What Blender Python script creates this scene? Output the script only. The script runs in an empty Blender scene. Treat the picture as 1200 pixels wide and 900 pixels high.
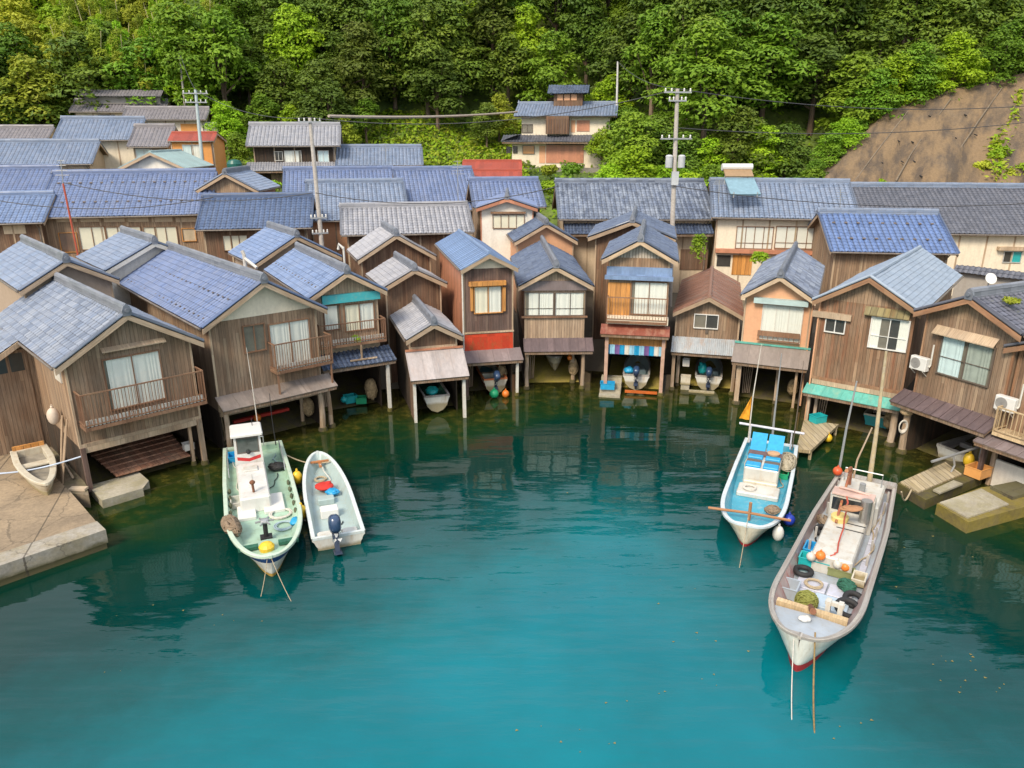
import bpy, math, random
import numpy as np
from mathutils import Vector, Matrix
R = math.radians
random.seed(7)
rng = np.random.default_rng(7)
SC = bpy.context.scene
COL = SC.collection

# ------------------------------------------------------------------ camera, light, exposure
FPX, CH, TILT = 880.0, 15.0, R(18.53)
cam = bpy.data.cameras.new('camera')
cam.sensor_width = 36.0
cam.lens = 36.0 * FPX / 1200.0
cam.clip_end = 3000
cam_o = bpy.data.objects.new('camera', cam)
cam_o.location = (0, 0, CH)
cam_o.rotation_euler = (math.pi / 2 - TILT, 0, 0)
COL.objects.link(cam_o)
SC.camera = cam_o
SUN_EL, SUN_AZ = R(44), R(212)          # azimuth clockwise from +Y
w = bpy.data.worlds.new('World'); SC.world = w; w.use_nodes = True
wn = w.node_tree
sky = wn.nodes.new('ShaderNodeTexSky'); sky.sky_type = 'NISHITA'; sky.sun_disc = False
sky.sun_elevation = SUN_EL; sky.sun_rotation = SUN_AZ
sky.air_density = 1.2; sky.dust_density = 2.0; sky.ozone_density = 1.0
bg = wn.nodes['Background']
bg.inputs[1].default_value = 0.15
# thin broken cloud deck over the clear sky
wtc = wn.nodes.new('ShaderNodeTexCoord'); wnz = wn.nodes.new('ShaderNodeTexNoise'); wnz.inputs['Scale'].default_value = 2.6; wnz.inputs['Detail'].default_value = 6
wrp = wn.nodes.new('ShaderNodeValToRGB'); wrp.color_ramp.elements[0].position = .3; wrp.color_ramp.elements[0].color = (.55, .55, .55, 1); wrp.color_ramp.elements[1].position = .62; wrp.color_ramp.elements[1].color = (.97, .97, .97, 1)
wmx = wn.nodes.new('ShaderNodeMix'); wmx.data_type = 'RGBA'; wmx.inputs[7].default_value = (4.0, 4.2, 4.5, 1)
wn.links.new(wtc.outputs['Generated'], wnz.inputs['Vector']); wn.links.new(wnz.outputs[0], wrp.inputs[0]); wn.links.new(wrp.outputs[0], wmx.inputs[0])
wn.links.new(sky.outputs[0], wmx.inputs[6]); wn.links.new(wmx.outputs[2], bg.inputs[0])
sl = bpy.data.lights.new('sun', 'SUN'); sl.energy = 2.1; sl.angle = R(18); sl.color = (1.0, 0.87, 0.68)
so = bpy.data.objects.new('sun', sl)
sd = Vector((math.sin(SUN_AZ) * math.cos(SUN_EL), math.cos(SUN_AZ) * math.cos(SUN_EL), math.sin(SUN_EL)))
so.rotation_euler = sd.to_track_quat('Z', 'Y').to_euler()
so.location = (0, 0, 60)
COL.objects.link(so)
SC.view_settings.view_transform = 'Standard'
SC.view_settings.look = 'None'
SC.view_settings.exposure = 1.0
SC.view_settings.gamma = 1.0
SC.view_settings.use_curve_mapping = False
SC.cycles.max_bounces = 8
SC.cycles.transparent_max_bounces = 12
SC.cycles.caustics_reflective = False
SC.cycles.caustics_refractive = False

# ------------------------------------------------------------------ photo geometry helpers (pixels of the 1200x900 photograph)
_c, _s = math.cos(TILT), math.sin(TILT)
def ray(px, py):
    u = (px - 600) / FPX; v = (450 - py) / FPX
    return Vector((u, _c + v * _s, -_s + v * _c))
def at_z(px, py, z=0.0):
    d = ray(px, py); t = (z - CH) / d.z
    return Vector((d.x * t, d.y * t, z))
def at_Y(px, py, Y):
    d = ray(px, py); t = Y / d.y
    return Vector((d.x * t, Y, CH + d.z * t))
def proj(p):
    x, y, z = p[0], p[1], p[2] - CH
    fw = y * _c - z * _s
    return (600 + FPX * x / fw, 450 - FPX * (y * _s + z * _c) / fw, fw)

# ------------------------------------------------------------------ tagging
def tag(o, label=None, cat=None, group=None, kind=None):
    if label: o['label'] = label
    if cat: o['category'] = cat
    if group: o['group'] = group
    if kind: o['kind'] = kind
    return o
def empty(name, loc=(0, 0, 0), rz=0.0, label=None, cat=None, group=None):
    o = bpy.data.objects.new(name, None)
    o.empty_display_size = 0.3
    o.location = loc; o.rotation_euler = (0, 0, rz)
    COL.objects.link(o)
    return tag(o, label, cat, group)
def copy_tree(o, parent=None):
    c = o.copy(); COL.objects.link(c)
    if parent: c.parent = parent
    for ch in list(o.children): copy_tree(ch, c)
    return c

# ------------------------------------------------------------------ mesh builder
class MB:
    def __init__(s):
        s.v = []; s.f = []; s.uv = []; s.mi = []; s.m = 0
    def face(s, pts, uv=None):
        i = len(s.v)
        pts = [Vector(p) for p in pts]
        s.v += [tuple(p) for p in pts]
        s.f.append(tuple(range(i, i + len(pts))))
        s.mi.append(s.m)
        if uv is None:
            n = Vector((0, 0, 0))
            for k in range(1, len(pts) - 1):
                n += (pts[k] - pts[0]).cross(pts[k + 1] - pts[0])
            if n.length < 1e-12: n = Vector((0, 0, 1))
            n.normalize()
            if abs(n.z) > 0.8: uv = [(p.x, p.y) for p in pts]
            else:
                t = Vector((0, 0, 1)).cross(n); t.normalize()
                b = n.cross(t)
                off = 7.3 * round(n.x * 2) + 3.1 * round(n.y * 2)
                uv = [(p.dot(t) + off, p.dot(b)) for p in pts]
        s.uv += uv
    def box(s, a, b, M=None):
        x0, y0, z0 = a; x1, y1, z1 = b
        if x0 > x1: x0, x1 = x1, x0
        if y0 > y1: y0, y1 = y1, y0
        if z0 > z1: z0, z1 = z1, z0
        c = [Vector(p) for p in ((x0,y0,z0),(x1,y0,z0),(x1,y1,z0),(x0,y1,z0),(x0,y0,z1),(x1,y0,z1),(x1,y1,z1),(x0,y1,z1))]
        if M is not None: c = [M @ p for p in c]
        for q in ((0,3,2,1),(4,5,6,7),(0,1,5,4),(1,2,6,5),(2,3,7,6),(3,0,4,7)):
            s.face([c[k] for k in q])
    def bar(s, p, q, wd, ht, up=(0, 0, 1)):
        p = Vector(p); q = Vector(q); d = q - p; L = d.length
        if L < 1e-6: return
        d.normalize(); u = Vector(up)
        if abs(d.dot(u)) > 0.98: u = Vector((1, 0, 0))
        r = d.cross(u); r.normalize(); u = r.cross(d)
        M = Matrix((( d.x, r.x, u.x, p.x), (d.y, r.y, u.y, p.y), (d.z, r.z, u.z, p.z), (0, 0, 0, 1)))
        s.box((0, -wd / 2, -ht / 2), (L, wd / 2, ht / 2), M)
    def tube(s, pts, r, n=8, cap=True):
        pts = [Vector(p) for p in pts]
        rs = r if isinstance(r, (list, tuple)) else [r] * len(pts)
        rings = []; pu = None
        for i, p in enumerate(pts):
            d = (pts[min(i + 1, len(pts) - 1)] - pts[max(i - 1, 0)])
            if d.length < 1e-9: d = Vector((0, 0, 1))
            d.normalize()
            if pu is None:
                a = Vector((0, 0, 1)) if abs(d.z) < 0.9 else Vector((1, 0, 0))
                u = d.cross(a); u.normalize()
            else:
                u = pu - d * pu.dot(d)
                if u.length < 1e-6: u = d.orthogonal()
                u.normalize()
            pu = u; v = d.cross(u)
            rings.append([p + (u * math.cos(2 * math.pi * k / n) + v * math.sin(2 * math.pi * k / n)) * rs[i] for k in range(n)])
        acc = 0
        for i in range(len(pts) - 1):
            L = (pts[i + 1] - pts[i]).length
            for k in range(n):
                k2 = (k + 1) % n
                s.face([rings[i][k], rings[i][k2], rings[i + 1][k2], rings[i + 1][k]], [(k * .1, acc), (k * .1 + .1, acc), (k * .1 + .1, acc + L), (k * .1, acc + L)])
            acc += L
        if cap:
            s.face(rings[0][::-1]); s.face(rings[-1])
    def lathe(s, prof, n=16, loc=(0, 0, 0), M=None):
        loc = Vector(loc); rg = []
        for (r, z) in prof:
            ring = [Vector((r * math.cos(2 * math.pi * k / n), r * math.sin(2 * math.pi * k / n), z)) for k in range(n)]
            if M is not None: ring = [M @ p for p in ring]
            rg.append([p + loc for p in ring])
        for i in range(len(rg) - 1):
            for k in range(n):
                k2 = (k + 1) % n
                s.face([rg[i][k], rg[i][k2], rg[i + 1][k2], rg[i + 1][k]])
        if prof[0][0] > 1e-4: s.face(rg[0][::-1])
        if prof[-1][0] > 1e-4: s.face(rg[-1])
    def torus(s, R1, r, loc=(0, 0, 0), M=None, n=20, m=8):
        loc = Vector(loc)
        def P(i, j):
            a = 2 * math.pi * i / n; b = 2 * math.pi * j / m
            p = Vector(((R1 + r * math.cos(b)) * math.cos(a), (R1 + r * math.cos(b)) * math.sin(a), r * math.sin(b)))
            if M is not None: p = M @ p
            return p + loc
        for i in range(n):
            for j in range(m):
                s.face([P(i, j), P(i + 1, j), P(i + 1, j + 1), P(i, j + 1)])
    def blob(s, rx, ry, rz, loc, n=12, m=7, jit=0.0):
        loc = Vector(loc); P = []
        for i in range(m + 1):
            a = math.pi * i / m
            row = []
            for k in range(n):
                b = 2 * math.pi * k / n; j = 1 + random.uniform(-jit, jit)
                row.append(loc + Vector((rx * math.sin(a) * math.cos(b) * j, ry * math.sin(a) * math.sin(b) * j, -rz * math.cos(a) * j)))
            P.append(row)
        for i in range(m):
            for k in range(n):
                k2 = (k + 1) % n
                s.face([P[i][k], P[i][k2], P[i + 1][k2], P[i + 1][k]])
    def grid(s, P, uv=None):
        """P: array (a, b, 3); quads between neighbours"""
        a, b = P.shape[:2]
        base = len(s.v)
        # per-face verts keep uv simple
        q = np.stack([P[:-1, :-1], P[:-1, 1:], P[1:, 1:], P[1:, :-1]], axis=2).reshape(-1, 3)
        s.v += [tuple(x) for x in q.tolist()]
        nf = (a - 1) * (b - 1)
        s.f += [(base + 4 * i, base + 4 * i + 1, base + 4 * i + 2, base + 4 * i + 3) for i in range(nf)]
        s.mi += [s.m] * nf
        if uv is None:
            ii, jj = np.meshgrid(np.arange(a), np.arange(b), indexing='ij')
            uv = np.stack([jj, ii], axis=2).astype(float)
        qu = np.stack([uv[:-1, :-1], uv[:-1, 1:], uv[1:, 1:], uv[1:, :-1]], axis=2).reshape(-1, 2)
        s.uv += [tuple(x) for x in qu.tolist()]
    def build(s, name, mats, parent=None, smooth=False, merge=False):
        me = bpy.data.meshes.new(name)
        me.from_pydata(s.v, [], s.f)
        uvl = me.uv_layers.new(name='UVMap')
        uvl.data.foreach_set('uv', np.array(s.uv, dtype=np.float32).ravel())
        if not isinstance(mats, (list, tuple)): mats = [mats]
        for m in mats: me.materials.append(m)
        if len(mats) > 1: me.polygons.foreach_set('material_index', s.mi)
        if merge:
            import bmesh
            bm = bmesh.new(); bm.from_mesh(me)
            bmesh.ops.remove_doubles(bm, verts=bm.verts, dist=0.0008)
            bmesh.ops.recalc_face_normals(bm, faces=bm.faces)
            bm.to_mesh(me); bm.free()
        if smooth: me.polygons.foreach_set('use_smooth', [True] * len(me.polygons))
        me.update()
        o = bpy.data.objects.new(name, me)
        COL.objects.link(o)
        if parent is not None: o.parent = parent
        return o

# ------------------------------------------------------------------ materials
MATS = {}
class NT:
    def __init__(s, m):
        s.t = m.node_tree
    def n(s, typ, **kw):
        nd = s.t.nodes.new(typ)
        for k, v in kw.items(): setattr(nd, k, v)
        return nd
    def l(s, a, b): s.t.links.new(a, b)
    def math(s, op, a, b=None, c=None):
        nd = s.n('ShaderNodeMath', operation=op)
        for i, x in enumerate((a, b, c)):
            if x is None: continue
            if isinstance(x, (int, float)): nd.inputs[i].default_value = x
            else: s.l(x, nd.inputs[i])
        return nd.outputs[0]
    def mix(s, fac, a, b, blend='MIX'):
        nd = s.n('ShaderNodeMix', data_type='RGBA', blend_type=blend)
        for i, x in ((0, fac), (6, a), (7, b)):
            if isinstance(x, (int, float)): nd.inputs[i].default_value = x
            elif isinstance(x, (tuple, list)): nd.inputs[i].default_value = tuple(x) + ((1,) if len(x) == 3 else ())
            else: s.l(x, nd.inputs[i])
        return nd.outputs[2]
    def ramp(s, fac, stops):
        nd = s.n('ShaderNodeValToRGB')
        e = nd.color_ramp.elements
        while len(e) < len(stops): e.new(0.5)
        for i, (p, c) in enumerate(stops):
            e[i].position = p
            e[i].color = (c, c, c, 1) if isinstance(c, (int, float)) else tuple(c) + (1,)
        s.l(fac, nd.inputs[0])
        return nd.outputs[0]
    def noise(s, vec, scale, detail=4, rough=.55):
        nd = s.n('ShaderNodeTexNoise')
        nd.inputs['Scale'].default_value = scale; nd.inputs['Detail'].default_value = detail; nd.inputs['Roughness'].default_value = rough
        if vec is not None: s.l(vec, nd.inputs['Vector'])
        return nd.outputs[0]
    def comb(s, x, y, z=0.0):
        nd = s.n('ShaderNodeCombineXYZ')
        for i, q in enumerate((x, y, z)):
            if isinstance(q, (int, float)): nd.inputs[i].default_value = q
            else: s.l(q, nd.inputs[i])
        return nd.outputs[0]
    def white(s, vec):
        nd = s.n('ShaderNodeTexWhiteNoise', noise_dimensions='3D')
        s.l(vec, nd.inputs['Vector'])
        return nd.outputs['Value']
def newmat(key):
    m = bpy.data.materials.new(key); m.use_nodes = True
    t = NT(m); b = m.node_tree.nodes['Principled BSDF']
    return m, t, b
def orand(t):
    return t.n('ShaderNodeObjectInfo').outputs['Random']
def plain(key, col, rough=.5, metal=0.0, var=.25, scale=3.0, dirt=None, coat=0.0):
    """painted / plain surface with uneven tone and optional dirt blotches"""
    if key in MATS: return MATS[key]
    m, t, b = newmat(key)
    tc = t.n('ShaderNodeTexCoord').outputs['Object']
    n1 = t.noise(tc, scale, 5, .6)
    c = t.mix(t.ramp(n1, [(.3, 1 - var), (.7, 1 + var * .3)]), (0, 0, 0), col, 'MIX')
    mul = t.mix(1.0, col, t.ramp(n1, [(.3, 1 - var), (.7, 1.0)]), 'MULTIPLY')
    if dirt:
        n2 = t.noise(tc, scale * 2.3, 6, .7)
        mul = t.mix(t.ramp(n2, [(.48, 0), (.72, .75)]), mul, dirt)
    t.l(mul, b.inputs['Base Color'])
    b.inputs['Roughness'].default_value = rough; b.inputs['Metallic'].default_value = metal
    if coat: b.inputs['Coat Weight'].default_value = coat
    MATS[key] = m
    return m
def gelcoat(key, col, streak=(.36, .24, .12), rough=.35, amt=.55, scum=True):
    """painted hull: run marks down the side, uneven chalking, growth along the waterline"""
    if key in MATS: return MATS[key]
    m, t, b = newmat(key)
    tc = t.n('ShaderNodeTexCoord').outputs['Object']
    sp = t.n('ShaderNodeSeparateXYZ'); t.l(tc, sp.inputs[0])
    st = t.noise(t.comb(t.math('MULTIPLY', sp.outputs[0], 2.6), t.math('MULTIPLY', sp.outputs[1], 2.6), t.math('MULTIPLY', sp.outputs[2], .5)), 1.3, 6, .7)
    n2 = t.noise(tc, .9, 6, .65); n3 = t.noise(tc, 14, 4, .7)
    c = t.mix(1.0, col, t.ramp(n2, [(.3, .78), (.7, 1.05)]), 'MULTIPLY')
    c = t.mix(t.math('MULTIPLY', t.ramp(st, [(.5, 0), (.72, 1)]), amt), c, streak)
    c = t.mix(t.math('MULTIPLY', t.ramp(n3, [(.62, 0), (.7, 1)]), .35), c, (col[0] * .45, col[1] * .42, col[2] * .38))
    if scum:
        zz = t.math('ADD', sp.outputs[2], t.math('MULTIPLY', t.math('SUBTRACT', st, .5), .35))
        c = t.mix(t.math('MULTIPLY', t.ramp(zz, [(.06, 1), (.2, 0)]), .75), c, (.20, .15, .05))
    t.l(c, b.inputs['Base Color']); b.inputs['Roughness'].default_value = rough
    MATS[key] = m
    return m
def boards(key, col, col2, stain=(.25, .10, .04), bw=.16, stain_amt=.5, horizontal=False, gap=.09, gray=(.30, .25, .21)):
    """weathered plank cladding; uv in metres"""
    if key in MATS: return MATS[key]
    m, t, b = newmat(key)
    sp = t.n('ShaderNodeSeparateXYZ'); t.l(t.n('ShaderNodeUVMap').outputs[0], sp.inputs[0])
    u, v = (sp.outputs[1], sp.outputs[0]) if horizontal else (sp.outputs[0], sp.outputs[1])
    us = t.math('DIVIDE', u, bw)
    idx = t.math('FLOOR', us); fr = t.math('FRACT', us)
    rr = orand(t)
    wn_ = t.white(t.comb(idx, t.math('MULTIPLY', rr, 31.0), 2.0))
    wn2 = t.white(t.comb(idx, t.math('MULTIPLY', rr, 17.0), 9.0))
    grain = t.noise(t.comb(t.math('MULTIPLY', u, 26), t.math('ADD', t.math('MULTIPLY', v, 1.3), t.math('MULTIPLY', wn_, 40)), rr), 1.0, 6, .65)
    big = t.noise(t.comb(u, t.math('MULTIPLY', v, .45), t.math('MULTIPLY', rr, 20)), .9, 5, .6)
    streak = t.noise(t.comb(t.math('MULTIPLY', u, 4.0), t.math('MULTIPLY', v, .28), t.math('MULTIPLY', rr, 9)), 1.0, 5, .7)
    c = t.mix(t.ramp(wn_, [(0, 0), (1, 1)]), col, col2)
    c = t.mix(t.math('MULTIPLY', t.ramp(big, [(.42, 0), (.68, 1)]), .65), c, gray)
    c = t.mix(t.math('MULTIPLY', t.ramp(streak, [(.5, 0), (.72, 1)]), stain_amt), c, stain)
    st2 = t.noise(t.comb(t.math('MULTIPLY', u, 6.5), t.math('MULTIPLY', v, .5), t.math('ADD', t.math('MULTIPLY', rr, 15), 7.0)), 1.0, 5, .7)
    c = t.mix(t.math('MULTIPLY', t.ramp(st2, [(.54, 0), (.7, 1)]), .6), c, (gray[0] * .32, gray[1] * .30, gray[2] * .28))
    odd = t.math('GREATER_THAN', t.white(t.comb(idx, t.math('FLOOR', t.math('DIVIDE', t.math('ADD', v, t.math('MULTIPLY', wn2, 3.0)), 2.2)), rr)), .9)
    c = t.mix(t.math('MULTIPLY', odd, .45), c, (gray[0] * 1.15, gray[1] * 1.1, gray[2]))
    c = t.mix(1.0, c, t.ramp(grain, [(.25, .62), (.75, 1.18)]), 'MULTIPLY')
    c = t.mix(1.0, c, t.ramp(wn2, [(0, .78), (1, 1.12)]), 'MULTIPLY')
    gm = t.math('LESS_THAN', fr, gap)
    c = t.mix(t.math('MULTIPLY', gm, .72), c, (.05, .035, .025))
    t.l(c, b.inputs['Base Color'])
    b.inputs['Roughness'].default_value = .85
    bp = t.n('ShaderNodeBump'); bp.inputs['Strength'].default_value = .6; bp.inputs['Distance'].default_value = .03
    t.l(t.math('SUBTRACT', grain, t.math('MULTIPLY', gm, 1.5)), bp.inputs['Height'])
    t.l(bp.outputs[0], b.inputs['Normal'])
    MATS[key] = m
    return m
def tiles(key, col, var=.35, rough=.38, patch=(.30, .33, .38), patch_amt=.35, moss=0.0, valley=True):
    """glazed roof tile; uv counts columns and rows"""
    if key in MATS: return MATS[key]
    m, t, b = newmat(key)
    uvn = t.n('ShaderNodeUVMap').outputs[0]
    sp = t.n('ShaderNodeSeparateXYZ'); t.l(uvn, sp.inputs[0])
    iu = t.math('FLOOR', sp.outputs[0]); iv = t.math('FLOOR', sp.outputs[1])
    rr = orand(t)
    wn_ = t.white(t.comb(iu, iv, rr))
    wn2 = t.white(t.comb(iv, iu, t.math('ADD', rr, 3.0)))
    big = t.noise(t.comb(t.math('MULTIPLY', sp.outputs[0], .95), t.math('MULTIPLY', sp.outputs[1], .33), t.math('MULTIPLY', rr, 30)), .9, 6, .7)
    c = t.mix(1.0, col, t.ramp(wn_, [(0, 1 - var), (1, 1 + var)]), 'MULTIPLY')
    f = t.math('MULTIPLY', t.ramp(t.math('ADD', t.math('MULTIPLY', big, .9), t.math('MULTIPLY', wn2, .16)), [(.44, 0), (.68, 1)]), patch_amt)
    c = t.mix(f, c, patch)
    if moss:
        mo = t.noise(t.comb(t.math('MULTIPLY', sp.outputs[0], .2), t.math('MULTIPLY', sp.outputs[1], .5), rr), 1.5, 6, .7)
        c = t.mix(t.math('MULTIPLY', t.ramp(mo, [(.58, 0), (.75, 1)]), moss), c, (.10, .11, .03))
    # each course darkens towards its upper edge
    fv = t.math('FRACT', sp.outputs[1])
    c = t.mix(t.math('MULTIPLY', t.ramp(fv, [(0.84, 0), (1, 1)]), .16), c, (.03, .03, .035))
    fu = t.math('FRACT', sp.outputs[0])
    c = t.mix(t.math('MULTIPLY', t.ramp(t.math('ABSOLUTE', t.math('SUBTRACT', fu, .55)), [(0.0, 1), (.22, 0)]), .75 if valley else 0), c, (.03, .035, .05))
    t.l(c, b.inputs['Base Color'])
    t.l(t.ramp(wn2, [(0, max(.15, rough - .12)), (1, rough + .18)]), b.inputs['Roughness'])
    MATS[key] = m
    return m
def sheet(key, col, rust=(.22, .09, .04), rust_amt=.4, rough=.45, metal=0.0, spec2=None, scale=1.0):
    """painted or weathered sheet metal; uv in metres"""
    if key in MATS: return MATS[key]
    m, t, b = newmat(key)
    uvn = t.n('ShaderNodeUVMap').outputs[0]
    sp = t.n('ShaderNodeSeparateXYZ'); t.l(uvn, sp.inputs[0])
    rr = orand(t)
    vec = t.comb(t.math('MULTIPLY', sp.outputs[0], 1.6), t.math('MULTIPLY', sp.outputs[1], .7), t.math('MULTIPLY', rr, 25))
    n1 = t.noise(vec, 1.6 * scale, 6, .68)
    n2 = t.noise(vec, 5.0 * scale, 5, .7)
    pan = t.white(t.comb(t.math('FLOOR', t.math('DIVIDE', sp.outputs[0], .45)), t.math('FLOOR', t.math('DIVIDE', sp.outputs[1], 1.8)), rr))
    c = t.mix(1.0, col, t.ramp(pan, [(0, .8), (1, 1.1)]), 'MULTIPLY')
    c = t.mix(1.0, c, t.ramp(n2, [(.3, .8), (.7, 1.1)]), 'MULTIPLY')
    if spec2: c = t.mix(t.ramp(n1, [(.35, 0), (.6, 1)]), spec2, c)
    c = t.mix(t.math('MULTIPLY', t.ramp(t.math('ADD', t.math('MULTIPLY', n1, .75), t.math('MULTIPLY', n2, .25)), [(.5, 0), (.66, 1)]), rust_amt), c, rust)
    t.l(c, b.inputs['Base Color'])
    b.inputs['Roughness'].default_value = rough; b.inputs['Metallic'].default_value = metal
    MATS[key] = m
    return m
def plaster(key, col, dirt=(.22, .17, .12), amt=.35):
    if key in MATS: return MATS[key]
    m, t, b = newmat(key)
    uvn = t.n('ShaderNodeUVMap').outputs[0]
    sp = t.n('ShaderNodeSeparateXYZ'); t.l(uvn, sp.inputs[0])
    rr = orand(t)
    st = t.noise(t.comb(t.math('MULTIPLY', sp.outputs[0], 2.2), t.math('MULTIPLY', sp.outputs[1], .4), t.math('MULTIPLY', rr, 12)), 1.2, 6, .7)
    n2 = t.noise(t.comb(sp.outputs[0], sp.outputs[1], rr), 6.0, 5, .7)
    c = t.mix(t.math('MULTIPLY', t.ramp(st, [(.45, 0), (.75, 1)]), amt), col, dirt)
    c = t.mix(1.0, c, t.ramp(n2, [(.3, .9), (.7, 1.05)]), 'MULTIPLY')
    t.l(c, b.inputs['Base Color']); b.inputs['Roughness'].default_value = .9
    MATS[key] = m
    return m
def concrete(key, col, dark=(.10, .09, .07), moss=(.12, .12, .03), moss_amt=.0, scale=1.0, tide=None, joints=None):
    if key in MATS: return MATS[key]
    m, t, b = newmat(key)
    tc = t.n('ShaderNodeTexCoord').outputs['Object']
    n1 = t.noise(tc, .55 * scale, 7, .68); n2 = t.noise(tc, 7 * scale, 6, .75); n3 = t.noise(tc, 1.7 * scale, 5, .65)
    c = t.mix(t.ramp(n1, [(.42, 0), (.68, .75)]), col, dark)
    if moss_amt: c = t.mix(t.math('MULTIPLY', t.ramp(n3, [(.42, 0), (.6, 1)]), moss_amt), c, moss)
    c = t.mix(1.0, c, t.ramp(n2, [(.3, .72), (.7, 1.14)]), 'MULTIPLY')
    if tide is not None or joints is not None:
        sp = t.n('ShaderNodeSeparateXYZ'); t.l(tc, sp.inputs[0])
    if tide is not None:
        zz = t.math('ADD', sp.outputs[2], t.math('MULTIPLY', t.math('SUBTRACT', n3, .5), .5))
        c = t.mix(t.math('MULTIPLY', t.ramp(zz, [(max(0, tide - .12), 1), (tide + .06, 0)]), .85), c, (.085, .075, .025))
    if joints is not None:
        a, gap = joints
        q = t.math('ADD', t.math('MULTIPLY', sp.outputs[0], math.cos(a)), t.math('MULTIPLY', sp.outputs[1], math.sin(a)))
        q = t.math('ADD', q, t.math('MULTIPLY', n2, .05))
        c = t.mix(t.math('MULTIPLY', t.math('LESS_THAN', t.math('FRACT', t.math('DIVIDE', q, gap)), .018), .7), c, (.05, .04, .03))
        vo = t.n('ShaderNodeTexVoronoi'); vo.feature = 'DISTANCE_TO_EDGE'; vo.inputs['Scale'].default_value = .45
        wv = t.n('ShaderNodeVectorMath'); wv.operation = 'ADD'; t.l(tc, wv.inputs[0]); t.l(t.comb(t.math('MULTIPLY', n1, .9), t.math('MULTIPLY', n3, .9), 0), wv.inputs[1]); t.l(wv.outputs[0], vo.inputs['Vector'])
        c = t.mix(t.math('MULTIPLY', t.math('LESS_THAN', vo.outputs[0], .010), .45), c, (.07, .055, .04))
    t.l(c, b.inputs['Base Color']); b.inputs['Roughness'].default_value = .92
    bp = t.n('ShaderNodeBump'); bp.inputs['Strength'].default_value = .35; bp.inputs['Distance'].default_value = .03
    t.l(n2, bp.inputs['Height']); t.l(bp.outputs[0], b.inputs['Normal'])
    MATS[key] = m
    return m
def leafmat(key, col, col2, hue=.02, val=.35, transl=.25):
    if key in MATS: return MATS[key]
    m, t, b = newmat(key)
    rr = orand(t)
    sp = t.n('ShaderNodeSeparateXYZ'); t.l(t.n('ShaderNodeUVMap').outputs[0], sp.inputs[0])
    lf = t.white(t.comb(t.math('FLOOR', sp.outputs[0]), t.math('FLOOR', sp.outputs[1]), 1.0))   # per leaf
    cl = t.white(t.comb(t.math('FLOOR', sp.outputs[1]), 4.0, 1.0))                                # per clump
    c = t.mix(t.math('ADD', t.math('MULTIPLY', lf, .5), t.math('MULTIPLY', cl, .5)), col, col2)
    hs = t.n('ShaderNodeHueSaturation')
    t.l(c, hs.inputs['Color'])
    t.l(t.math('ADD', .5 - hue, t.math('MULTIPLY', rr, hue * 2)), hs.inputs['Hue'])
    t.l(t.math('ADD', 1 - val, t.math('MULTIPLY', t.white(t.comb(rr, 3.0, 5.0)), val * 2)), hs.inputs['Value'])
    t.l(hs.outputs[0], b.inputs['Base Color'])
    b.inputs['Roughness'].default_value = .55
    b.inputs['Specular IOR Level'].default_value = .25
    tr = t.n('ShaderNodeBsdfTranslucent'); t.l(hs.outputs[0], tr.inputs[0])
    mx = t.n('ShaderNodeMixShader'); mx.inputs[0].default_value = transl
    t.l(b.outputs[0], mx.inputs[1]); t.l(tr.outputs[0], mx.inputs[2])
    t.l(mx.outputs[0], m.node_tree.nodes['Material Output'].inputs[0])
    MATS[key] = m
    return m
def glass():
    if 'glass' in MATS: return MATS['glass']
    m, t, b = newmat('glass')
    tr = t.n('ShaderNodeBsdfTransparent'); tr.inputs[0].default_value = (.96, .98, .97, 1)
    gl = t.n('ShaderNodeBsdfGlossy'); gl.inputs['Roughness'].default_value = .03
    lw = t.n('ShaderNodeLayerWeight'); lw.inputs[0].default_value = .5
    mx = t.n('ShaderNodeMixShader')
    t.l(t.math('ADD', t.math('MULTIPLY', t.math('POWER', lw.outputs[1], 4.0), .6), .05), mx.inputs[0]); t.l(tr.outputs[0], mx.inputs[1]); t.l(gl.outputs[0], mx.inputs[2])
    t.l(mx.outputs[0], m.node_tree.nodes['Material Output'].inputs[0])
    MATS['glass'] = m
    return m

W_GREY = boards('boards grey brown', (0.318, 0.210, 0.135), (0.229, 0.149, 0.095), gray=(0.345, 0.266, 0.195), stain_amt=.35)
W_TAN = boards('boards tan', (0.397, 0.264, 0.164), (0.285, 0.181, 0.113), gray=(0.378, 0.288, 0.208), stain_amt=.25)
W_PALE = boards('boards pale', (0.495, 0.353, 0.242), (0.383, 0.267, 0.180), gray=(0.451, 0.351, 0.256), stain_amt=.25)
W_RUST = boards('boards rusty brown', (0.299, 0.178, 0.104), (0.212, 0.123, 0.072), stain=(0.321, 0.101, 0.041), stain_amt=.75, gray=(0.329, 0.237, 0.168))
W_BROWN = boards('boards brown', (0.212, 0.121, 0.072), (0.150, 0.081, 0.049), gray=(0.238, 0.159, 0.107), stain=(0.247, 0.098, 0.049))
W_DARK = boards('boards dark', (0.154, 0.094, 0.077), (0.118, 0.075, 0.063), gray=(0.191, 0.134, 0.114), stain=(0.196, 0.086, 0.053), stain_amt=.3)
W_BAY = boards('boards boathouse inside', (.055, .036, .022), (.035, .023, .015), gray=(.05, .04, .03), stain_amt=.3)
W_BEAM = boards('timber beam', (0.500, 0.366, 0.246), (0.420, 0.300, 0.202), bw=.5, gap=.0, gray=(0.546, 0.439, 0.325), stain_amt=.25)
W_BEAMR = boards('timber beam red brown', (0.350, 0.182, 0.097), (0.288, 0.144, 0.079), bw=.5, gap=.0, gray=(0.391, 0.259, 0.167), stain_amt=.3)
W_POST = boards('weathered post', (0.474, 0.336, 0.220), (0.350, 0.240, 0.158), bw=.5, gap=.0, gray=(0.536, 0.442, 0.352), stain=(0.268, 0.154, 0.053), stain_amt=.7)
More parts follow.
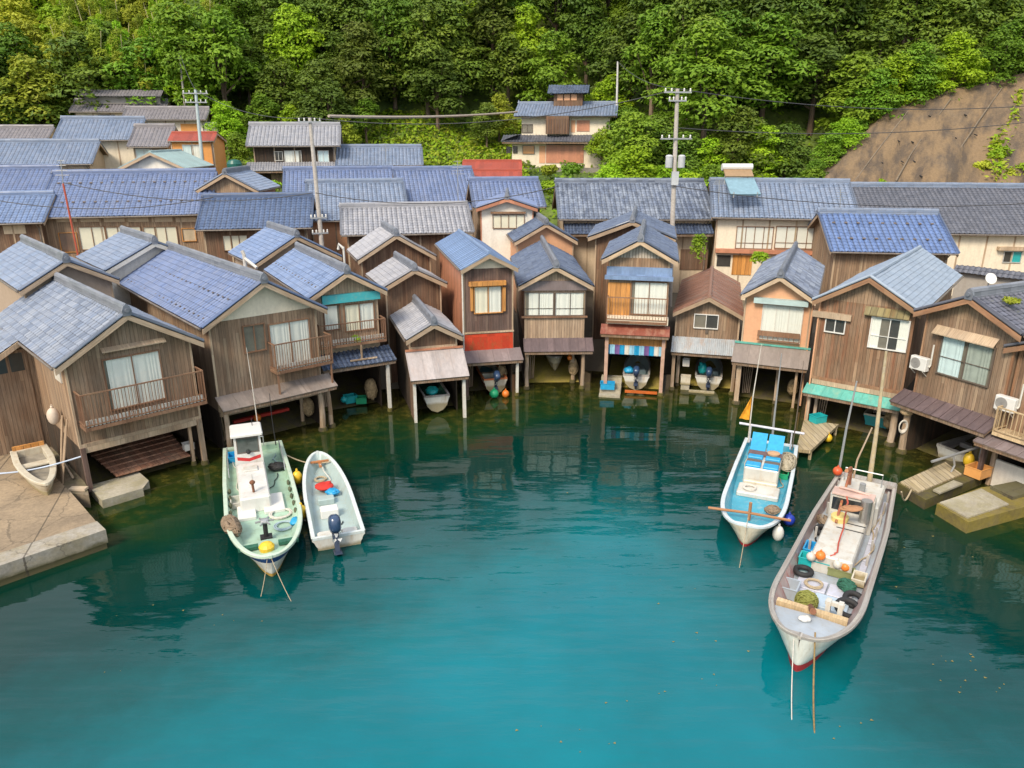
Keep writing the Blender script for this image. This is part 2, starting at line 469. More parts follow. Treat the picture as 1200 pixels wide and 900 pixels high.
W_ORANGE = boards('orange varnished wood', (0.700, 0.317, 0.079), (0.556, 0.240, 0.057), bw=.3, gap=.05, gray=(0.618, 0.307, 0.106), stain_amt=.2)
W_RAIL = boards('brown railing wood', (0.247, 0.125, 0.070), (0.206, 0.101, 0.057), bw=.6, gap=.0, gray=(0.299, 0.192, 0.123), stain_amt=.2)
W_SOFT = boards('soffit wood', (0.268, 0.173, 0.106), (0.206, 0.134, 0.079), bw=.12)
W_CREAMRAIL = boards('pale lattice wood', (0.597, 0.442, 0.255), (0.515, 0.365, 0.202), bw=.6, gap=.0, gray=(0.556, 0.442, 0.299), stain_amt=.25)
W_DOCK = boards('dock planks', (0.474, 0.374, 0.220), (0.371, 0.288, 0.158), bw=.28, gray=(0.536, 0.461, 0.334), stain=(0.247, 0.192, 0.053), stain_amt=.6)
T_LAV = tiles('tile lavender blue', (.135, .185, .335), var=.13, patch=(.22, .25, .35), patch_amt=.5)
T_SKY = tiles('tile pale sky blue', (.15, .215, .37), var=.13, patch=(.25, .31, .45), patch_amt=.5)
T_BLUE = tiles('tile deep blue', (.075, .115, .215), var=.18, patch=(.14, .175, .27))
T_BRIGHT = tiles('tile bright blue', (.11, .175, .36), var=.16, patch=(.17, .23, .38))
T_MOTT = tiles('tile mottled grey', (.15, .185, .26), var=.2, patch=(.33, .355, .41), patch_amt=.6, rough=.55)
T_MOTTB = tiles('tile mottled slate', (.11, .135, .195), var=.3, patch=(.32, .36, .43), patch_amt=.6, rough=.5)
T_PALE = tiles('tile pale grey', (.29, .295, .33), var=.13, patch=(.40, .39, .40), patch_amt=.5, rough=.55)
T_NAVY = tiles('tile navy', (.075, .10, .165), var=.2, patch=(.15, .185, .25), rough=.3, patch_amt=.5)
T_DARK = tiles('tile charcoal', (.10, .105, .13), var=.2, patch=(.19, .19, .215), rough=.45)
T_DARKMOSS = tiles('tile charcoal mossy', (.10, .105, .14), var=.2, patch=(.19, .19, .22), rough=.45, moss=.8)
T_GREY = tiles('tile grey', (.17, .22, .32), var=.15, patch=(.33, .35, .41), rough=.5)
T_SHINGLE = tiles('shingle blue grey', (.25, .31, .40), var=.10, patch=(.33, .38, .45), rough=.5, patch_amt=.6, valley=False)
T_BROWNGREY = tiles('tile brown grey', (.22, .205, .22), var=.15, patch=(.30, .27, .26), rough=.5)
T_RIDGE = tiles('ridge tile', (.15, .165, .20), var=.15, patch=(.28, .29, .33), rough=.5, valley=False)
S_BLUE = sheet('sheet metal pale blue', (.20, .29, .47), rust=(.16, .20, .30), rust_amt=.5, rough=.4)
S_PURP = sheet('sheet metal grey purple', (.23, .185, .185), rust=(.13, .085, .075), rust_amt=.5)
S_BROWN = sheet('sheet metal dark brown', (.13, .095, .10), rust=(.20, .14, .13), rust_amt=.4)
S_GREYB = sheet('sheet metal grey brown', (.27, .225, .20), rust=(.16, .12, .10), rust_amt=.6)
S_PALE = sheet('sheet metal pale', (.43, .385, .38), rust=(.38, .29, .25), rust_amt=.5)
S_RUSTRED = sheet('sheet metal rusty red', (.24, .075, .05), rust=(.36, .20, .14), rust_amt=.7)
S_RUSTROOF = sheet('sheet metal rust roof', (.27, .135, .095), rust=(.23, .19, .16), rust_amt=.85, scale=.5)
S_RED = sheet('sheet metal red roof', (.36, .07, .04), rust=(.22, .06, .04), rust_amt=.5)
S_GALV = sheet('corrugated galvanised', (.38, .41, .44), rust=(.34, .20, .11), rust_amt=.65, rough=.5)
S_TEAL = sheet('sheet metal teal', (.12, .42, .36), rust=(.30, .38, .26), rust_amt=.6)
S_SALMON = sheet('corrugated salmon', (.50, .22, .13), rust=(.34, .14, .09), rust_amt=.5)
S_REDPANEL = sheet('peeling red panel', (.55, .055, .02), rust=(.28, .09, .03), rust_amt=.9, scale=1.6)
P_CREAM = plaster('plaster cream', (.76, .67, .53), amt=.25)
P_WHITE = plaster('plaster white', (.76, .72, .65), amt=.25)
P_TAN = plaster('plaster tan', (.40, .31, .24))
P_SALMON = plaster('plaster salmon', (.66, .36, .21), dirt=(.45, .25, .16))
P_ORANGE = plaster('plaster orange', (.66, .30, .09), dirt=(.42, .2, .08))
P_GREY = plaster('plaster grey', (.36, .33, .30))
P_BEIGE = plaster('plaster beige', (.60, .47, .33))
M_WHITE = plain('white paint', (.68, .67, .645), .4, var=.08)
M_WHITED = plain('white paint worn', (.64, .62, .575), .5, var=.12, scale=.8, dirt=(.45, .39, .30))
M_CURT = plain('white curtain', (.78, .77, .72), .9, var=.06)
M_CURTB = plain('pale blue curtain', (.62, .75, .78), .9, var=.15)
M_SHOJI = plain('cream paper screen', (.80, .74, .60), .9, var=.08)
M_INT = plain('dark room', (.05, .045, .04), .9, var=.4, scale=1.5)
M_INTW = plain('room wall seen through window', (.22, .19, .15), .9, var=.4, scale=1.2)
M_ALU = plain('aluminium frame', (.55, .55, .54), .4, metal=.3, var=.1)
M_BRONZE = plain('bronze window frame', (.13, .10, .08), .45, var=.1)
M_TEALP = plain('turquoise paint', (.06, .42, .47), .5, var=.15, dirt=(.2, .38, .36))
M_GUT = plain('brown grey gutter', (.17, .14, .12), .5, var=.3, dirt=(.3, .26, .22))
M_BLACK = plain('black rubber', (.02, .02, .022), .7, var=.3)
M_STEEL = plain('galvanised steel', (.42, .43, .44), .45, metal=.5, var=.15)
M_RUSTY = plain('rusty steel', (.22, .09, .045), .8, var=.4, dirt=(.1, .05, .03))
M_CONCP = concrete('pole concrete', (.50, .46, .42), dark=(.34, .30, .27))
M_BLUEPL = plain('blue plastic', (.02, .30, .60), .35, var=.12)
M_BLUETARP = plain('blue tarpaulin', (.02, .33, .62), .45, var=.25, scale=6)
M_GREENPL = plain('green plastic', (.02, .36, .16), .35, var=.15)
M_TEALPL = plain('teal plastic', (.02, .40, .42), .35, var=.15)
M_ORANGEPL = plain('orange plastic', (.75, .20, .03), .4, var=.15)
M_YELLOW = plain('yellow plastic', (.75, .48, .03), .4, var=.15)
M_REDC = plain('red cloth', (.55, .03, .02), .8, var=.25, scale=5)
M_ROPE = plain('rope fibre', (.45, .36, .24), .9, var=.35, scale=20)
M_ROPEW = plain('pale rope', (.62, .58, .52), .9, var=.25, scale=20)
M_NET = plain('fishing net', (.30, .22, .15), .95, var=.5, scale=12)
M_NETG = plain('green net', (.03, .14, .09), .95, var=.5, scale=12)
M_WIRE = plain('black cable', (.05, .05, .055), .6, var=.1)
M_TRUNK = boards('tree bark', (.16, .105, .065), (.11, .075, .05), bw=.2, gap=.1, gray=(.22, .18, .14))
C_QUAY = concrete('quay concrete', (.34, .255, .165), dark=(.19, .145, .10), tide=.35, joints=(.3, 3.2))
C_EDGE = concrete('quay edge concrete', (.36, .33, .285), dark=(.27, .24, .19), moss=(.25, .19, .07), moss_amt=.35, tide=.38, joints=(.3, 3.2))
C_RAMP = concrete('mossy slip concrete', (.10, .08, .045), dark=(.045, .038, .022), moss=(.11, .095, .015), moss_amt=.8)
C_RAMPY = concrete('yellow algae slip', (.23, .18, .06), dark=(.11, .085, .03), moss=(.22, .17, .02), moss_amt=.7)
C_RAMPL = concrete('yellow green algae floor', (.36, .28, .07), dark=(.18, .14, .05), moss=(.30, .25, .03), moss_amt=.7)
C_PAD = concrete('concrete pad', (.42, .38, .30), dark=(.26, .23, .17), moss=(.22, .19, .06), moss_amt=.4)

# ------------------------------------------------------------------ shore and terrain
FRONT = [(-60, -20), (-34, 14), (-24.5, 25), (-17.5, 30.3), (-12.1, 35.9), (-8.9, 39.9), (-4.3, 40.6), (-1.4, 42.8), (2.6, 44.3), (7.4, 43.4), (11.6, 43.5),
         (14.8, 41.1), (17.6, 36.5), (20.4, 32.5), (24.5, 24), (36, 8), (60, -20)]
FA = np.array(FRONT)
def shore_d(x, y):
    """signed metres inland of the line of boathouse fronts (numpy)"""
    x = np.asarray(x, float); y = np.asarray(y, float)
    best = np.full(x.shape, 1e9); sg = np.ones(x.shape)
    for (a, b) in zip(FA[:-1], FA[1:]):
        d = b - a; L2 = d @ d
        t = np.clip(((x - a[0]) * d[0] + (y - a[1]) * d[1]) / L2, 0, 1)
        qx = x - a[0] - t * d[0]; qy = y - a[1] - t * d[1]
        dist = np.hypot(qx, qy)
        cr = d[0] * (y - a[1]) - d[1] * (x - a[0])
        m = dist < best
        best = np.where(m, dist, best); sg = np.where(m, np.sign(cr), sg)
    return best * sg
PY = [0, 48, 58, 62, 66, 74, 80, 88, 96, 104, 112, 150, 200, 260]
PZC = [1.7, 1.7, 2.3, 2.9, 4.2, 6.9, 8.6, 10.6, 12.3, 15.5, 21, 50, 80, 95]
PZR = [1.7, 1.7, 2.2, 2.4, 2.6, 3.4, 8.0, 14.0, 19.5, 25, 30.5, 57, 85, 98]
def lumps(x, y):
    return (np.sin(x * .11 + 1.3) * np.cos(y * .09) + .6 * np.sin(x * .23 + y * .17) + .35 * np.sin(x * .51 - y * .37 + 2))
def terrain(x, y):
    x = np.asarray(x, float); y = np.asarray(y, float)
    d = shore_d(x, y)
    zc = np.interp(y, PY, PZC); zr = np.interp(y, PY, PZR)
    k = np.clip((x - 8) / 14, 0, 1); k = k * k * (3 - 2 * k)
    z = zc * (1 - k) + zr * k
    z = z + lumps(x, y) * np.clip((y - 92) / 20, 0, 1) * 1.1
    side = np.interp(d, [0, 26, 34, 70, 140], [1.7, 1.7, 6, 34, 70]) * np.clip((52 - y) / 14, 0, 1)
    z = np.maximum(z, side)
    low = np.interp(d, [-30, -1, 2.5, 6.5, 9], [-6, -1.5, -.35, .9, 1.5])
    return np.where(d < 9, np.minimum(low, z), z)
def tz(x, y): return float(terrain(np.array([x]), np.array([y]))[0])

def ground_mat():
    m, t, b = newmat('ground')
    tc = t.n('ShaderNodeTexCoord').outputs['Object']
    n1 = t.noise(tc, .09, 6, .6); n2 = t.noise(tc, 1.2, 6, .7)
    sp = t.n('ShaderNodeSeparateXYZ'); t.l(tc, sp.inputs[0])
    veg = t.mix(t.ramp(n1, [(.4, 0), (.6, 1)]), (.07, .12, .02), (.14, .19, .03))
    soil = t.mix(t.ramp(n2, [(.4, 0), (.65, 1)]), (.20, .165, .12), (.10, .085, .06))
    f = t.ramp(t.math('DIVIDE', t.math('ADD', sp.outputs[2], t.math('MULTIPLY', n2, 1.5)), 20.0), [(.17, 0), (.25, 1)])
    c = t.mix(f, soil, veg)
    c = t.mix(1.0, c, t.ramp(n2, [(.3, .6), (.7, 1.2)]), 'MULTIPLY')
    t.l(c, b.inputs['Base Color']); b.inputs['Roughness'].default_value = .95
    return m
def build_terrain():
    xs = np.concatenate([np.linspace(-420, -110, 20), np.linspace(-105, 105, 141), np.linspace(110, 420, 20)])
    ys = np.concatenate([np.linspace(-60, 18, 20), np.linspace(20, 110, 91), np.linspace(113, 190, 26), np.linspace(200, 900, 20)])
    X, Y = np.meshgrid(xs, ys)
    Z = terrain(X, Y)
    mb = MB(); mb.grid(np.stack([X, Y, Z], axis=2))
    o = mb.build('ground', ground_mat(), smooth=True, merge=True)
    tag(o, kind='structure')
build_terrain()

def water_mat():
    m, t, b = newmat('sea water')
    at = t.n('ShaderNodeAttribute'); at.attribute_name = 'depth'  # 'depth' stores scaled distance from the shore line
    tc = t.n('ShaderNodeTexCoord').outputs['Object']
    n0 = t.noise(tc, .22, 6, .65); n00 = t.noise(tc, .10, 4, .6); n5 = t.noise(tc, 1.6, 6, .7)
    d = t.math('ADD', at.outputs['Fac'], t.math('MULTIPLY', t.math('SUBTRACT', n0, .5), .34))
    c = t.ramp(d, [(0.0, (.024, .022, .006)), (.10, (.020, .030, .006)), (.22, (.008, .030, .009)), (.38, (.0010, .026, .018)), (.56, (.0003, .032, .029)), (.72, (.0002, .068, .072)), (.86, (.0001, .118, .140)), (1.0, (.0001, .142, .182))])  # dark inshore stops paint in the reflected houses besides the shallow bottom
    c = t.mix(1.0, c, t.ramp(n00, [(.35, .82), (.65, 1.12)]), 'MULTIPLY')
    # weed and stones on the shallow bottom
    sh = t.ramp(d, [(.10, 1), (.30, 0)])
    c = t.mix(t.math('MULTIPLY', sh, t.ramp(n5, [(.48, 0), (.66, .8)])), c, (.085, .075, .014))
    t.l(c, b.inputs['Base Color'])
    b.inputs['Roughness'].default_value = .035
    b.inputs['IOR'].default_value = 1.333
    b.inputs['Specular IOR Level'].default_value = .5
    mp = t.n('ShaderNodeMapping'); mp.inputs['Scale'].default_value = (.42, 1.5, 1); t.l(tc, mp.inputs[0])
    w1 = t.noise(mp.outputs[0], .55, 2, .5); w2 = t.noise(mp.outputs[0], 1.6, 3, .5); w3 = t.noise(mp.outputs[0], .2, 2, .5)
    h = t.math('ADD', t.math('ADD', t.math('MULTIPLY', w1, .6), t.math('MULTIPLY', w2, .17)), t.math('MULTIPLY', w3, 1.0))
    calm = t.ramp(at.outputs['Fac'], [(0.05, .10), (.5, .42), (.9, 1)])
    bp = t.n('ShaderNodeBump'); bp.inputs['Distance'].default_value = .34
    t.l(t.math('MULTIPLY', calm, .42), bp.inputs['Strength'])
    t.l(h, bp.inputs['Height']); t.l(bp.outputs[0], b.inputs['Normal'])
    return m
def build_water():
    xs = np.concatenate([np.linspace(-400, -46, 12), np.linspace(-44, 44, 111), np.linspace(46, 400, 12)])
    ys = np.concatenate([np.linspace(-500, 4, 12), np.linspace(6, 56, 71)])
    X, Y = np.meshgrid(xs, ys)
    me = bpy.data.meshes.new('sea')
    a, b = X.shape
    v = np.stack([X, Y, np.zeros_like(X)], axis=2).reshape(-1, 3)
    idx = np.arange(a * b).reshape(a, b)
    f = np.stack([idx[:-1, :-1], idx[:-1, 1:], idx[1:, 1:], idx[1:, :-1]], axis=2).reshape(-1, 4)
    me.from_pydata(v.tolist(), [], f.tolist())
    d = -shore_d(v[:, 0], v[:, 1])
    # distance from shore; the colour darkens inshore for shallows and painted-in house reflections
    offshore = np.clip((d + 1.0) / 21.0, 0, 1)
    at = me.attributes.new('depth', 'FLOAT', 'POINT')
    at.data.foreach_set('value', offshore.astype(np.float32))
    me.polygons.foreach_set('use_smooth', [True] * len(me.polygons))
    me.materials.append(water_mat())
    o = bpy.data.objects.new('sea', me); COL.objects.link(o)
    tag(o, kind='structure')
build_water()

# ------------------------------------------------------------------ roofs
def pantile(mb, O, U, V, pitch=.33, row=.32, amp=.062, step=.026, seg=4):
    """tile field: O eave corner, U along the eave, V up the slope"""
    O = np.array(O, float); U = np.array(U, float); V = np.array(V, float)
    lu = np.linalg.norm(U); lv = np.linalg.norm(V)
    N = np.cross(U, V); N /= np.linalg.norm(N)
    if N[2] < 0: N = -N
    nc = max(3, round(lu / pitch)); nr = max(2, round(lv / row))
    prof = np.array([1.0, .42, 0.0, .30])[:seg]
    us = np.linspace(0, 1, nc * seg + 1)
    h = np.concatenate([np.tile(prof, nc), [1.0]]) * amp
    h = h + (rng.normal(0, .002, nc + 1)).repeat(seg)[:len(h)]
    lines = []; uv = []
    for r in range(nr):
        for (vv, lift, tv) in ((r / nr, step, r + .001), ((r + 1) / nr, 0, r + .999)):
            P = O + us[:, None] * U + vv * V + (h + lift)[:, None] * N
            P = P + (.022 * np.sin(us * lu * .9 + O[0]) * math.sin(vv * lv * 1.1 + O[1]) + .012 * np.sin(us * lu * 2.3 + vv * 5 + O[1]))[:, None] * N
            lines.append(P); uv.append(np.stack([us * nc + 1e-4, np.full(len(us), tv)], axis=1))
    P = np.array(lines); uvA = np.array(uv)
    # drop tiny negative front lip so that eave shows thickness
    first = P[0] - N * (step + amp * .7)
    P = np.concatenate([first[None], P]); uvA = np.concatenate([uvA[:1], uvA])
    mb.grid(P, uvA)
def seam(mb, O, U, V, gap=.45, rib=.035):
    O = Vector(O); U = Vector(U); V = Vector(V)
    N = U.cross(V); N.normalize()
    if N.z < 0: N = -N
    lu, lv = U.length, V.length
    uu = U.normalized(); vv = V.normalized()
    mb.face([O, O + U, O + U + V, O + V], [(0, 0), (lu, 0), (lu, lv), (0, lv)])
    mb.face([O - N * .04, O, O + V, O + V - N * .04]); mb.face([O - N * .04, O + U - N * .04, O + U, O])
    mb.face([O + U, O + U - N * .04, O + U + V - N * .04, O + U + V])
    n = max(2, round(lu / gap))
    for i in range(n + 1):
        p = O + U * (i / n) + N * (rib / 2 + .002)
        if i == 0: p = p + uu * .02
        if i == n: p = p - uu * .02
        mb.bar(p - vv * .01, p + V, .035, rib, up=N)
def corrug(mb, O, U, V, pitch=.12, amp=.018):
    O = np.array(O, float); U = np.array(U, float); V = np.array(V, float)
    lu = np.linalg.norm(U); lv = np.linalg.norm(V)
    N = np.cross(U, V); N /= np.linalg.norm(N)
    if N[2] < 0: N = -N
    nc = max(4, round(lu / pitch))
    us = np.linspace(0, 1, nc * 4 + 1)
    h = np.sin(us * nc * 2 * math.pi) * amp
    L = []; uv = []
    for vvv in (0, .33, .66, 1):
        L.append(O + us[:, None] * U + vvv * V + h[:, None] * N)
        uv.append(np.stack([us * lu, np.full(len(us), vvv * lv)], axis=1))
    mb.grid(np.array(L), np.array(uv))
def slopefield(mb, kind, O, U, V, pitch=.29):
    if kind == 'tile': pantile(mb, O, U, V, pitch=pitch)
    elif kind == 'tilefar': pantile(mb, O, U, V, pitch=.38, seg=4, row=.36, amp=.075, step=.022)
    elif kind == 'shingle': pantile(mb, O, U, V, pitch=.32, row=.26, amp=.004, step=.022)
    elif kind == 'seam': seam(mb, O, U, V)
    elif kind == 'flatseam': seam(mb, O, U, V, gap=.9, rib=.018)
    else: corrug(mb, O, U, V)
def slab(mb, O, U, V, th=.09, drop=.055):
    """deck below the roofing"""
    O = Vector(O); U = Vector(U); V = Vector(V)
    N = U.cross(V); N.normalize()
    if N.z < 0: N = -N
    a = [O - N * drop, O + U - N * drop, O + U + V - N * drop, O + V - N * drop]
    b = [p - N * th for p in a]
    mb.face(a); mb.face(b[::-1])
    for i in range(4):
        j = (i + 1) % 4
        mb.face([b[i], b[j], a[j], a[i]])
def ridge(parent, p, q, mat, w=.2, h=.22, end_front=True, name='ridge_cap'):
    """ridge course with a round top"""
    p = Vector(p); q = Vector(q); d = (q - p).normalized(); s = d.cross(Vector((0, 0, 1))); s.normalize()
    prof = [(-w * .75, -.10), (-w * .75, .02), (-w * .6, .03), (-w * .55, h * .55), (-w * .62, h * .62), (-w * .42, h * .95), (0, h * 1.12), (w * .42, h * .95), (w * .62, h * .62), (w * .55, h * .55), (w * .6, .03), (w * .75, .02), (w * .75, -.10)]
    L = (q - p).length; n = max(1, int(L / .5))
    P = np.array([[list(p + (q - p) * (i / n) + s * a + Vector((0, 0, b + .006 * math.sin(i * 2.1)))) for (a, b) in prof] for i in range(n + 1)])
    mb = MB(); mb.grid(P)
    mb.face([P[0][k] for k in range(len(prof))]); mb.face([P[-1][k] for k in range(len(prof))][::-1])
    o = mb.build(name, mat, parent)
    if end_front:
        e = MB()
        M = Matrix.Translation(p - d * .05)
        # shield-shaped end tile with a round boss
        sh = [(-.17, -.12), (.17, -.12), (.2, .1), (.12, .3), (0, .4), (-.12, .3), (-.2, .1)]
        f = [p - d * .09 + s * a + Vector((0, 0, b)) for a, b in sh]; g = [x + d * .1 for x in f]
        e.face(f[::-1]); e.face(g)
        for i in range(len(sh)):
            j = (i + 1) % len(sh); e.face([f[i], f[j], g[j], g[i]])
        e.tube([p - d * .09 + Vector((0, 0, .12)), p - d * .17 + Vector((0, 0, .12))], .09, 10)
        e.build('ridge_end', mat, parent)
    return o

# ------------------------------------------------------------------ houses
class House:
    pass
def frame_of(x, y, rz):
    h = House(); h.x, h.y, h.rz = x, y, rz
    h.c, h.s = math.cos(rz), math.sin(rz)
    def loc(px, py, ly=0.0):
        """photo pixel -> (local x, z) on the plane local y = ly"""
        d = ray(px, py)
        # world point t*d + cam ; local y = -(X-x)*s + (Y-y)*c
        den = -d.x * h.s + d.y * h.c
        t = (ly - (x * h.s - y * h.c)) / den
        X, Y, Z = d.x * t, d.y * t, CH + d.z * t
        return ((X - x) * h.c + (Y - y) * h.s, Z)
    h.loc = loc
    h.world = lambda lx, ly, z: Vector((x + h.c * lx - h.s * ly, y + h.s * lx + h.c * ly, z))
    def rect(px0, py0, px1, py1, ly=0.0):
        mx, my = (px0 + px1) / 2, (py0 + py1) / 2
        return (loc(px0, my, ly)[0], loc(px1, my, ly)[0], loc(mx, py1, ly)[1], loc(mx, py0, ly)[1])
    h.rect = rect
    return h

def window(h, r, panes=2, frame=M_BRONZE, back=M_CURT, fw=.05, y=0.0, style='curtain', mid=False, name='window', label=None):
    x0, x1, z0, z1 = r
    f = MB()
    d0, d1 = y - .085, y + .03
    f.box((x0 - fw, d0 - .02, z0 - fw), (x1 + fw, d1, z0)); f.box((x0 - fw, d0, z1), (x1 + fw, d1, z1 + fw))
    f.box((x0 - fw, d0, z0 + .001), (x0, d1, z1 - .001)); f.box((x1, d0, z0 + .001), (x1 + fw, d1, z1 - .001))
    wp = (x1 - x0) / panes
    for i in range(1, panes):
        f.box((x0 + wp * i - .022, d0 + .015, z0 + .001), (x0 + wp * i + .022, d1 - .02, z1 - .001))
    if mid:
        zm = z0 + (z1 - z0) * (mid if isinstance(mid, float) else .5)
        for i in range(panes):
            f.box((x0 + wp * i + .024, d0 + .02, zm - .012), (x0 + wp * (i + 1) - .024, d1 - .025, zm + .012))
    fo = f.build(name, frame, h.root)
    if label: fo['label'] = label
    for i in range(panes):
        g = MB(); a, b = x0 + wp * i + .024, x0 + wp * (i + 1) - .024
        g.face([(a, y - .05, z0 + .004), (b, y - .05, z0 + .004), (b, y - .05, z1 - .004), (a, y - .05, z1 - .004)])
        g.build('pane', glass(), fo)
    bk = back if isinstance(back, (list, tuple)) else [back]
    nb = len(bk)
    for i, mt in enumerate(bk):
        a = x0 + (x1 - x0) * i / nb; b = x0 + (x1 - x0) * (i + 1) / nb
        cmb = MB()
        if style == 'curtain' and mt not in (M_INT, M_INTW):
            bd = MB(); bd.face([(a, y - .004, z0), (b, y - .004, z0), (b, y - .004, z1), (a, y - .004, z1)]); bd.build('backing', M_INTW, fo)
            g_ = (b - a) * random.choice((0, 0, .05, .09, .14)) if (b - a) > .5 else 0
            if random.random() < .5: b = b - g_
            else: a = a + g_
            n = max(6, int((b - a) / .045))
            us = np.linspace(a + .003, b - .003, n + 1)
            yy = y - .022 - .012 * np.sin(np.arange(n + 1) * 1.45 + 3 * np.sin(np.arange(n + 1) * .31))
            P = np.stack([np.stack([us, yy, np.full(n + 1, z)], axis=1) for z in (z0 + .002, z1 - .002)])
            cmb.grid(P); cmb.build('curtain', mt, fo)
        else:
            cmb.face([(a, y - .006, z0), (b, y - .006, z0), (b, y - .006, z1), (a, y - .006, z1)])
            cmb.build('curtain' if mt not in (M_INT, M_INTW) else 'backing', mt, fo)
    return fo
def hood(h, r, mat=W_BEAM, depth=.45, drop=.12, name='window_hood'):
    x0, x1, z0, z1 = r
    m = MB()
    p = [(x0, .02, z1), (x1, .02, z1), (x1, -depth, z0 + .0), (x0, -depth, z0)]
    q = [(a, b, c - .05) for a, b, c in p]
    m.face(p[::-1] if False else [p[3], p[2], p[1], p[0]]); m.face([q[0], q[1], q[2], q[3]])
    for i in range(4):
        j = (i + 1) % 4; m.face([q[i], p[i], p[j], q[j]])
    for x in (x0 + .1, x1 - .1):
        m.bar((x, .0, z0 - .15), (x, -depth * .8, z0 - .03), .04, .05)
    return m.build(name, mat, h.root)
def balcony(h, r, depth=.8, mat=W_RAIL, floor_z=None, slat=.13, floor_mat=None, inner=None, side=True, bars=M_WHITED):
    """r: x0, x1, z floor, z rail top"""
    x0, x1, z0, z1 = r
    m = MB()
    m.box((x0, -depth, z0 - .14), (x1, -.002, z0))
    b = m.build('balcony', floor_mat or mat, h.root)
    rl = MB(); t = .055
    rl.box((x0, -depth, z1 - t), (x1, -depth + t, z1))
    rl.box((x0, -depth, z0 + .08), (x1, -depth + t, z0 + .08 + t * .8))
    for x in (x0, x1 - t): rl.box((x, -depth, z0 + .002), (x + t, -depth + t, z1 - t - .001))
    if side:
        for x in (x0, x1 - t):
            rl.box((x, -depth + t + .001, z1 - t), (x + t, -.002, z1)); rl.box((x, -depth + t + .001, z0 + .08), (x + t, -.002, z0 + .08 + t * .8))
    n = max(3, int((x1 - x0) / slat))
    for i in range(1, n):
        x = x0 + (x1 - x0) * i / n
        rl.box((x - .012, -depth + .015, z0 + .125), (x + .012, -depth + .038, z1 - t - .001))
    if side:
        for x in (x0 + .015, x1 - t + .015):
            k = max(2, int(depth / slat))
            for i in range(1, k):
                yy = -depth + depth * i / k
                rl.box((x, yy - .012, z0 + .125), (x + .024, yy + .012, z1 - t - .001))
    rl.build('railing', mat, b)
    if inner:
        k = MB()
        n = max(4, int((x1 - x0) / .16))
        for i in range(n):
            a = x0 + .08 + (x1 - x0 - .16) * i / n
            k.box((a, -depth + .08, z0 + .004), (a + (x1 - x0 - .16) / n * .62, -depth + .16, z0 + .30))
        k.build('slat_board', inner, b)
    return b
def awning(h, x0, x1, zt, zb, out, kind, mat, y=0.0, flash=None, beam=True, label=None, xb0=None, xb1=None):
    m = MB()
    O = (x0, y - out, zb); U = (x1 - x0, 0, 0); V = (0, out - .004, zt - zb)
    slopefield(m, kind, O, U, V, pitch=.26)
    m.m = 1; slab(m, O, U, V, th=.05, drop=.05 if kind != 'tile' else .03)
    if beam:
        m.box((x0 + .05, y - out + .04, zb - .2), (x1 - .05, y - out + .13, zb - .085))
    o = m.build('awning', [mat, W_SOFT], h.root)
    if label: o['label'] = label
    if flash:
        f = MB(); f.box((x0, y - .12, zt - .02), (x1, y - .005, zt + .08)); f.build('flashing', flash, o)
    return o
def post(h, x, y, z0, z1, r=.11, mat=W_POST, lean=0.0, foot=True, square=True):
    m = MB()
    if square:
        j = random.uniform(-.02, .02)
        m.bar((x + lean, y, z0), (x + j, y, z1), r * 1.7, r * 1.7, up=(0, 1, 0))
    else:
        pts = [Vector((x + lean * (1 - k) + random.uniform(-.03, .03), y + random.uniform(-.03, .03), z0 + (z1 - z0) * k)) for k in (0, .25, .5, .75, 1)]
        m.tube(pts, [r * 1.25, r * 1.05, r, r * .95, r * .95], 9)
    o = m.build('post', mat, h.root)
    if foot:
        f = MB(); f.lathe([(r * 1.7, -1.2), (r * 1.6, .04), (r * 1.45, .16), (r * 1.25, .2)], 10, (x + lean, y, 0))
        f.build('footing', C_RAMP, o)
    return o

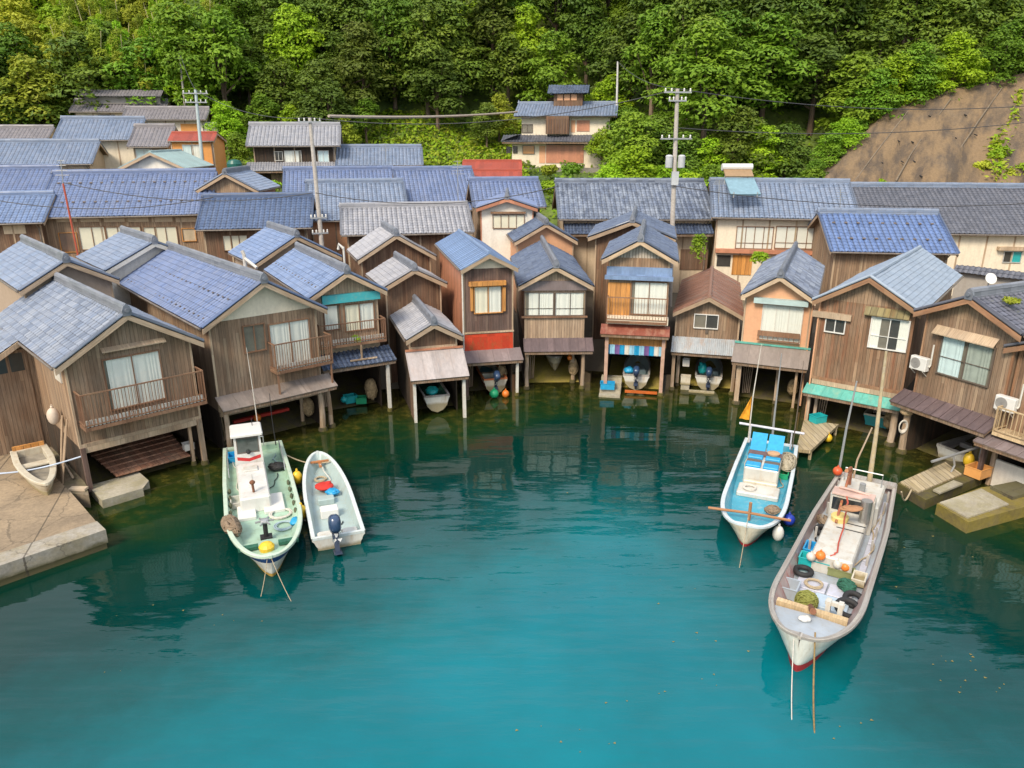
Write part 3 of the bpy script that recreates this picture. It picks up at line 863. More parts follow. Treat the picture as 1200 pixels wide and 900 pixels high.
def gable_house(name, label, geo, wall, roof, roof_kind='tile', zb=None, bay=True, gable=None, ov=.45, of=.5, cat='boathouse', group=None,
                barge=W_BEAM, D=None, ridge_mat=None, base=None, wall_side=None, gable_drop=0.0, gz=None, bay_depth=5.0, ramp=C_RAMP, pitch=.33, verge=True, guards=()):
    x, y, rz, W, D0, zL, zR, zr, sx = geo
    rz = R(rz); D = D or D0; ze = (zL + zR) / 2
    h = frame_of(x, y, rz)
    h.root = empty(name, (x, y, 0), rz, label, cat, group)
    h.W, h.D, h.ze, h.zr, h.ov, h.of = W, D, ze, zr, ov, of
    w_ = W / 2 - ov; h.w = w_
    sl = (zr - ze) / (W / 2)
    th = .17
    zt = ze + sl * ov - th; za = zr - th
    h.zt = zt
    if zb is None: zb = 2.4
    h.zb = zb
    low = zb if bay else (gz if gz is not None else 0.0)
    b = MB()
    yb = D - .35
    b.m = 0
    b.face([(-w_, 0, low), (w_, 0, low), (w_, 0, zt), (-w_, 0, zt)])
    b.m = 1
    b.face([(-w_, 0, zt), (w_, 0, zt), (0, 0, za)])
    b.m = 2
    b.face([(w_, yb, low), (-w_, yb, low), (-w_, yb, zt), (w_, yb, zt)]); b.face([(w_, yb, zt), (-w_, yb, zt), (0, yb, za)])
    b.face([(w_, 0, low), (w_, yb, low), (w_, yb, zt), (w_, 0, zt)])
    b.face([(-w_, yb, low), (-w_, 0, low), (-w_, 0, zt), (-w_, yb, zt)])
    b.face([(-w_, 0, low), (-w_, yb, low), (w_, yb, low), (w_, 0, low)])
    h.wall = b.build('wall', [wall, gable or wall, wall_side or wall], h.root)
    # corner boards
    cb = MB()
    for sx_ in (-1, 1):
        cb.box((sx_ * (w_ - .06), -.03, low), (sx_ * (w_ + .03), .06, zt - .02))
    cb.box((-w_ + .062, -.035, low), (w_ - .062, .0, low + .16))
    cb.build('corner_board', barge, h.root)
    # roof
    r = MB()
    lenY = D + of
    # left slope: eave at -W/2
    slopefield(r, roof_kind, (-W / 2, -of, ze), (0, lenY, 0), (W / 2, 0, zr - ze), pitch)
    slopefield(r, roof_kind, (W / 2, -of, ze), (0, lenY, 0), (-W / 2, 0, zr - ze), pitch)
    r.m = 1
    slab(r, (-W / 2 + .04, -of + .03, ze), (0, lenY - .06, 0), (W / 2 - .04, 0, zr - ze), th=.07)
    slab(r, (W / 2 - .04, -of + .03, ze), (0, lenY - .06, 0), (-W / 2 + .04, 0, zr - ze), th=.07)
    r.m = 0
    if verge and roof_kind in ('tile', 'shingle'):
        for s_ in (-1, 1):
            r.tube([(s_ * W / 2, -of + .04, ze + .06), (0, -of + .04, zr + .06)], .065, 8)
            r.tube([(s_ * W / 2, -of + .19, ze + .055), (0, -of + .19, zr + .055)], .05, 8)
    if guards:
        r.m = 2
        for s_ in (-1, 1):
            for gf in guards:
                xx = s_ * W / 2 * (1 - gf); zz = ze + (zr - ze) * gf
                nn = int(lenY / .33)
                for k in range(2, nn - 1, 2):
                    yy = -of + lenY * (k + .5) / nn
                    r.bar((xx, yy - .05, zz + .07), (xx, yy + .05, zz + .07), .09, .03, up=(s_ * (zr - ze), 0, W / 2))
        r.m = 0
    ro = r.build('roof', [roof, W_SOFT, M_BRONZE], h.root)
    h.roof = ro
    hh = .36 if roof_kind.startswith('tile') else .1
    ridge(ro, (0, -of + .05, zr + .01), (0, D, zr + .01), ridge_mat or (T_RIDGE if roof_kind.startswith('tile') else roof), w=.24 if hh > .2 else .16, h=hh, end_front=roof_kind.startswith('tile'))
    # barge boards
    g = MB()
    for s_ in (-1, 1):
        p = Vector((s_ * (W / 2 - .01), -of + .03, ze - .14)); q = Vector((0, -of + .03, zr - .14))
        n = 10; topz = .09; wdt = .24
        P = []
        for k in range(n + 1):
            t = k / n
            c = p.lerp(q, t)
            P.append([[c.x, c.y - .03, c.z + topz], [c.x, c.y - .03, c.z + topz - wdt], [c.x, c.y + .03, c.z + topz - wdt], [c.x, c.y + .03, c.z + topz]])
        P = np.array(P); P = np.concatenate([P, P[:, :1]], axis=1)
        uv = np.zeros(P.shape[:2] + (2,)); uv[:, :, 0] = np.linspace(0, .3, 5)[None]; uv[:, :, 1] = np.linspace(0, W / 2, n + 1)[:, None]
        g.grid(P, uv); g.face([P[0][k] for k in range(4)])
    g.build('gable_board', barge, h.root)
    if roof_kind != 'flatseam':
        for s_ in (-1, 1):
            gt = MB(); gt.tube([(s_ * (W / 2 + .05), -of + .15, ze - .05), (s_ * (W / 2 + .05), D * .5, ze - .07), (s_ * (W / 2 + .05), D - .1, ze - .05)], .055, 7)
            gt.build('gutter', M_GUT, h.root)
    # purlin ends under the gable overhang
    pm = MB()
    for fx in (-.92, -.5, 0, .5, .92):
        px_ = fx * w_; pz = zr - abs(px_) * sl - th - .06
        pm.box((px_ - .05, -of + .08, pz - .07), (px_ + .05, -.001, pz + .05))
    pm.build('purlin', barge, h.root)
    if bay:
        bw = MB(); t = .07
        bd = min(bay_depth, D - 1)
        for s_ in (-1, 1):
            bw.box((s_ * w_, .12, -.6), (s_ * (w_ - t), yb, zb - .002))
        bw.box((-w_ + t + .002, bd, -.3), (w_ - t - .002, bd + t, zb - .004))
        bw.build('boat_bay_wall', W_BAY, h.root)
        bm_ = MB()
        bm_.box((-w_ + .02, -.04, zb - .26), (w_ - .02, .14, zb - .006))
        for k in range(1, 4):
            yy = bd * k / 4
            bm_.box((-w_ + .08, yy - .07, zb - .22), (w_ - .08, yy + .07, zb - .006))
        bm_.build('floor_beam', W_BEAM, h.root)
        rp = MB()
        P = []
        xs = np.linspace(-w_ + .08, w_ - .08, 6)
        for (yy, zz) in ((.25, -.9), (.25, -.12), (1.2, .08), (bd * .6, .45), (bd, .75)):
            P.append([[a, yy, zz] for a in xs])
        rp.grid(np.array(P)); rp.build('slipway', ramp, h.root)
    return h

def side_house(name, label, exl, exr, ey, ry, Y, wall, roof, pitch=.50, of=.6, ovx=.5, rz=0.0, roof_kind='tilefar', cat='house', group=None, gz=None,
               wall2=None, band=None, guards=(), depth=None, ridge_mat=None, barge=W_BEAM):
    """house whose ridge runs along the picture; eave and ridge seen at pixel rows ey and ry, front eave at distance Y"""
    E = at_Y((exl + exr) / 2, ey, Y)
    fw = proj(E)[2]
    L = (exr - exl) / FPX * fw
    lo, hi = .3, 14.0
    for _ in range(40):
        m_ = (lo + hi) / 2
        py = proj((E.x, E.y + m_, E.z + pitch * m_))[1]
        if py > ry: lo = m_
        else: hi = m_
    rd = lo
    rzr = R(rz)
    x, y = E.x + math.sin(rzr) * -of * 1.0 + 0, E.y + of * math.cos(rzr)
    h = frame_of(x, y, rzr)
    ze, zr = E.z, E.z + pitch * rd
    if gz is None: gz = tz(x, y + 1) - .8
    h.root = empty(name, (x, y, gz), rzr, label, cat, group)
    hb = MB
    o0 = -gz                                            # children use z relative to the root
    class H2: pass
    yr = rd - of                                        # ridge local y
    yb = 2 * yr                                         # rear wall
    if depth: yb = depth
    h.L, h.ze, h.zr, h.yr, h.gz = L, ze, zr, yr, gz
    wx = L / 2 - ovx; h.wx = wx
    zt = ze + pitch * of - .17; za = zr - .17; h.zt = zt
    holder = bpy.data.objects.new('body', None)
    # one local frame with z measured from sea level: shift the root down instead
    bpy.data.objects.remove(holder)
    h.root.location.z = 0
    b = MB()
    b.face([(-wx, 0, gz), (wx, 0, gz), (wx, 0, zt), (-wx, 0, zt)])
    b.m = 1
    for s_ in (-1, 1):
        pts = [(s_ * wx, 0, gz), (s_ * wx, yb, gz), (s_ * wx, yb, zt), (s_ * wx, yr, za), (s_ * wx, 0, zt)]
        b.face(pts if s_ > 0 else pts[::-1])
    b.face([(wx, yb, gz), (-wx, yb, gz), (-wx, yb, zt), (wx, yb, zt)])
    h.wall = b.build('wall', [wall, wall2 or wall], h.root)
    tm = MB()
    n = max(2, int(L / 2.0))
    for k in range(n + 1):
        xx = -wx + 2 * wx * k / n
        tm.box((xx - .06, -.035, gz + .2), (xx + .06, .0, zt - .06))
    tm.box((-wx, -.05, zt - .05), (wx, -.002, zt + .1))
    tm.build('timber_frame', barge, h.root)
    r = MB()
    slopefield(r, roof_kind, (-L / 2, -of, ze), (L, 0, 0), (0, rd, zr - ze))
    slopefield(r, roof_kind, (-L / 2, yb + of, ze), (L, 0, 0), (0, -(yb + of - yr), zr - ze))
    r.m = 1
    slab(r, (-L / 2 + .03, -of + .04, ze), (L - .06, 0, 0), (0, rd - .04, zr - ze), th=.08)
    slab(r, (-L / 2 + .03, yb + of - .04, ze), (L - .06, 0, 0), (0, -(yb + of - yr) + .04, zr - ze), th=.08)
    r.m = 0
    if roof_kind.startswith('tile'):
        for s_ in (-1, 1):
            r.tube([(s_ * (L / 2 - .03), -of, ze + .06), (s_ * (L / 2 - .03), yr, zr + .06)], .075, 8)
    if guards:
        r.m = 2
        for gf in guards:
            nn = int(L / .76)
            for k in range(1, nn):
                xx = -L / 2 + L * k / nn; yy = -of + rd * gf; zz = ze + (zr - ze) * gf
                r.bar((xx - .1, yy, zz + .1), (xx + .1, yy, zz + .1), .16, .05, up=(0, -(zr - ze), rd))
        r.m = 0
    h.roof = r.build('roof', [roof, W_SOFT, M_BRONZE], h.root)
    gt = MB(); gt.tube([(-L / 2 + .1, -of - .05, ze - .06), (0, -of - .05, ze - .08), (L / 2 - .1, -of - .05, ze - .06)], .06, 7); gt.tube([(wx - .1, -of - .05, ze - .1), (wx - .1, -.1, ze - .5), (wx - .1, -.08, gz + .3)], .045, 6); gt.build('gutter', M_GUT, h.root)
    hh = .34 if roof_kind.startswith('tile') else .1
    ridge(h.roof, (-L / 2 + .05, yr, zr), (L / 2 - .05, yr, zr), ridge_mat or roof, w=.24 if hh > .2 else .16, h=hh, end_front=roof_kind.startswith('tile'))
    for s_ in (-1, 1):
        g = MB()
        for (a, bz, c, dz) in ((-of + .02, ze - .16, yr, zr - .16), (yb + of - .02, ze - .16, yr, zr - .16)):
            g.bar((s_ * (L / 2 - .05), a, bz), (s_ * (L / 2 - .05), c, dz), .05, .2)
        g.build('gable_board', barge, h.root)
    return h
def strip(h, r, mat, name, t=.03, y=0.0, label=None):
    x0, x1, z0, z1 = r
    m = MB(); m.box((x0, y - t, z0), (x1, y - .001, z1))
    o = m.build(name, mat, h.root)
    if label: o['label'] = label
    return o
# ------------------------------------------------------------------ front row of boathouses
GEO = {
'h1':(-16.44,31.06,43.7,6.02,10.9,6.05,6.02,7.83,0), 'h1b':(-23.24,38.99,42.5,4.67,9.63,7.52,7.41,8.75,0), 'h1c':(-21.86,46.0,41.5,5.96,6.12,7.33,7.30,8.74,0),
'h2':(-12.14,35.88,40.3,6.29,13.88,6.40,6.50,8.28,0), 'h3':(-8.95,39.90,30.0,4.35,9.49,6.87,6.70,8.02,0), 'h3b':(-14.31,49.99,33.9,5.94,5.69,7.04,6.87,8.60,0),
'h4a':(-7.70,49.99,19.5,5.22,3.55,7.12,7.15,8.69,0), 'h4b':(-5.97,45.0,21.8,3.96,4.43,6.37,6.18,7.29,0), 'h4c':(-4.32,39.69,16.9,3.11,6.78,4.37,4.54,5.29,0),
'h5':(-1.37,42.82,13.1,3.34,11.0,7.58,7.79,8.55,0), 'h6':(2.57,44.26,2.2,4.47,10.5,6.41,6.39,7.59,0), 'h6b':(2.42,55.2,6.7,4.65,3.25,7.50,7.51,8.81,0),
'h7':(7.35,43.22,-10.9,4.31,6.46,8.02,8.13,9.25,0), 'h7b':(8.04,50.94,-10.6,5.81,7.0,8.17,8.47,9.45,0), 'h8':(11.62,43.52,-14.9,4.06,9.93,4.84,4.95,5.93,0),
'h9':(14.81,41.06,-23.4,3.93,11.29,6.38,6.38,7.61,0), 'h10':(17.60,36.48,-37.2,5.04,13.38,6.76,7.04,8.37,0), 'h11':(20.36,32.45,-63.9,4.96,9.0,6.89,7.21,8.19,0)}
def Zat(k, px, py, ly=0.0):
    g = GEO[k]; return frame_of(g[0], g[1], R(g[2])).loc(px, py, ly)[1]
GR = 'boathouses standing along the water'
G2 = 'houses in the rows behind the boathouses'
H = {}

# H1 leftmost
k = 'h1'
h = H[k] = gable_house('boathouse', 'brown timber boathouse with mottled grey roof beside the concrete quay', GEO[k], W_GREY, T_MOTT, zb=Zat(k, 165, 508), group=GR, bay_depth=5.5, ramp=C_RAMP, wall_side=W_TAN)
window(h, h.rect(124, 416, 190, 474), 2, W_RAIL, M_CURT, style='curtain')
r = h.rect(117, 404, 194, 411); hood(h, (r[0], r[1], r[3] - .04, r[3] + .1), W_BEAM, .22)
zf = Zat(k, 165, 488, -.85); zr_ = Zat(k, 165, 449, -.85)
balcony(h, (-h.w + .15, h.w + .1, zf, zr_), .85, W_RAIL, inner=M_WHITED)
post(h, -h.w + .08, -.02, .3, h.zb, .11, W_DARK, foot=False); post(h, h.w - .08, -.02, -.2, h.zb, .12)
post(h, h.w - .5, .25, -.2, h.zb, .08)
# catslide side extension: the left roof slope runs on down over a lean-to with its own front wall and door
lx = -h.w; sl0 = (h.zr - h.ze) / (h.W / 2)
ye = min((abs(proj(h.world(-h.W / 2, q * .1, h.ze))[0] - 23), q * .1) for q in range(0, 90))[1]
ext = 2.6
xe = -h.W / 2 - ext; zE = h.ze - ext * sl0
rf = MB()
Ly = h.D - ye
slopefield(rf, 'tile', (xe, ye, zE), (0, Ly, 0), (ext, 0, h.ze - zE))
rf.m = 1; slab(rf, (xe + .03, ye + .03, zE), (0, Ly - .06, 0), (ext, 0, h.ze - zE), th=.07); rf.bar((xe, ye - .02, zE - .08), (-h.W / 2, ye - .02, h.ze - .08), .05, .22); rf.m = 0
wg = MB(); yw = ye + .45
zw0 = zE + .35 * sl0 - .15
wg.face([(xe + .35, yw, .3), (lx, yw, .3), (lx, yw, h.ze + .45 * sl0 - .15), (xe + .35, yw, zw0)])
wg.face([(xe + .35, yw + 4.5, .3), (xe + .35, yw, .3), (xe + .35, yw, zw0), (xe + .35, yw + 4.5, zw0)])
wing = wg.build('side_wing', W_TAN, h.root)
rf.build('wing_roof', [T_MOTT, W_BEAM], wing)
dr = MB(); dz = h.ze - .45
dr.box((lx - 1.75, yw - .06, .65), (lx - .25, yw - .002, dz)); d_ = dr.build('door', W_GREY, wing)
dg = MB(); dg.box((lx - 1.62, yw - .075, dz - 1.0), (lx - 1.08, yw - .062, dz - .15)); dg.box((lx - .94, yw - .075, dz - 1.0), (lx - .4, yw - .062, dz - .15))
dg.build('door_glass', plain('dark window glass', (.04, .05, .05), .08, var=.3), d_)
sw = MB(); sw.box((lx - .06, .75, h.ze - 1.0), (lx + .01, 1.7, h.ze - .35)); sw.build('side_window', M_WHITED, h.root)
# boat bay stage planks and gear
pl = MB()
for i in range(7):
    a = -h.w + .2 + i * .1
    pl.box((-h.w + 1.2 - .05 * i, .15 + .5 * i, .52 + .05 * i), (h.w - .65 + .03 * i, .63 + .5 * i, .58 + .05 * i))
pl.build('boat_stage', boards('red brown stage planks', (.42, .20, .12), (.34, .15, .09), bw=.25, gray=(.36, .25, .18)), h.root)
pd = MB(); pd.box((-h.w + .1, -1.5, -.9), (-h.w + 1.75, .4, .38)); pd.face([(-h.w + 1.75, -1.5, .38), (-h.w + 2.2, -.9, .38), (-h.w + 2.2, .4, .38), (-h.w + 1.75, .4, .38)]); pd.box((-h.w + 1.752, -.9, -.9), (-h.w + 2.2, .4, .376)); pd.build('landing_step', C_PAD, h.root)

# H1b, H1c behind
k = 'h1b'
h = H[k] = gable_house('boathouse', 'tan walled boathouse rising behind the leftmost mottled roof, pale blue tiles', GEO[k], P_TAN, T_GREY, zb=.5, bay=False, group=GR, ov=.3)
k = 'h1c'
h = H[k] = gable_house('boathouse', 'small house with grey tiles and white gable strip wedged behind two blue roofs', GEO[k], P_WHITE, T_GREY, zb=.5, bay=False, group=GR, ov=.3, barge=M_WHITED)

# H2
k = 'h2'
h = H[k] = gable_house('boathouse', 'grey brown boathouse with wavy lavender tile roof and cream gable, behind the white wheelhouse boat', GEO[k], W_GREY, T_LAV, zb=Zat(k, 315, 470), group=GR, gable=P_CREAM, guards=(.52, .12))
window(h, h.rect(286, 381, 310, 411), 2, W_RAIL, M_INTW, style='flat')
window(h, h.rect(317, 377, 363, 426), 2, W_RAIL, M_CURT)
zf = Zat(k, 355, 430, -.8); zr_ = Zat(k, 355, 398, -.8)
xa, xb = h.loc(322, 415, -.8)[0], h.loc(390, 415, -.8)[0]
balcony(h, (xa, xb, zf, zr_), .8, W_RAIL, inner=M_WHITED)
zt = Zat(k, 315, 452); zo = Zat(k, 325, 468, -1.0)
awning(h, -h.w - .15, h.w + .45, zt, zo, 1.0, 'flatseam', S_GREYB)
for xx in (xa + .1, xb - .1):
    m = MB(); m.box((xx - .04, -.75, zo + .1), (xx + .04, -.67, zf - .145)); m.build('prop', W_RAIL, h.root)
post(h, -h.w + .1, -.6, -.5, zo - .1, .13, square=False)
post(h, h.w - .35, -.5, -.5, zo - .1, .15, square=False); post(h, h.w + .15, -.35, -.5, zo - .1, .12, square=False, lean=.12)
post(h, h.w - .75, 1.0, -.5, zo, .1, square=False)

# H3
k = 'h3'
h = H[k] = gable_house('boathouse', 'narrow boathouse with blue tiles, turquoise band over its windows and a planted balcony', GEO[k], W_PALE, T_SKY, zb=Zat(k, 415, 408), group=GR, guards=(.3,))
strip(h, h.rect(376, 343, 444, 353), M_TEALP, 'turquoise_band', .22)
window(h, h.rect(380, 358, 398, 386), 1, W_RAIL, M_CURT); window(h, h.rect(404, 356, 438, 386), 2, W_RAIL, [M_SHOJI, M_CURT])
zf = Zat(k, 417, 402, -.8); zr_ = Zat(k, 417, 377, -.8)
balcony(h, (-h.w - .1, h.w + .15, zf, zr_), .8, W_RAIL, inner=M_WHITED)
zt = Zat(k, 415, 410); zo = Zat(k, 422, 428, -1.2)
awning(h, -h.w - .2, h.w + .5, zt, zo, 1.25, 'tile', T_NAVY)
m = MB(); m.box((.35, -.85, zo + .25), (.43, -.77, zf - .145)); m.box((-.3, -1.0, zo + .2), (1.2, -.9, zo + .27)); m.build('prop', W_POST, h.root)
post(h, h.w + .05, -1.0, -.5, zo - .1, .1, M_WHITED)
# H3b
k = 'h3b'
h = H[k] = gable_house('boathouse', 'tan plastered house with lavender blue roof standing behind the turquoise banded boathouse', GEO[k], P_TAN, T_SKY, zb=.5, bay=False, group=GR, ov=.3)

# H4 cluster
k = 'h4a'
h = H[k] = gable_house('boathouse', 'rearmost of three stepped brown board sheds with pale grey roofs', GEO[k], W_BROWN, T_PALE, bay=False, zb=.3, group=GR, D=4.4, ov=.3, barge=W_BEAM)
k = 'h4b'
h = H[k] = gable_house('boathouse', 'middle one of three stepped brown board sheds with pale grey roofs', GEO[k], W_BROWN, T_PALE, bay=False, zb=.3, group=GR, D=4.4, ov=.28, barge=W_BEAM)
k = 'h4c'
h = H[k] = gable_house('boathouse', 'small low brown boathouse with a big pale metal awning, front one of three stepped sheds', GEO[k], W_BROWN, T_PALE, zb=Zat(k, 511, 408), group=GR, ov=.25, D=5.6, bay_depth=4.5)
zt = Zat(k, 508, 409); zo = Zat(k, 522, 443, -1.5)
awning(h, -h.w - .25, h.w + .35, zt, zo, 1.5, 'flatseam', S_PALE, flash=S_SALMON)
post(h, -h.w - .02, -1.2, -.5, zo - .1, .09, M_WHITED, foot=False); post(h, h.w + .1, -1.2, -.5, zo - .1, .10, M_WHITED, foot=False)
sb = MB(); sb.box((-h.w - .06, -1.1, -.4), (-h.w, .1, zo + .2)); sb.build('side_board', W_BROWN, h.root)

# H5
k = 'h5'
h = H[k] = gable_house('boathouse', 'tall dark brown boathouse with pale blue metal roof and a red panel below its window', GEO[k], W_DARK, S_BLUE, roof_kind='seam', zb=Zat(k, 572, 413), group=GR, gable=P_CREAM, ov=.22, wall_side=S_SALMON, D=10.2)
window(h, h.rect(556, 336, 588, 366), 2, W_ORANGE, [M_SHOJI, M_CURT])
r = h.rect(549, 329, 592, 334); strip(h, r, W_ORANGE, 'window_hood', .3)
for (a, b) in ((551, 554), (589, 592)):
    strip(h, h.rect(a, 336, b, 364), W_ORANGE, 'shutter_box', .16)
strip(h, h.rect(544, 391, 601, 410), S_REDPANEL, 'red_panel', .035)
strip(h, h.rect(543, 388, 602, 390), W_BEAM, 'panel_rail', .07)
zt = Zat(k, 574, 409); zo = Zat(k, 576, 424, -.9)
awning(h, -h.w - .1, h.w + .45, zt, zo, .9, 'flatseam', S_PURP)
post(h, h.w + .12, -.6, -.5, zo - .1, .09, M_WHITED); post(h, -h.w, -.6, -.5, zo - .1, .1, W_DARK)
dp = MB(); dp.tube([(-h.w - .06, -.06, h.zb - .3), (-h.w - .06, -.06, h.zt - .1)], .05, 8); dp.build('downpipe', M_WHITED, h.root)

# H6
k = 'h6'
h = H[k] = gable_house('boathouse', 'pale board boathouse with a strip of four white window panes and dark slate roof', GEO[k], W_PALE, T_NAVY, zb=Zat(k, 648, 402), group=GR, ramp=C_RAMPL)
strip(h, h.rect(611, 329, 688, 340), S_PURP, 'band', .12)
window(h, h.rect(615, 343, 648, 369), 2, M_BRONZE, M_CURT, mid=.3); window(h, h.rect(651, 343, 685, 369), 2, M_BRONZE, M_CURT, mid=.3)
strip(h, h.rect(611, 370, 688, 372), W_RAIL, 'sill', .14)
zt = Zat(k, 650, 396); zo = Zat(k, 651, 412, -.8)
awning(h, -h.w - .1, h.w + .55, zt, zo, .8, 'seam', S_BROWN)
for xx, yy in ((-h.w + .1, -.4), (h.w - .05, -.4), (h.w - .5, .8)): post(h, xx, yy, -.5, zo - .1, .12, square=False)
k = 'h6b'
h = H[k] = gable_house('boathouse', 'salmon gabled house with blue roof peeping out behind the dark slate roof', GEO[k], P_SALMON, T_NAVY, bay=False, zb=.3, group=GR, D=5, ov=.25)

# H7
k = 'h7'
h = H[k] = gable_house('boathouse', 'tallest boathouse, orange wood panel behind a balcony and checked blue cloth over its boat bay', GEO[k], W_TAN, T_NAVY, zb=Zat(k, 745, 392), group=GR, gable=boards('pale batten siding', (.60, .53, .45), (.52, .45, .37), bw=.17, gap=.2, stain_amt=.1, gray=(.56, .5, .44)), ramp=C_RAMPL, D=6.8)
strip(h, h.rect(711, 313, 788, 325), S_BLUE, 'metal_band', .05); strip(h, h.rect(709, 323, 789, 327.5), S_BLUE, 'window_hood', .32)
strip(h, h.rect(712, 331, 738, 369), W_ORANGE, 'wood_shutter', .04)
window(h, h.rect(740, 331, 781, 368), 2, W_RAIL, M_CURT)
zf = Zat(k, 746, 377, -.55); zr_ = Zat(k, 746, 349, -.55)
balcony(h, (-h.w - .05, h.w + .05, zf, zr_), .55, W_RAIL, slat=.16)
strip(h, h.rect(711, 370, 783, 378), P_CREAM, 'balcony_skirt', .5)
zt = Zat(k, 745, 381); zo = Zat(k, 745, 393, -.8)
awning(h, -h.w - .35, h.w + .25, zt, zo, .8, 'flatseam', S_RUSTRED)
strip(h, h.rect(709, 393, 781, 406), W_ORANGE, 'fascia_board', .10)
r = h.rect(709, 405, 778, 416, -.2)
cl = MB(); n = 12
for i in range(n):
    cl.m = [0, 1, 2, 0, 3, 1][i % 6]
    a = r[0] + (r[1] - r[0]) * i / n; b = r[0] + (r[1] - r[0]) * (i + 1) / n
    P = np.array([[[xx, -.2 - .03 * math.sin(j * 1.6 + i), zz] for j, xx in enumerate(np.linspace(a, b, 5))] for zz in (r[3], (r[2] + r[3]) / 2, r[2])])
    cl.grid(P)
cl.build('checked_cloth', [M_BLUETARP, plain('pale blue cloth', (.30, .55, .72), .8), plain('violet cloth', (.18, .10, .30), .8), M_WHITED], h.root)
for xx in (-h.w + .05, h.w - .05): post(h, xx, -.35, -.4, zo - .1, .12, plain('pinkish post paint', (.52, .33, .26), .8, var=.3, dirt=(.36, .25, .12)))
rc = MB(); rc.box((-.7, .2, h.zb - .62), (-.15, .26, h.zb - .2)); rc.build('red_cloth', M_REDC, h.root)
st = MB(); a = -h.w - .25
for i in range(4): st.box((a, -1.3 + .55 * i, -.8), (a + 1.25, -.75 + .55 * i - .004, .12 + .2 * i))
st.build('stone_steps', C_PAD, h.root)
rl = MB(); rl.box((-h.w + 1.25, -.5, .1), (h.w - .25, -.38, .25)); rl.build('launch_roller', sheet('orange rusted steel', (.52, .12, .02), rust=(.30, .09, .03)), h.root)
k = 'h7b'
h = H[k] = gable_house('boathouse', 'dark tiled gable standing just behind and left of the tallest boathouse', GEO[k], W_BROWN, T_NAVY, bay=False, zb=.3, group=GR, D=6.2, ov=.5)

# H8
k = 'h8'
h = H[k] = gable_house('boathouse', 'low boathouse with a rusty brown metal roof and small white framed window', GEO[k], W_GREY, S_RUSTROOF, roof_kind='flatseam', zb=Zat(k, 826, 402), group=GR, ov=.2, barge=W_BEAM, ramp=C_RAMPL)
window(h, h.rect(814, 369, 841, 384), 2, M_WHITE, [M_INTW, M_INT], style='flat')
m = MB(); m.box((-.08, -.1, h.rect(822, 386, 826, 390)[2]), (.08, -.002, h.rect(822, 386, 826, 389)[3])); m.build('vent_box', M_BRONZE, h.root)
zt = Zat(k, 826, 396); zo = Zat(k, 825, 415, -.8)
awning(h, -h.w - .15, h.w + .1, zt, zo, .8, 'corrug', S_GALV)
for xx, yy in ((-h.w + .05, -.3), (-h.w + .3, .6), (h.w - .08, -.3)): post(h, xx, yy, -.5, zo - .1, .11, W_POST)

# H9
k = 'h9'
h = H[k] = gable_house('boathouse', 'salmon plastered boathouse with mottled slate roof and wide white curtained window', GEO[k], P_SALMON, T_MOTTB, zb=Zat(k, 908, 408), group=GR, ov=.22, of=.55)
strip(h, h.rect(884, 350, 948, 356), plain('pale teal hood paint', (.45, .58, .58), .5, var=.2), 'window_hood', .38)
window(h, h.rect(893, 359, 939, 400), 3, M_WHITED, M_CURT)
rl = MB(); r = h.rect(888, 388, 938, 394)
rl.box((r[0], -.26, r[2]), (r[1], -.22, r[3])); rl.box((r[0], -.26, r[2] - .28), (r[1], -.22, r[2] - .2))
for i in range(9):
    xx = r[0] + (r[1] - r[0] - .04) * i / 8; rl.box((xx, -.25, r[2] - .2), (xx + .03, -.23, r[2] - .001))
for xx in (r[0], r[1] - .05): rl.box((xx, -.22, r[2]), (xx + .05, -.002, r[2] + .05))
rl.build('window_railing', W_RAIL, h.root)
zt = Zat(k, 906, 405); zo = Zat(k, 905, 429, -1.1)
awning(h, -h.w - .35, h.w + .25, zt, zo, 1.1, 'flatseam', S_GREYB, flash=S_TEAL)
post(h, -h.w + .1, -.6, -.6, zo - .1, .15, W_POST); post(h, h.w - .3, -.6, -.6, zo - .1, .08, W_POST); post(h, 0.4, .3, -.6, zo, .07, W_POST)
dp = MB(); dp.tube([(h.w + .07, -.06, .2), (h.w + .07, -.06, h.zt - .1)], .05, 8); dp.build('downpipe', P_SALMON, h.root)

# H10
k = 'h10'
h = H[k] = gable_house('boathouse', 'large brown boathouse with smooth blue grey shingle roof and teal strip awning', GEO[k], W_RUST, T_SHINGLE, roof_kind='shingle', zb=Zat(k, 1000, 452), group=GR, ov=.35, barge=W_BEAMR, gable=W_TAN, D=12.0)
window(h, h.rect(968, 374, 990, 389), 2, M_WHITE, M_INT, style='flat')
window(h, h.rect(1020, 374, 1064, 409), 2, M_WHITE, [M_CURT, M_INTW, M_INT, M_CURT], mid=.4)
r = h.rect(1014, 361, 1068, 370); hood(h, r, boards('mossy hood wood', (.26, .21, .09), (.20, .16, .07), bw=.3, gray=(.3, .27, .16)), .25)
strip(h, h.rect(953, 366, 999, 373), W_BEAM, 'window_hood', .2)
zt = Zat(k, 998, 458); zo = Zat(k, 995, 470, -.75)
awning(h, -h.w - .2, h.w + .15, zt, zo, .75, 'flatseam', S_TEAL)
post(h, -h.w + .1, -.3, -.5, zo - .1, .08, W_POST); post(h, -h.w + .35, .2, -.5, zo - .1, .09, W_POST); post(h, h.w - .1, -.25, -.5, zo - .1, .17, W_POST, square=False)
dp = MB(); dp.tube([(-h.w - .06, -.06, .2), (-h.w - .06, -.06, h.zt - .1)], .045, 8); dp.build('downpipe', P_SALMON, h.root)

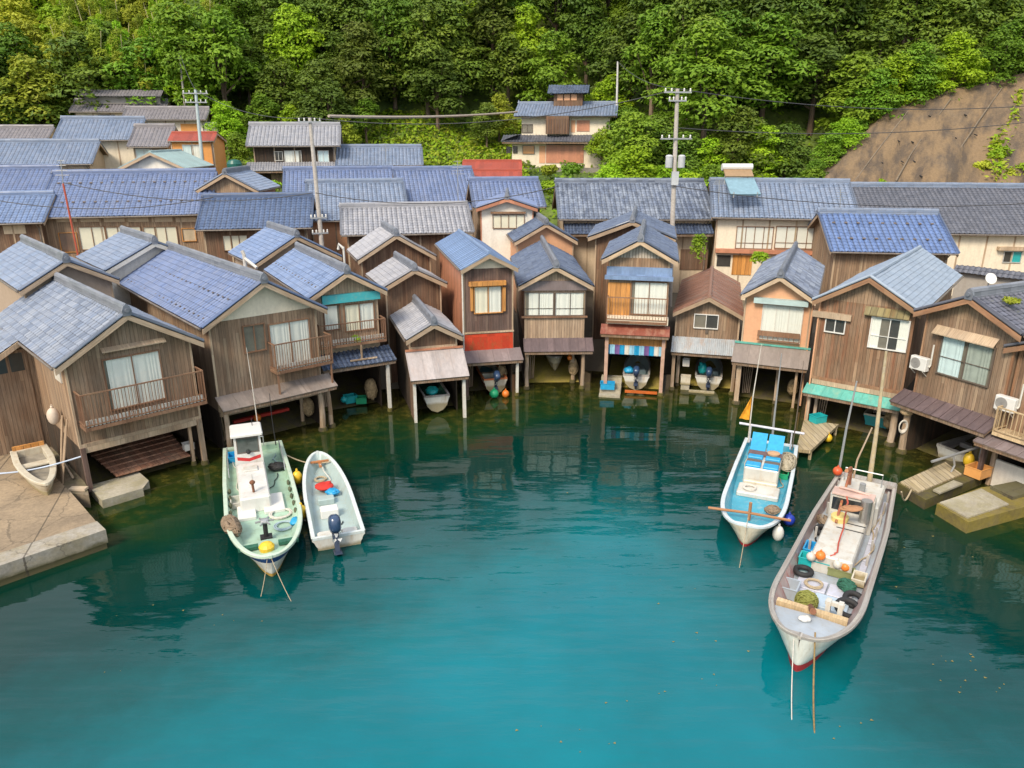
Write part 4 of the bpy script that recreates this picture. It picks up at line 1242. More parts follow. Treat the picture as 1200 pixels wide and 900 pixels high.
# H11
k = 'h11'
h = H[k] = gable_house('boathouse', 'brown boathouse with charcoal mossy tiles and a wide pale blue curtained window', GEO[k], W_GREY, T_DARKMOSS, zb=Zat(k, 1110, 482), group=GR, ov=.4, barge=W_BEAMR, gable=W_TAN, D=8.5)
r = h.rect(1101, 400, 1164, 446)
window(h, (r[0], r[1], r[2] + .02, r[3]), 2, M_BRONZE, [M_CURTB, plain('frosted pane backing', (.38, .42, .38), .6, var=.2)], mid=.45)
r = h.rect(1096, 388, 1172, 400); hood(h, (r[0], r[1], r[2] + .1, r[3]), W_BEAM, .32)
zt = Zat(k, 1105, 470); zo = Zat(k, 1098, 489, -1.0)
awning(h, -h.w - .5, h.w + .1, zt, zo, 1.0, 'seam', S_GREYB if False else S_BROWN)
post(h, -h.w + .1, -.3, -.5, zo - .1, .16, W_POST, square=False); post(h, h.w - .2, -.3, -.3, zo - .1, .1, W_DARK)
bw = MB(); bw.box((.5, 1.2, -.4), (h.w - .1, 1.3, h.zb - .3)); bw.build('inner_wall', boards('mossy inner boards', (.16, .13, .04), (.11, .09, .03)), h.root)

# H12: right edge of the picture
p12 = at_z(1168, 570, 0)
GEO['h12'] = (p12.x + .95, p12.y - 1.75, -62, 5.4, 9, 6.35, 6.35, 7.5, 0)
k = 'h12'
h = H[k] = gable_house('boathouse', 'boathouse cut by right picture edge, pale lattice balcony over white base wall', GEO[k], W_RUST, T_DARK, zb=2.3, group=GR, ov=.45, barge=W_BEAMR, D=8)
zf = 2.75; balcony(h, (-h.w + .05, h.w - .1, zf, zf + 1.15), .95, W_CREAMRAIL, slat=.17)
awning(h, -h.w - .35, h.w + .2, 2.68, 2.28, 1.5, 'seam', S_PURP)
window(h, (-1.2, .9, zf + .5, zf + 2.0), 2, M_BRONZE, M_CURTB)
bw = MB(); bw.box((-h.w, -.12, -.4), (h.w, .02, 1.25)); bw.build('base_wall', P_WHITE, h.root)
post(h, -h.w - .05, -.15, -.3, 2.2, .1, W_POST, foot=False)

# ------------------------------------------------------------------ second rows and hillside houses
def add(h, *ws):
    return h
S = {}
h = S['s1'] = side_house('house', 'broad house with lavender tile roof and a row of cream sliding panels', 50, 242, 253, 203, 60, W_TAN, T_LAV, rz=13, group=G2, guards=(.3, .75))
window(h, h.rect(94, 266, 124, 292), 2, W_RAIL, M_SHOJI, style='flat'); window(h, h.rect(126, 266, 166, 292), 3, W_RAIL, M_SHOJI, style='flat'); window(h, h.rect(170, 266, 208, 292), 3, W_RAIL, M_SHOJI, style='flat')
window(h, h.rect(214, 268, 229, 282), 1, W_ORANGE, P_BEIGE, style='flat'); window(h, h.rect(71, 273, 91, 295), 1, W_ORANGE, W_RAIL, style='flat')
for i in range(6): strip(h, h.rect(66 + i * 28, 254.5, 90 + i * 28, 260), P_BEIGE, 'plaster_panel', .02)
h = S['s0a'] = side_house('house', 'house with wavy blue tiles and cream strip wall cut by the left picture edge', -60, 46, 262, 229, 57, W_BROWN, T_SKY, rz=13, group=G2)
strip(h, h.rect(4, 264, 30, 274), P_BEIGE, 'plaster_panel', .03)
h = S['s0b'] = side_house('house', 'tiled house half hidden behind the broad lavender roof at left edge', -70, 50, 234, 198, 65, W_TAN, T_LAV, rz=13, group=G2)
h = S['s2'] = side_house('house', 'long bluish grey roofed house, second terrace up at left edge', -80, 100, 193, 167, 75, P_BEIGE, T_GREY, rz=13, group=G2)
h = S['s3'] = side_house('house', 'weathered grey roof at left edge below the forest', -60, 52, 163, 150, 87, P_BEIGE, T_BROWNGREY, rz=10, group=G2)
h = S['s4'] = side_house('house', 'house with grey tile roof and blank cream wall, below the stepped roof house', 66, 160, 164, 140, 82, P_CREAM, T_GREY, rz=13, group=G2)
h = S['s5'] = side_house('house', 'cream house with brown grey stepped roofs, highest house at upper left', 84, 190, 131, 119, 95, P_CREAM, T_BROWNGREY, rz=8, group=G2)
tw = MB()
zc = h.zr + .25
tw.box((-h.L / 2 + 1.2, h.yr - .8, h.zr - .3), (h.L / 2 - .8, h.yr + .8, zc + .3))
up = tw.build('raised_roof', P_GREY, h.root)
m = MB()
slopefield(m, 'tilefar', (-h.L / 2 + .6, h.yr - 1.5, zc + .3), (h.L - 1.0, 0, 0), (0, 1.5, .75)); slopefield(m, 'tilefar', (-h.L / 2 + .6, h.yr + 1.5, zc + .3), (h.L - 1.0, 0, 0), (0, -1.5, .75))
m.build('upper_roof', T_BROWNGREY, up)
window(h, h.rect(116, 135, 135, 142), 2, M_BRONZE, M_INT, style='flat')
h = S['s5b'] = side_house('house', 'cream annex with orange panel and small dark window beside the stepped roof house', 144, 240, 140, 128, 92, P_CREAM, T_BROWNGREY, rz=8, group=G2)
window(h, h.rect(161, 140.5, 172, 148), 2, M_BRONZE, [M_INT, M_INTW], style='flat'); strip(h, h.rect(212, 145, 231, 155), P_ORANGE, 'orange_panel', .04); strip(h, h.rect(234, 143, 256, 166), P_WHITE, 'white_panel', .05)
h = S['s6'] = side_house('house', 'small house with brown grey roof between the blank cream wall and the orange house', 150, 197, 172, 149, 80, P_GREY, T_BROWNGREY, rz=10, group=G2)
window(h, h.rect(160, 175, 178, 184), 2, M_ALU, M_CURTB, style='flat')
h = S['s7'] = side_house('house', 'orange walled house with a red tin roof behind a pole', 197, 250, 165, 155, 78, P_ORANGE, S_RED, roof_kind='corrug', rz=6, group=G2, ovx=.25, of=.3, depth=4.5)
window(h, h.rect(215, 170, 237, 185), 2, M_WHITED, [M_CURTB, M_CURT]); strip(h, h.rect(203, 193, 250, 195), S_RED, 'lower_eave', .5)
def gfront(key, label, apx, apy, tlx, trx, ey, Y, D, wall, roof, rz=0, gz=None, ov=.35, barge=W_BEAM, roof_kind='tile', of=.5):
    A = at_Y(apx, apy, Y); E = at_Y((tlx + trx) / 2, ey, Y)
    W = (trx - tlx) / FPX * proj(A)[2]
    o = of
    return gable_house('house', label, (A.x, A.y + o, rz, W, D, E.z, E.z, A.z, 0), wall, roof, roof_kind=roof_kind, bay=False, gz=gz if gz is not None else tz(A.x, A.y + 1) - .8, cat='house', group=G2, ov=ov, barge=barge)
S['s8'] = gfront('s8', 'small white gable with pale teal roof in front of the orange house', 175, 178, 134, 214, 197, 68, 6, P_WHITE, sheet('sheet metal pale teal', (.34, .46, .47), rust=(.4, .4, .38)), roof_kind='seam')
S['s9'] = gfront('s9', 'brown boarded gable with two roof tiers behind the dark blue roof', 263, 203, 228, 304, 224, 64, 5.5, W_TAN, T_GREY)
h = S['s10'] = side_house('house', 'house with deep blue tile roof and cream window behind the lavender boathouse', 232, 364, 268, 231, 57.5, W_BROWN, T_BLUE, rz=10, group=G2)
window(h, h.rect(262, 276, 290, 293), 3, W_RAIL, M_SHOJI, style='flat')
h = S['s11'] = side_house('house', 'two storey house with pale grey roof and white windows at the forest foot', 290, 398, 171, 147, 82, W_BAY, T_PALE, rz=10, group=G2, ovx=.7, wall2=P_BEIGE)
window(h, h.rect(322, 178, 331, 188), 2, M_WHITED, M_INT, style='flat'); window(h, h.rect(334, 177, 353, 192), 2, M_WHITED, M_CURT); window(h, h.rect(373, 177, 385, 191), 2, M_WHITED, M_CURTB)
o = awning(h, -h.wx - .8, h.wx + .2, h.rect(300, 190, 380, 193)[3], h.rect(300, 197, 380, 203)[2] + .3, 1.4, 'tile', T_PALE); o.name = 'lower_roof'
strip(h, h.rect(318, 204, 332, 216), W_TAN, 'porch', .06)
h = S['s12'] = side_house('house', 'low house with grey tile roof right of the two storey house at the forest foot', 394, 496, 194, 173, 83, P_BEIGE, T_GREY, rz=8, group=G2)
h = S['s13'] = side_house('house', 'bluish tiled house mostly hidden behind the leaning pole', 333, 466, 236, 199, 71, P_BEIGE, T_LAV, rz=12, group=G2)
h = S['s14'] = side_house('house', 'salmon walled house with grey blue roof right behind the leaning pole', 360, 480, 258, 214, 63.5, P_SALMON, T_GREY, rz=12, group=G2)
h = S['s15'] = side_house('house', 'house with pale whitish tile roof above the stepped brown sheds', 401, 557, 274, 242, 57.5, W_BROWN, T_PALE, rz=11, group=G2)
h = S['s16'] = side_house('house', 'house with lavender roof next to the red tin roofs', 468, 568, 247, 199, 68, P_GREY, T_LAV, rz=12, group=G2)
h = S['s17'] = side_house('shed', 'red tin roofed shed below the cream hill house, upper of two', 541, 612, 198, 188, 80, P_BEIGE, S_RED, roof_kind='corrug', cat='shed', group='red tin roofed sheds', of=.3, ovx=.3)
h = S['s17b'] = side_house('shed', 'red tin roof directly behind the blue roof, lower of two red roofs', 536, 612, 212, 199, 75, P_BEIGE, S_RED, roof_kind='corrug', cat='shed', group='red tin roofed sheds', of=.3, ovx=.3)
h = S['s18'] = side_house('house', 'house with blue tiled roof behind the small white gable', 554, 641, 243, 212, 63, W_TAN, T_LAV, rz=8, group=G2)
h = S['s18b'] = gfront('s18b', 'small white plastered gable house with brown framed window strip', 594, 232, 565, 638, 244, 58.5, 4.5, P_WHITE, T_LAV, barge=S_SALMON)
window(h, h.rect(578, 252, 614, 267), 4, W_RAIL, M_SHOJI, style='flat'); strip(h, h.rect(575, 248, 616, 250), W_RAIL, 'window_hood', .25)
h = S['s19'] = side_house('house', 'wide house with patchy blue grey roof behind the tallest boathouse', 654, 840, 257, 214, 60, P_BEIGE, T_MOTTB, group=G2)
o = awning(h, -h.wx, h.wx + .2, h.rect(660, 262, 830, 265)[3], h.rect(660, 262, 830, 275)[2] + .2, 1.2, 'tile', T_NAVY); o.name = 'lower_roof'
strip(h, h.rect(797, 292, 829, 316), W_BROWN, 'wooden_wall', .06)
h = S['s20'] = side_house('house', 'cream two storey house with grey roof carrying the solar water heater', 836, 1004, 256, 214, 58, P_CREAM, T_GREY, rz=-10, group=G2)
window(h, h.rect(863, 266, 905, 291), 4, W_RAIL, M_CURT, style='flat', mid=.25); window(h, h.rect(909, 266, 970, 291), 5, W_RAIL, M_CURT, style='flat', mid=.25)
strip(h, h.rect(838, 292.5, 980, 297), S_SALMON, 'lower_eave', .45)
strip(h, h.rect(840, 299, 856, 312), M_INT, 'painted_dark_opening', .04); strip(h, h.rect(858, 299, 881, 322), W_ORANGE, 'orange_door', .05)  # solid dark panel; the opening's shade is put into its colour
h = S['s21'] = side_house('house', 'house with bold blue tile roof in front of the long charcoal roof', 976, 1120, 296, 250, 51, W_TAN, T_BRIGHT, rz=-7, group=G2, ridge_mat=T_GREY, guards=(.3, .7))
h = S['s22'] = side_house('house', 'long charcoal roofed house with cream wall below the concrete slope', 1000, 1260, 274, 219, 60, P_CREAM, T_DARK, rz=-7, group=G2, ridge_mat=T_GREY)
window(h, h.rect(1176, 295, 1196, 307), 2, M_ALU, [M_INT, M_TEALPL], style='flat'); strip(h, h.rect(1168, 289, 1202, 293), W_BEAM, 'window_hood', .4)
# the tiled garden wall at the right
p0, p1 = at_Y(1122, 316, 50), at_Y(1205, 322, 47)
e = empty('garden_wall', (p0.x, p0.y, 1.5), math.atan2(p1.y - p0.y, p1.x - p0.x), 'garden wall topped with dark tiles below the long charcoal roof', 'wall')
L = math.hypot(p1.x - p0.x, p1.y - p0.y) + 3; hz = p0.z - 1.5
m = MB(); m.box((0, -.1, 0), (L, .1, hz)); m.build('wall', P_GREY, e)
m = MB(); pantile(m, (-.1, -.45, hz - .1), (L + .2, 0, 0), (0, .45, .4)); pantile(m, (-.1, .45, hz - .1), (L + .2, 0, 0), (0, -.45, .4)); m.build('coping', T_DARK, e)

# cream house on the hill
A = at_Y(658, 195, 90)
HX = frame_of(A.x, A.y, R(-9)); HX.root = e = empty('hill_house', (A.x, A.y, 0), R(-9), 'cream house with small rooftop lantern, alone on the slope', 'house', G2)
loc = HX.loc
def hz(px, py, ly=0.0): return loc(px, py, ly)[1]
x0, x1 = loc(600, 180)[0], loc(714, 180)[0]
gz_, zl, zu0, zu1 = hz(655, 196), hz(655, 165), hz(655, 157), hz(655, 136)
m = MB(); m.box((x0, 0, gz_ - 3), (x1, 7, zl)); lw = m.build('lower_wall', P_CREAM, e)
ux0, ux1 = x0 + 1.0, x1 - .1
m = MB(); m.box((ux0, .8, zl), (ux1, 6.2, zu1 + .25)); m.face([(ux1 + .001, .8, zu1 + .25), (ux1 + .001, 6.2, zu1 + .25), (ux1 + .001, 3.5, zu1 + 1.5)]); m.face([(ux0 - .001, 6.2, zu1 + .25), (ux0 - .001, .8, zu1 + .25), (ux0 - .001, 3.5, zu1 + 1.5)])
m.build('upper_wall', P_CREAM, e)
m = MB()
pantile(m, (x0 - 1.1, -1.1, zl - .1), (x1 - x0 + 1.9, 0, 0), (0, 1.95, .72), pitch=.34); pantile(m, (x1 + .8, -1.1, zl - .1), (0, 8.8, 0), (-.95, 0, .45), pitch=.34); pantile(m, (x0 - 1.1, -1.1, zl - .1), (0, 8.8, 0), (2.0, 0, .72), pitch=.34)
m.m = 1; m.box((x0 - 1.0, -1.05, zl - .3), (x1 + .7, 7.5, zl - .14)); m.build('lower_roof', [T_DARK, W_SOFT], e)
m = MB()
ul = ux1 - ux0
pantile(m, (ux0 - .8, -.1, zu1), (ul + 1.6, 0, 0), (0, 3.6, 1.45), pitch=.34); pantile(m, (ux0 - .8, 7.1, zu1), (ul + 1.6, 0, 0), (0, -3.6, 1.45), pitch=.34)
m.m = 1; slab(m, (ux0 - .75, -.05, zu1), (ul + 1.5, 0, 0), (0, 3.5, 1.42)); slab(m, (ux0 - .75, 7.05, zu1), (ul + 1.5, 0, 0), (0, -3.5, 1.42))
rfo = m.build('roof', [T_GREY, W_SOFT], e); ridge(rfo, (ux0 - .7, 3.5, zu1 + 1.45), (ux1 + .7, 3.5, zu1 + 1.45), T_GREY)
cx = loc(666, 118, 3.5)[0]
m = MB(); m.box((cx - 1.6, 2.6, zu1 + .9), (cx + 1.7, 5.0, zu1 + 2.6)); cu = m.build('lantern', W_BROWN, e)
m = MB(); pantile(m, (cx - 2.3, 2.0, zu1 + 2.5), (4.7, 0, 0), (0, 1.8, .95), pitch=.34); pantile(m, (cx - 2.3, 5.6, zu1 + 2.5), (4.7, 0, 0), (0, -1.8, .95), pitch=.34); m.face([(cx + 2.2, 2.1, zu1 + 2.48), (cx + 2.2, 5.5, zu1 + 2.48), (cx + 2.2, 3.8, zu1 + 3.4)]); m.build('lantern_roof', T_NAVY, cu)
m = MB()
for i in range(3): m.box((cx - 1.2 + i * .8, 2.54, zu1 + 1.75), (cx - .55 + i * .8, 2.598, zu1 + 2.4))
m.build('lantern_window', P_SALMON, cu)
window(HX, HX.rect(612, 146, 624, 155, .8), 2, M_BRONZE, M_INTW, y=.8, style='flat')
r = HX.rect(640, 136, 667, 157, .3); m = MB(); m.box((r[0], -.1, r[2]), (r[1], .8, r[3])); bb = m.build('balcony', W_BROWN, e)
m = MB()
for i in range(9): xx = r[0] + (r[1] - r[0]) * i / 8.6; m.box((xx, -.16, r[2] + .1), (xx + .07, -.102, r[3] - .3))
m.build('railing', W_DARK, bb)
strip(HX, HX.rect(676, 141, 691, 154, .8), S_SALMON, 'shutter', .05, .8); strip(HX, HX.rect(669, 141, 674, 155, .8), P_SALMON, 'panel', .04, .8)
strip(HX, HX.rect(640, 170, 684, 191), S_SALMON, 'garage_door', .08); strip(HX, HX.rect(640, 166.5, 684, 169.5), W_DARK, 'door_header', .1); strip(HX, HX.rect(632, 171, 639, 191), P_SALMON, 'panel', .05)
window(HX, HX.rect(613, 171, 626, 180), 1, M_BRONZE, P_ORANGE, style='flat')
for a in (594, 602): window(HX, HX.rect(a, 172, a + 4, 179), 1, M_BRONZE, M_INT, style='flat')
m = MB(); m.box((x0 - 2, -1.4, gz_ - 3.2), (x1 + 1.5, -.1, gz_ - .02)); m.build('terrace_wall', concrete('terrace wall concrete', (.27, .25, .22)), e)

# concrete sprayed slope on the right
E = []
m = MB()
n = 40
prof = []
for i in range(n + 1):
    px = 950 + (1330 - 950) * i / n
    top = np.interp(px, [950, 985, 1010, 1035, 1065, 1110, 1160, 1205, 1330], [225, 190, 160, 135, 120, 106, 96, 84, 62])
    b = at_Y(px, 262, 68.5 + .6 * math.sin(i * .7)); 
    Yt = 68.5 + (262 - top) * .105
    t_ = at_Y(px, top, Yt)
    row = []
    for j in range(15):
        q = b.lerp(t_, j / 14)
        wob = .16 * math.sin(i * .55 + j * .4) + .2 * math.sin(i * 1.3 - j * .8) + .14 * math.sin(i * 2.9 + j * 2.2)
        row.append([q.x, q.y + wob - .25 * math.sin(math.pi * j / 14), q.z])
    row.append([t_.x, t_.y + 3.5, t_.z - .6])
    prof.append(row)
P = np.array(prof)
m.grid(P)
mm, t, bb_ = newmat('sprayed concrete slope')
tc = t.n('ShaderNodeTexCoord').outputs['Object']
mr = t.n('ShaderNodeMapping'); mr.inputs['Rotation'].default_value = (0, R(-34), 0); t.l(tc, mr.inputs[0])
mp = t.n('ShaderNodeMapping'); mp.inputs['Scale'].default_value = (.8, .3, .035); t.l(mr.outputs[0], mp.inputs[0])
n1 = t.noise(mp.outputs[0], 1.0, 7, .68); n2 = t.noise(tc, .35, 6, .65); n3 = t.noise(tc, 5, 6, .75)
c = t.mix(t.ramp(n1, [(.42, 0), (.60, 1)]), (.215, .145, .08), (.095, .07, .05))
c = t.mix(t.math('MULTIPLY', t.ramp(n2, [(.5, 0), (.7, 1)]), .22), c, (.13, .115, .10))
c = t.mix(1.0, c, t.ramp(n3, [(.3, .75), (.7, 1.15)]), 'MULTIPLY')
t.l(c, bb_.inputs['Base Color']); bb_.inputs['Roughness'].default_value = .95
bp = t.n('ShaderNodeBump'); bp.inputs['Strength'].default_value = .6; bp.inputs['Distance'].default_value = .1; t.l(n3, bp.inputs['Height']); t.l(bp.outputs[0], bb_.inputs['Normal'])
o = m.build('concrete_slope', mm, smooth=True, merge=True)
tag(o, 'bare brown sprayed concrete slope above the charcoal roof at the right', 'retaining slope')
SLOPE = o
def on_bare(px, py):
    top = np.interp(px, [950, 985, 1010, 1035, 1065, 1110, 1160, 1205, 1330], [225, 190, 160, 135, 120, 106, 96, 84, 62])
    f = (262 - py) / (262 - top); b_ = at_Y(px, 262, 68.5); t_ = at_Y(px, top, 68.5 + (262 - top) * .105)
    q = b_.lerp(t_, max(0, min(1, f))); q.y -= .3
    return q
for pts_ in (((1062, 132), (1045, 155), (1022, 185), (1000, 214)), ((1112, 118), (1090, 150), (1066, 185), (1048, 216)), ((1172, 105), (1146, 145), (1120, 185), (1104, 218))):
    m = MB(); P_ = [on_bare(*q) for q in pts_]; m.tube([P_[0].lerp(P_[1], .5 * k) for k in (0, 1)] + [P_[1].lerp(P_[2], .5 * k) for k in (0, 1)] + P_[2:], .07, 6)
    m.build('seam_line', concrete('seam concrete', (.22, .17, .12), dark=(.11, .09, .07)), SLOPE)
for (px, py) in ((1068, 172), (1070, 195), (1052, 170), (1032, 195), (1056, 195), (1118, 168), (1142, 165), (1104, 195), (1130, 140), (1088, 140), (1022, 198), (1078, 212)):
    q = on_bare(px, py); m = MB(); m.tube([q - Vector((0, .12, 0)), q + Vector((0, .3, .1))], .06, 8); m.build('weep_hole', M_BLACK, SLOPE)
# ------------------------------------------------------------------ boats
def beam_f(t, B, t0, p, stern=.92):
    s_ = stern + (1 - stern) * min(1, t / .35)
    if t <= t0: return B / 2 * s_
    k = min(1.0, (t - t0) / (1 - t0))
    return B / 2 * max(0.0, (1 - k ** p)) ** (1 / p)
def make_boat(name, label, stern, bow, B, t0=.6, p=1.9, sheer=(.62, .95), deck=.32, mats=None, fore=.0, fore_drop=.08, rim=.13, rake=.9, cat='boat', group='fishing boats in the cove', z0=0.0, flare=.8, stripe=None, stern_w=.92, boot=.12):
    """lofted hull: blunt plan at the rail, pointed plan at the waterline; local y runs from stern to bow"""
    d = bow - stern; L = math.hypot(d.x, d.y); rz = math.atan2(d.y, d.x) - math.pi / 2
    h = frame_of(stern.x, stern.y, rz)
    h.root = empty(name, (stern.x, stern.y, z0), rz, label, cat, group)
    h.L, h.B = L, B
    def P(px, py, z):
        q = at_z(px, py, z + z0); dx, dy = q.x - h.x, q.y - h.y
        return (dx * h.c + dy * h.s, -dx * h.s + dy * h.c)
    h.P = P
    hull_m, anti, gun_m, in_m, deck_m = mats
    ts = np.concatenate([np.linspace(0, t0, 8), t0 + (1 - t0) * (1 - (1 - np.linspace(0, 1, 19)[1:]) ** 1.8)])
    sh = lambda t: sheer[0] + (sheer[1] - sheer[0]) * max(0, (t - .25) / .75) ** 2
    h.sheer = sh
    tw = max(.15, t0 - .3)
    secs = []
    for t in ts:
        bd = beam_f(t, B, t0, p, stern_w); bw_ = beam_f(t, B * flare, tw, 1.55, stern_w)
        s_ = sh(t); kk = max(0, (t - .5) / .5)
        rows = []
        for (f, zz) in ((0, s_), (.02, s_ - .09), (.3, s_ * .68), (.62, s_ * .38), (.86, boot), (.93, .0)):
            rows.append((bd * (1 - f) + bw_ * f + (.02 if f == .02 else 0), zz, f))
        rows.append((bw_ * .6, -.28, .98)); rows.append((0, -.42, 1.0))
        secs.append([[bx, t * L - rake * rk * kk ** 2.2, zz] for bx, zz, rk in rows])
    S_ = np.array(secs)
    m = MB()
    for sg in (1, -1):
        A = S_.copy(); A[:, :, 0] *= sg
        for j in range(A.shape[1] - 1):
            m.m = 1 if j >= 4 else (2 if (stripe and j == 1) else 0)
            m.grid(A[:, j:j + 2])
    m.m = 0
    m.face([tuple(v) for v in S_[0]] + [(-v[0], v[1], v[2]) for v in S_[0][::-1]])
    m.build('hull', [hull_m, anti, stripe or hull_m], h.root)
    g = MB(); ins = MB()
    outer = S_[:, 0]
    inner = outer.copy(); inner[:, 0] = np.maximum(outer[:, 0] - rim, .0)
    inner[:, 1] = np.minimum(outer[:, 1], L - rim * 1.2)
    inner[0, 1] = rim
    # deck outline: hull section at deck height, a little inside the planking
    fl_ = inner.copy(); fl_[:, 2] = deck
    for i in range(len(ts)):
        zs = S_[i, ::-1, 2]
        fl_[i, 0] = min(inner[i, 0], max(0.0, np.interp(deck, zs, S_[i, ::-1, 0]) - .07))
        fl_[i, 1] = min(inner[i, 1], np.interp(deck, zs, S_[i, ::-1, 1]) - (.12 if ts[i] > .8 else 0))
    fl_[:, 1] = np.maximum.accumulate(fl_[:, 1]); fl_[0, 1] = rim
    bulge = np.array([.045, .02, 0])
    for sg in (1, -1):
        k = np.array([sg, 1, 1])
        rail = np.stack([(outer + np.array([.035, .012, -.06])) * k, (outer + np.array([.035, .012, .025])) * k, (outer + np.array([.015, 0, .04])) * k, (inner + np.array([.015, 0, .04])) * k, (inner + np.array([0, 0, .025])) * k, (inner - np.array([0, 0, .06])) * k], axis=1)
        g.grid(rail)
        ins.grid(np.stack([(inner + np.array([0, 0, -.05])) * k, fl_ * k], axis=1))
    a, b_ = outer[0], inner[0]
    g.box((-a[0], -.01, a[2] - .06), (a[0], rim, a[2] + .036))
    # stem head
    o_ = outer[-1]; g.box((-.05, o_[1] - rim * 1.3, o_[2] - .07), (.05, o_[1] + .04, o_[2] + .045))
    ins.face([(-b_[0], rim, a[2] - .05), (b_[0], rim, a[2] - .05), (b_[0], rim, deck), (-b_[0], rim, deck)])
    g.build('gunwale', gun_m, h.root); ins.build('inner_side', in_m, h.root)
    dk = MB()
    Lf = fl_.copy(); Lf[:, 0] *= -1
    dk.grid(np.stack([Lf, fl_], axis=1))
    dk.build('deck', deck_m, h.root)
    if fore > 0:
        f = MB(); rows = []
        for i, t in enumerate(ts):
            if t < 1 - fore: continue
            zf_ = inner[i][2] - fore_drop; zs = S_[i, ::-1, 2]
            xf = min(inner[i][0], max(0, np.interp(zf_, zs, S_[i, ::-1, 0]) - .03)); yf = min(inner[i][1], np.interp(zf_, zs, S_[i, ::-1, 1]) - .03)
            rows.append([[-xf, yf, zf_], [0, yf, zf_ + .05], [xf, yf, zf_]])
        f.grid(np.array(rows))
        r0 = rows[0]
        i0 = [i for i, t in enumerate(ts) if t >= 1 - fore][0]; xb_ = min(r0[2][0], fl_[i0][0])
        f.face([r0[0], r0[2], (xb_, r0[2][1], deck), (-xb_, r0[0][1], deck)]); f.face([r0[0], r0[1], r0[2]])
        f.build('foredeck', deck_m, h.root)
    return h
def part(h, mb, name, mat, parent=None, **k):
    return mb.build(name, mat, parent or h.root, **k)
def rbox(mb, a, b, r=.04):
    """box with chamfered vertical edges and top"""
    x0, y0, z0 = a; x1, y1, z1 = b
    def ring(i, z): return [Vector(p) for p in ((x0 + i + r, y0 + i, z), (x1 - i - r, y0 + i, z), (x1 - i, y0 + i + r, z), (x1 - i, y1 - i - r, z), (x1 - i - r, y1 - i, z), (x0 + i + r, y1 - i, z), (x0 + i, y1 - i - r, z), (x0 + i, y0 + i + r, z))]
    R0, R1, R2 = ring(0, z0), ring(0, z1 - r), ring(r * .8, z1)
    for A, B_ in ((R0, R1), (R1, R2)):
        for k in range(8):
            j = (k + 1) % 8; mb.face([A[k], A[j], B_[j], B_[k]])
    mb.face(R2)
def outboard(parent, loc, rz=0.0, s=1.0, tilt=0.0, cowl=None, rake=1):
    """outboard motor; local -y is aft"""
    e = bpy.data.objects.new('outboard_motor', None); COL.objects.link(e); e.parent = parent
    e.location = loc; e.rotation_euler = (tilt, 0, rz); e.scale = (s, s, s)
    m = MB()
    prof = [(.0, .02), (.17, .03), (.20, .12), (.205, .3), (.18, .42), (.12, .48), (0, .5)]
    n = 16; rg = []
    for r_, z in prof:
        rg.append([Vector((r_ * .85 * math.copysign(abs(math.cos(a)) ** .7, math.cos(a)), -.06 + r_ * 1.35 * math.copysign(abs(math.sin(a)) ** .7, math.sin(a)) - z * .12, z + .12)) for a in [2 * math.pi * k / n for k in range(n)]])
    for i in range(len(rg) - 1):
        for k in range(n):
            k2 = (k + 1) % n; m.face([rg[i][k], rg[i][k2], rg[i + 1][k2], rg[i + 1][k]])
    m.build('cowl', cowl or plain('navy engine cowl', (.03, .06, .13), .3, var=.1, coat=.4), e, smooth=True, merge=True)
    l = MB(); l.bar((0, -.08, .14), (0, -.14, -.62), .13, .2, up=(0, 1, 0)); l.box((-.11, -.42, -.44), (.11, .06, -.41)); l.tube([(0, .1, -.66), (0, -.12, -.66), (0, -.34, -.66)], [.03, .075, .05], 8)
    l.face([(0.01, -.05, -.68), (0.01, -.2, -.68), (0.01, -.16, -.88)]); l.box((-.09, -.04, -.16), (.09, .14, .12))
    l.build('drive_leg', plain('navy engine leg', (.035, .05, .09), .4), e)
    pr = MB()
    for k in range(3):
        a = 2 * math.pi * k / 3; M = Matrix.Rotation(a, 4, 'Y')
        pr.face([M @ Vector(q) for q in ((0.02, -.33, .03), (.05, -.36, .13), (-.06, -.32, .14), (-.03, -.35, .03))])
    pr.build('propeller', M_ALU, e)
    t_ = MB(); t_.tube([(0, .05, .28), (0, .35, .36), (0, .5, .36)], .022, 7); t_.build('tiller', M_BLACK, e)
    return e
HULLW = gelcoat('white gelcoat', (.66, .65, .60))
HULLC = gelcoat('cream gelcoat', (.62, .57, .46))
CABW = gelcoat('white cabin paint', (.66, .655, .63), amt=.35, scum=False)
DECKW = gelcoat('worn white deck fittings', (.57, .555, .51), amt=.6, scum=False)
ANTI_R = plain('red antifouling', (.33, .02, .025), .7, var=.3)
ANTI_Y = plain('ochre waterline growth', (.45, .28, .06), .8, var=.4)
GREEN_IN = gelcoat('pale green gelcoat', (.36, .52, .405), streak=(.22, .26, .14), scum=False)
GREEN_GUN = plain('pale mint gelcoat', (.50, .62, .51), .4, var=.14, dirt=(.5, .48, .36))
NAVY_ST = plain('navy stripe', (.03, .07, .2), .4)
AQUA_IN = gelcoat('pale aqua gelcoat', (.38, .475, .47), streak=(.34, .33, .25), scum=False)
BLUE_IN = gelcoat('bright blue deck paint', (.05, .33, .46), streak=(.34, .44, .44), amt=.6, scum=False)
LILAC_IN = gelcoat('worn pale blue deck paint', (.37, .42, .48), streak=(.30, .285, .26), amt=.6, scum=False)
GUNWOOD = boards('worn gunwale wood', (.42, .40, .375), (.34, .32, .295), bw=.6, gap=.0, gray=(.50, .48, .46), stain_amt=.45)
RED_IN = gelcoat('faded bulwark paint', (.42, .32, .30), streak=(.34, .05, .045), amt=.95, scum=False)

